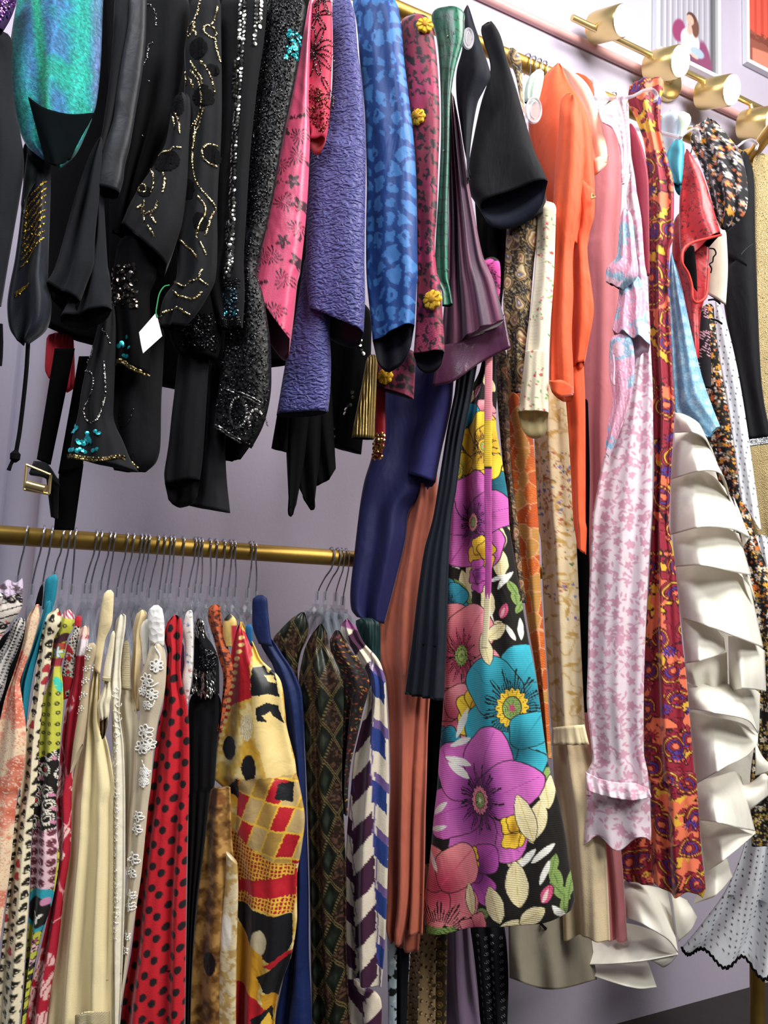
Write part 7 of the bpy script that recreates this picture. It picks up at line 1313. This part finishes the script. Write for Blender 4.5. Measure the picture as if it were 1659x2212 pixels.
# dark lozenge jacket
def p_loz(x, y):
    C = fill(x, '#17170f'); u = (x - 640) - (y - 1500) * .045; X = u / 40.; Y = (y + 6 * np.sin(u * .1)) / 84.; a = X + Y; b_ = X - Y; fa = a - np.floor(a) - .5; fb = b_ - np.floor(b_) - .5; m_ = np.maximum(np.abs(fa), np.abs(fb)); k = (np.floor(a) + np.floor(b_)) % 2
    kk = k == 0; bk = ~kk
    C = over(C, '#131710', kk * 1.); C = over(C, '#261a14', bk * 1.); C = over(C, '#6a4a38', bk * (fbm(x, y, 5, 3) > .55) * sstep(.44, .36, m_) * .7); C = over(C, '#74653e', soft((np.abs(m_ - .46) - .018) * 60, 1.)); C = over(C, '#333b31', kk * sstep(.3, .1, m_) * .8); return C
m_loz = mat('lozenge_lame', attr=True, rough=.34, metal=.25, spec=.6, kind='crush', bscale=26, bump=.4, wr=.45, var=.1)
t = thing('lozenge_jacket', 'dark glossy jacket with bronze outlined diamond lozenges', 'jacket')
garment_piece(t, 'back_shoulder', cH(738, 655, 680, 700, 610, 770, 562, 840, 600, 960, 640, 1100), cH(772, 660, 790, 740, 780, 820, 740, 920, 720, 1050, 745, 1180), m_loz, yf=-.155, folds=B1, paint=p_loz, th=.4, top=.1, dyaw=8)
garment_piece(t, 'sleeve', cH(852, 738, 815, 790, 770, 880, 745, 980, 728, 1100, 752, 1250, 765, 1500, 778, 1778) + cM(782, 300, 792, 600, 800, 1000, 812, 1740), cH(882, 730, 910, 790, 922, 880, 962, 960, 1000, 1050, 1016, 1180, 1010, 1400, 1000, 1778) + cM(1010, 250, 1030, 700, 1032, 1200, 1060, 1740), m_loz, yf=-.21, dyaw=14, folds=((1.4, .009, .2), (3.1, .004, .5)), paint=p_loz, px=2.0, th=.4, top=.05)
def p_conf(x, y):
    C = fill(x, '#1c0f12'); d1, d2, ox, oy, h = cells(x, y, 8.5, 291, .9); a = h * 20; u = ox * np.cos(a) + oy * np.sin(a); v = -ox * np.sin(a) + oy * np.cos(a); cc = np.stack([hexs(c) for c in ('#b5482c', '#c8702c', '#3a5a3c', '#c89a3a', '#7a2a2a')])[np.minimum((h * 577 % 1 * 5).astype(int), 4)]
    return over(C, cc, soft(np.maximum(np.abs(u) - 2.9, np.abs(v) - .9), 1.) * (h > .2))
t = thing('confetti_jacket', 'dark brown jacket flecked with orange and green confetti stitches', 'jacket')
garment_piece(t, 'sleeve', cH(952, 772, 925, 850, 945, 950, 990, 1050, 1012, 1200, 1006, 1500, 1002, 1778) + cM(1000, 150, 1015, 320), cH(996, 776, 1058, 900, 1110, 960, 1168, 1055, 1178, 1150, 1142, 1280, 1102, 1450, 1062, 1620, 1045, 1778) + cM(1042, 150, 1040, 330), m_lrc, yf=-.198, folds=B1, paint=p_conf, th=.45, top=.06)
def p_geo(x, y):
    C = fill(x, '#d8ccb8'); jx = x + 3 * (vn(x, y, 8, 1) - .5); jy = y + 3 * (vn(x, y, 8, 2) - .5)
    u = (jx - 780) - (jy - 1500) * .02; c1 = np.abs(u - 38 - 0) < 11; ch = (jy + 1.1 * (u + 10 * (vn(x, y, 40, 5) - .5))) / 104.; f = ch - np.floor(ch)
    band = (u > -22) & (u < 24); C = over(C, '#3a1330', (band & (f < .52)) * 1.); chb = (jy - u * 1.1) / 118.; fbb = chb - np.floor(chb); C = over(C, '#20387a', ((u > 24) & (u < 52) & (fbb < .42)) * 1.); C = over(C, '#3a1330', ((u <= -22) & ((chb * 1.25 % 1) < .45)) * 1.); C = over(C, '#5c4480', ((u > 30) & (fbb > .82)) * .9)
    C = over(C, '#4a3a80', soft(np.abs(u - 27 + 2 * np.sin(jy * .05)) - 1.1, 1)); C = over(C, '#4a3a80', soft(np.abs(u + 23 - .15 * ((jy % 90) - 45)) - .9, 1) * .8); C = over(C, '#8a4a7a', soft(np.abs(jy - 1352 - u * .2) - 10, 3) * (u < 10)); return C
t = thing('geometric_blouse', 'cream blouse with plum, violet and blue painted zigzag blocks', 'blouse')
garment_piece(t, 'sleeve', cH(1025, 700, 995, 745, 1010, 820, 1060, 880, 1110, 980, 1165, 1080, 1160, 1250, 1115, 1430, 1078, 1600, 1062, 1778) + cM(1048, 280, 1030, 560, 1026, 1000, 1036, 1350), cH(1048, 698, 1098, 760, 1142, 850, 1222, 940, 1256, 1000, 1282, 1110, 1292, 1300, 1302, 1500, 1306, 1778) + cM(1304, 300, 1300, 560, 1290, 900, 1278, 1160, 1255, 1432), m_lrc, yf=-.205, dyaw=14, folds=((1.7, .009, .1), (3.2, .003, .4)), paint=p_geo, px=2.0, th=.36, top=.04)
garment_piece(t, 'shirt_tail', cM(1035, 1340, 1040, 1450, 1055, 1740), cM(1150, 1440, 1250, 1500, 1256, 1740), m_lrc, yf=-.19, folds=((1.2, .005, .2),), paint=lambda x, y: p_geo(x - 20, y), th=.36)

# darker neighbours on the lower rail, seen between the long dresses
t = thing('green_blouse', 'dark green blouse with glinting thread, between hangers and the indigo dress', 'blouse')
garment_piece(t, 'shoulder', cH(1080, 690, 1110, 800, 1150, 900, 1190, 980), cH(1245, 700, 1250, 800, 1250, 900, 1250, 1010), mat('bottle_green', '#0d2a2a', rough=.5, kind='cord', bscale=60, bump=.5, var=.3), yf=-.12, folds=B1, top=.1)
def p_bw(x, y): return over(over(fill(x, '#b9cbd4'), '#10141a', sstep(.5, .54, fbm(x, y, 18, 301))), '#e6eef2', sstep(.66, .7, fbm(x, y, 12, 302)))
t = thing('monochrome_dress', 'pale blue dress with inky black flowers, low between geometric blouse and black dress', 'dress')
garment_piece(t, 'skirt', cN(100, 640, 100, 900, 108, 1200, 112, 1500, 112, 1740), cN(172, 640, 172, 900, 170, 1200, 168, 1500, 168, 1740), m_lrc, yf=-.035, folds=NOF, paint=p_bw)
t = thing('long_dress', 'long black dress beside the tan eyelet dress, low behind the salmon gown', 'dress')
garment_piece(t, 'skirt', cN(160, 640, 160, 900, 160, 1740), cN(262, 640, 262, 900, 250, 1200, 228, 1740), mat('black_navy_cloth', '#0f141d', rough=.8, wr=.2), yf=-.03, folds=B1)
t = thing('eyelet_dress', 'tan dress punched with oval eyelets below the salmon gown', 'dress')
m_tan = mat('tan_cotton', '#a58a64', rough=.8, wr=.3, var=.06)
g = garment_piece(t, 'skirt', cN(275, 640, 275, 900, 262, 1150, 240, 1450, 220, 1740), cN(425, 640, 425, 900, 420, 1200, 416, 1740), m_tan, yf=-.035, folds=((1.6, .010, .2), (3, .003, .4)), th=.4)
ey = []
for r in range(18):
    for c in range(6): ey.append(cN(238 + c * 33 + (r % 2) * 16 - r * .6, 1060 + r * 38 + (c % 2) * 9)[0])
studs(g, ey, .0030, mat('eyelet_shadow', '#4a3a28', rough=.9), 'eyelets', tilt=.05, dome=.05, lift=.0006, k=10)
studs(g, [(p[0] + 1.0, p[1] + 2.4) for p in ey], .0026, mat('eyelet_thread', '#c0a678', rough=.8), 'eyelet_rims', tilt=.3, dome=.5, lift=.0004, k=8)
def p_circ(x, y):
    d1, d2, ox, oy, h = cells(x, y, 20, 311, .3, 1.1); r = np.hypot(ox, oy); return over(over(over(fill(x, '#3a2f1c'), '#8d7440', soft(np.abs(r - 6.5) - 1.2, 1)), '#a58a4a', soft(r - 3, 1)), '#241c12', soft(np.abs(r - 9) - .8, 1))
t = thing('circle_dress', 'dark olive dress with gold ring motifs, low between tan and mauve dresses', 'dress')
garment_piece(t, 'skirt', cN(410, 640, 410, 900, 412, 1200, 408, 1740), cN(500, 640, 500, 900, 492, 1200, 486, 1740), m_lrc, yf=-.03, folds=NOF, paint=p_circ)
t = thing('mauve_dress', 'plain mauve dress with soft folds below the floral dress', 'dress')
garment_piece(t, 'skirt', cN(480, 640, 480, 900, 478, 1200, 480, 1450, 486, 1740), cN(635, 640, 635, 900, 650, 1200, 680, 1450, 715, 1740), mat('mauve_crepe', '#78647c', rough=.6, sheen=.3, wr=.2, var=.05), yf=-.045, folds=((1.7, .010, .15), (3.1, .003, .4)), th=.36)
t = thing('cross_stitch_dress', 'black dress scattered with tiny pale star crosses, low at centre', 'dress')
m_k = mat('black_textured', '#111318', rough=.85, kind='crush', bscale=60, bump=.6, wr=.2)
g = garment_piece(t, 'skirt', cN(620, 640, 620, 900, 660, 1200, 690, 1480, 708, 1740), cN(840, 640, 840, 900, 872, 1150, 884, 1400, 874, 1740), m_k, yf=-.045, folds=((2.6, .007, .2),), th=.34)
cr = []
for c in range(4):
    for r in range(15):
        cx = 705 + c * 46 + (r * 3 if c < 2 else r * 1.2); cy = 1080 + r * 50 + (c % 2) * 25
        for a in np.linspace(0, PI, 3, endpoint=False): cr += list(along(cN(cx - 9 * math.cos(a), cy - 9 * math.sin(a), cx + 9 * math.cos(a), cy + 9 * math.sin(a)), 1.6))
studs(g, cr, .0010, mat('pale_thread', '#8f8f96', rough=.8), 'cross_stitches', tilt=.1)

# ------------------------------------------------------------------ the hangers of the lower rail
HG = [(170, 110, 115, 440, 'carrying the red, white and black frilled blouse'), (278, 118, 205, 495, 'carrying the houndstooth blouse'), (330, 120, 275, 480, 'carrying the black shoulder strap'), (403, 135, 350, 415, 'carrying the teal collar blouse'),
      (445, 140, 400, 465, 'over the skull print blouse'), (480, 135, 460, 495, 'over the lime patchwork blouse'), (613, 145, 545, 490, 'over the crimson bird blouse, left of a close pair'), (645, 148, 583, 490, 'over the crimson bird blouse, right of a close pair'),
      (700, 152, 650, 470, 'over the sheer net sleeve'), (727, 155, 690, 505, 'carrying the long cream crepe dress'), (808, 160, 750, 515, 'over the ivory jacquard blouse'), (848, 162, 798, 490, 'just right of the ivory jacquard blouse'),
      (898, 165, 848, 485, 'over the cream smocked top'), (922, 168, 880, 500, 'over the beige linen sleeve'), (948, 170, 915, 480, 'just left of the white lace shoulder'), (1005, 175, 958, 520, 'with crooked hook over the white lace shoulder'),
      (1045, 178, 1020, 530, 'just right of the white lace shoulder'), (1083, 180, 1060, 490, 'over the left side of the polka dot shoulder'), (1105, 183, 1095, 490, 'over the top of the polka dot shoulder'), (1165, 187, 1148, 515, 'over the right side of the polka dot shoulder'),
      (1240, 192, 1205, 520, 'with strongly bent hook over the sprig blouse'), (1262, 195, 1252, 490, 'over the black beaded dress'), (1282, 200, 1290, 492, 'just right of the black beaded dress'), (1335, 203, 1345, 505, 'over the left of the rust speckled shoulder'),
      (1375, 203, 1375, 515, 'over the right of the rust speckled shoulder'), (1425, 207, 1415, 515, 'just right of the rust speckled shoulder'), (1468, 208, 1462, 515, 'over the yellow and black collar'), (1490, 212, 1508, 515, 'just right of the yellow and black collar'),
      (1597, 218, 1590, 520, 'left of the royal blue collar'), (1620, 225, 1640, 540, 'carrying the royal blue blouse')]
rr_ = np.random.default_rng(3)
for xt, yt, xb, yb, lab in HG:
    a, = cG(xt, yt); c, = cG(xb, yb); hanger(a[0], a[1], c[0], c[1], 'clear plastic hanger with chrome hook ' + lab)
for xt, yt, xb, yb, lab in ((800, 228, 642, 780, 'over the lozenge jacket, leftmost of four flat ones'), (878, 235, 742, 785, 'over the confetti jacket, second of four flat ones'), (925, 238, 870, 795, 'over the geometric blouse, third of four flat ones'), (985, 240, 965, 845, 'by the indigo dress, last of four flat ones')):
    a, = cQ(xt, yt); c, = cQ(xb, yb); hanger(a[0], a[1], c[0], c[1], 'clear plastic hanger ' + lab, plate=True, drop=.10)

# ------------------------------------------------------------------ every thing's origin goes to its base
def kids(o): return [c for c in bpy.data.objects if c.parent == o]
_ch = {}
for o in bpy.data.objects:
    if o.parent is not None: _ch.setdefault(o.parent.name, []).append(o)
for t in THINGS:
    pts = []
    for c in _ch.get(t.name, []):
        co = np.empty(len(c.data.vertices) * 3, np.float32); c.data.vertices.foreach_get('co', co); pts.append(co.reshape(-1, 3))
    if not pts: continue
    P = np.concatenate(pts); lo, hi = P.min(0), P.max(0); loc = Vector(((lo[0] + hi[0]) / 2, (lo[1] + hi[1]) / 2, lo[2]))
    t.location = loc
    for c in _ch.get(t.name, []): c.location = -loc
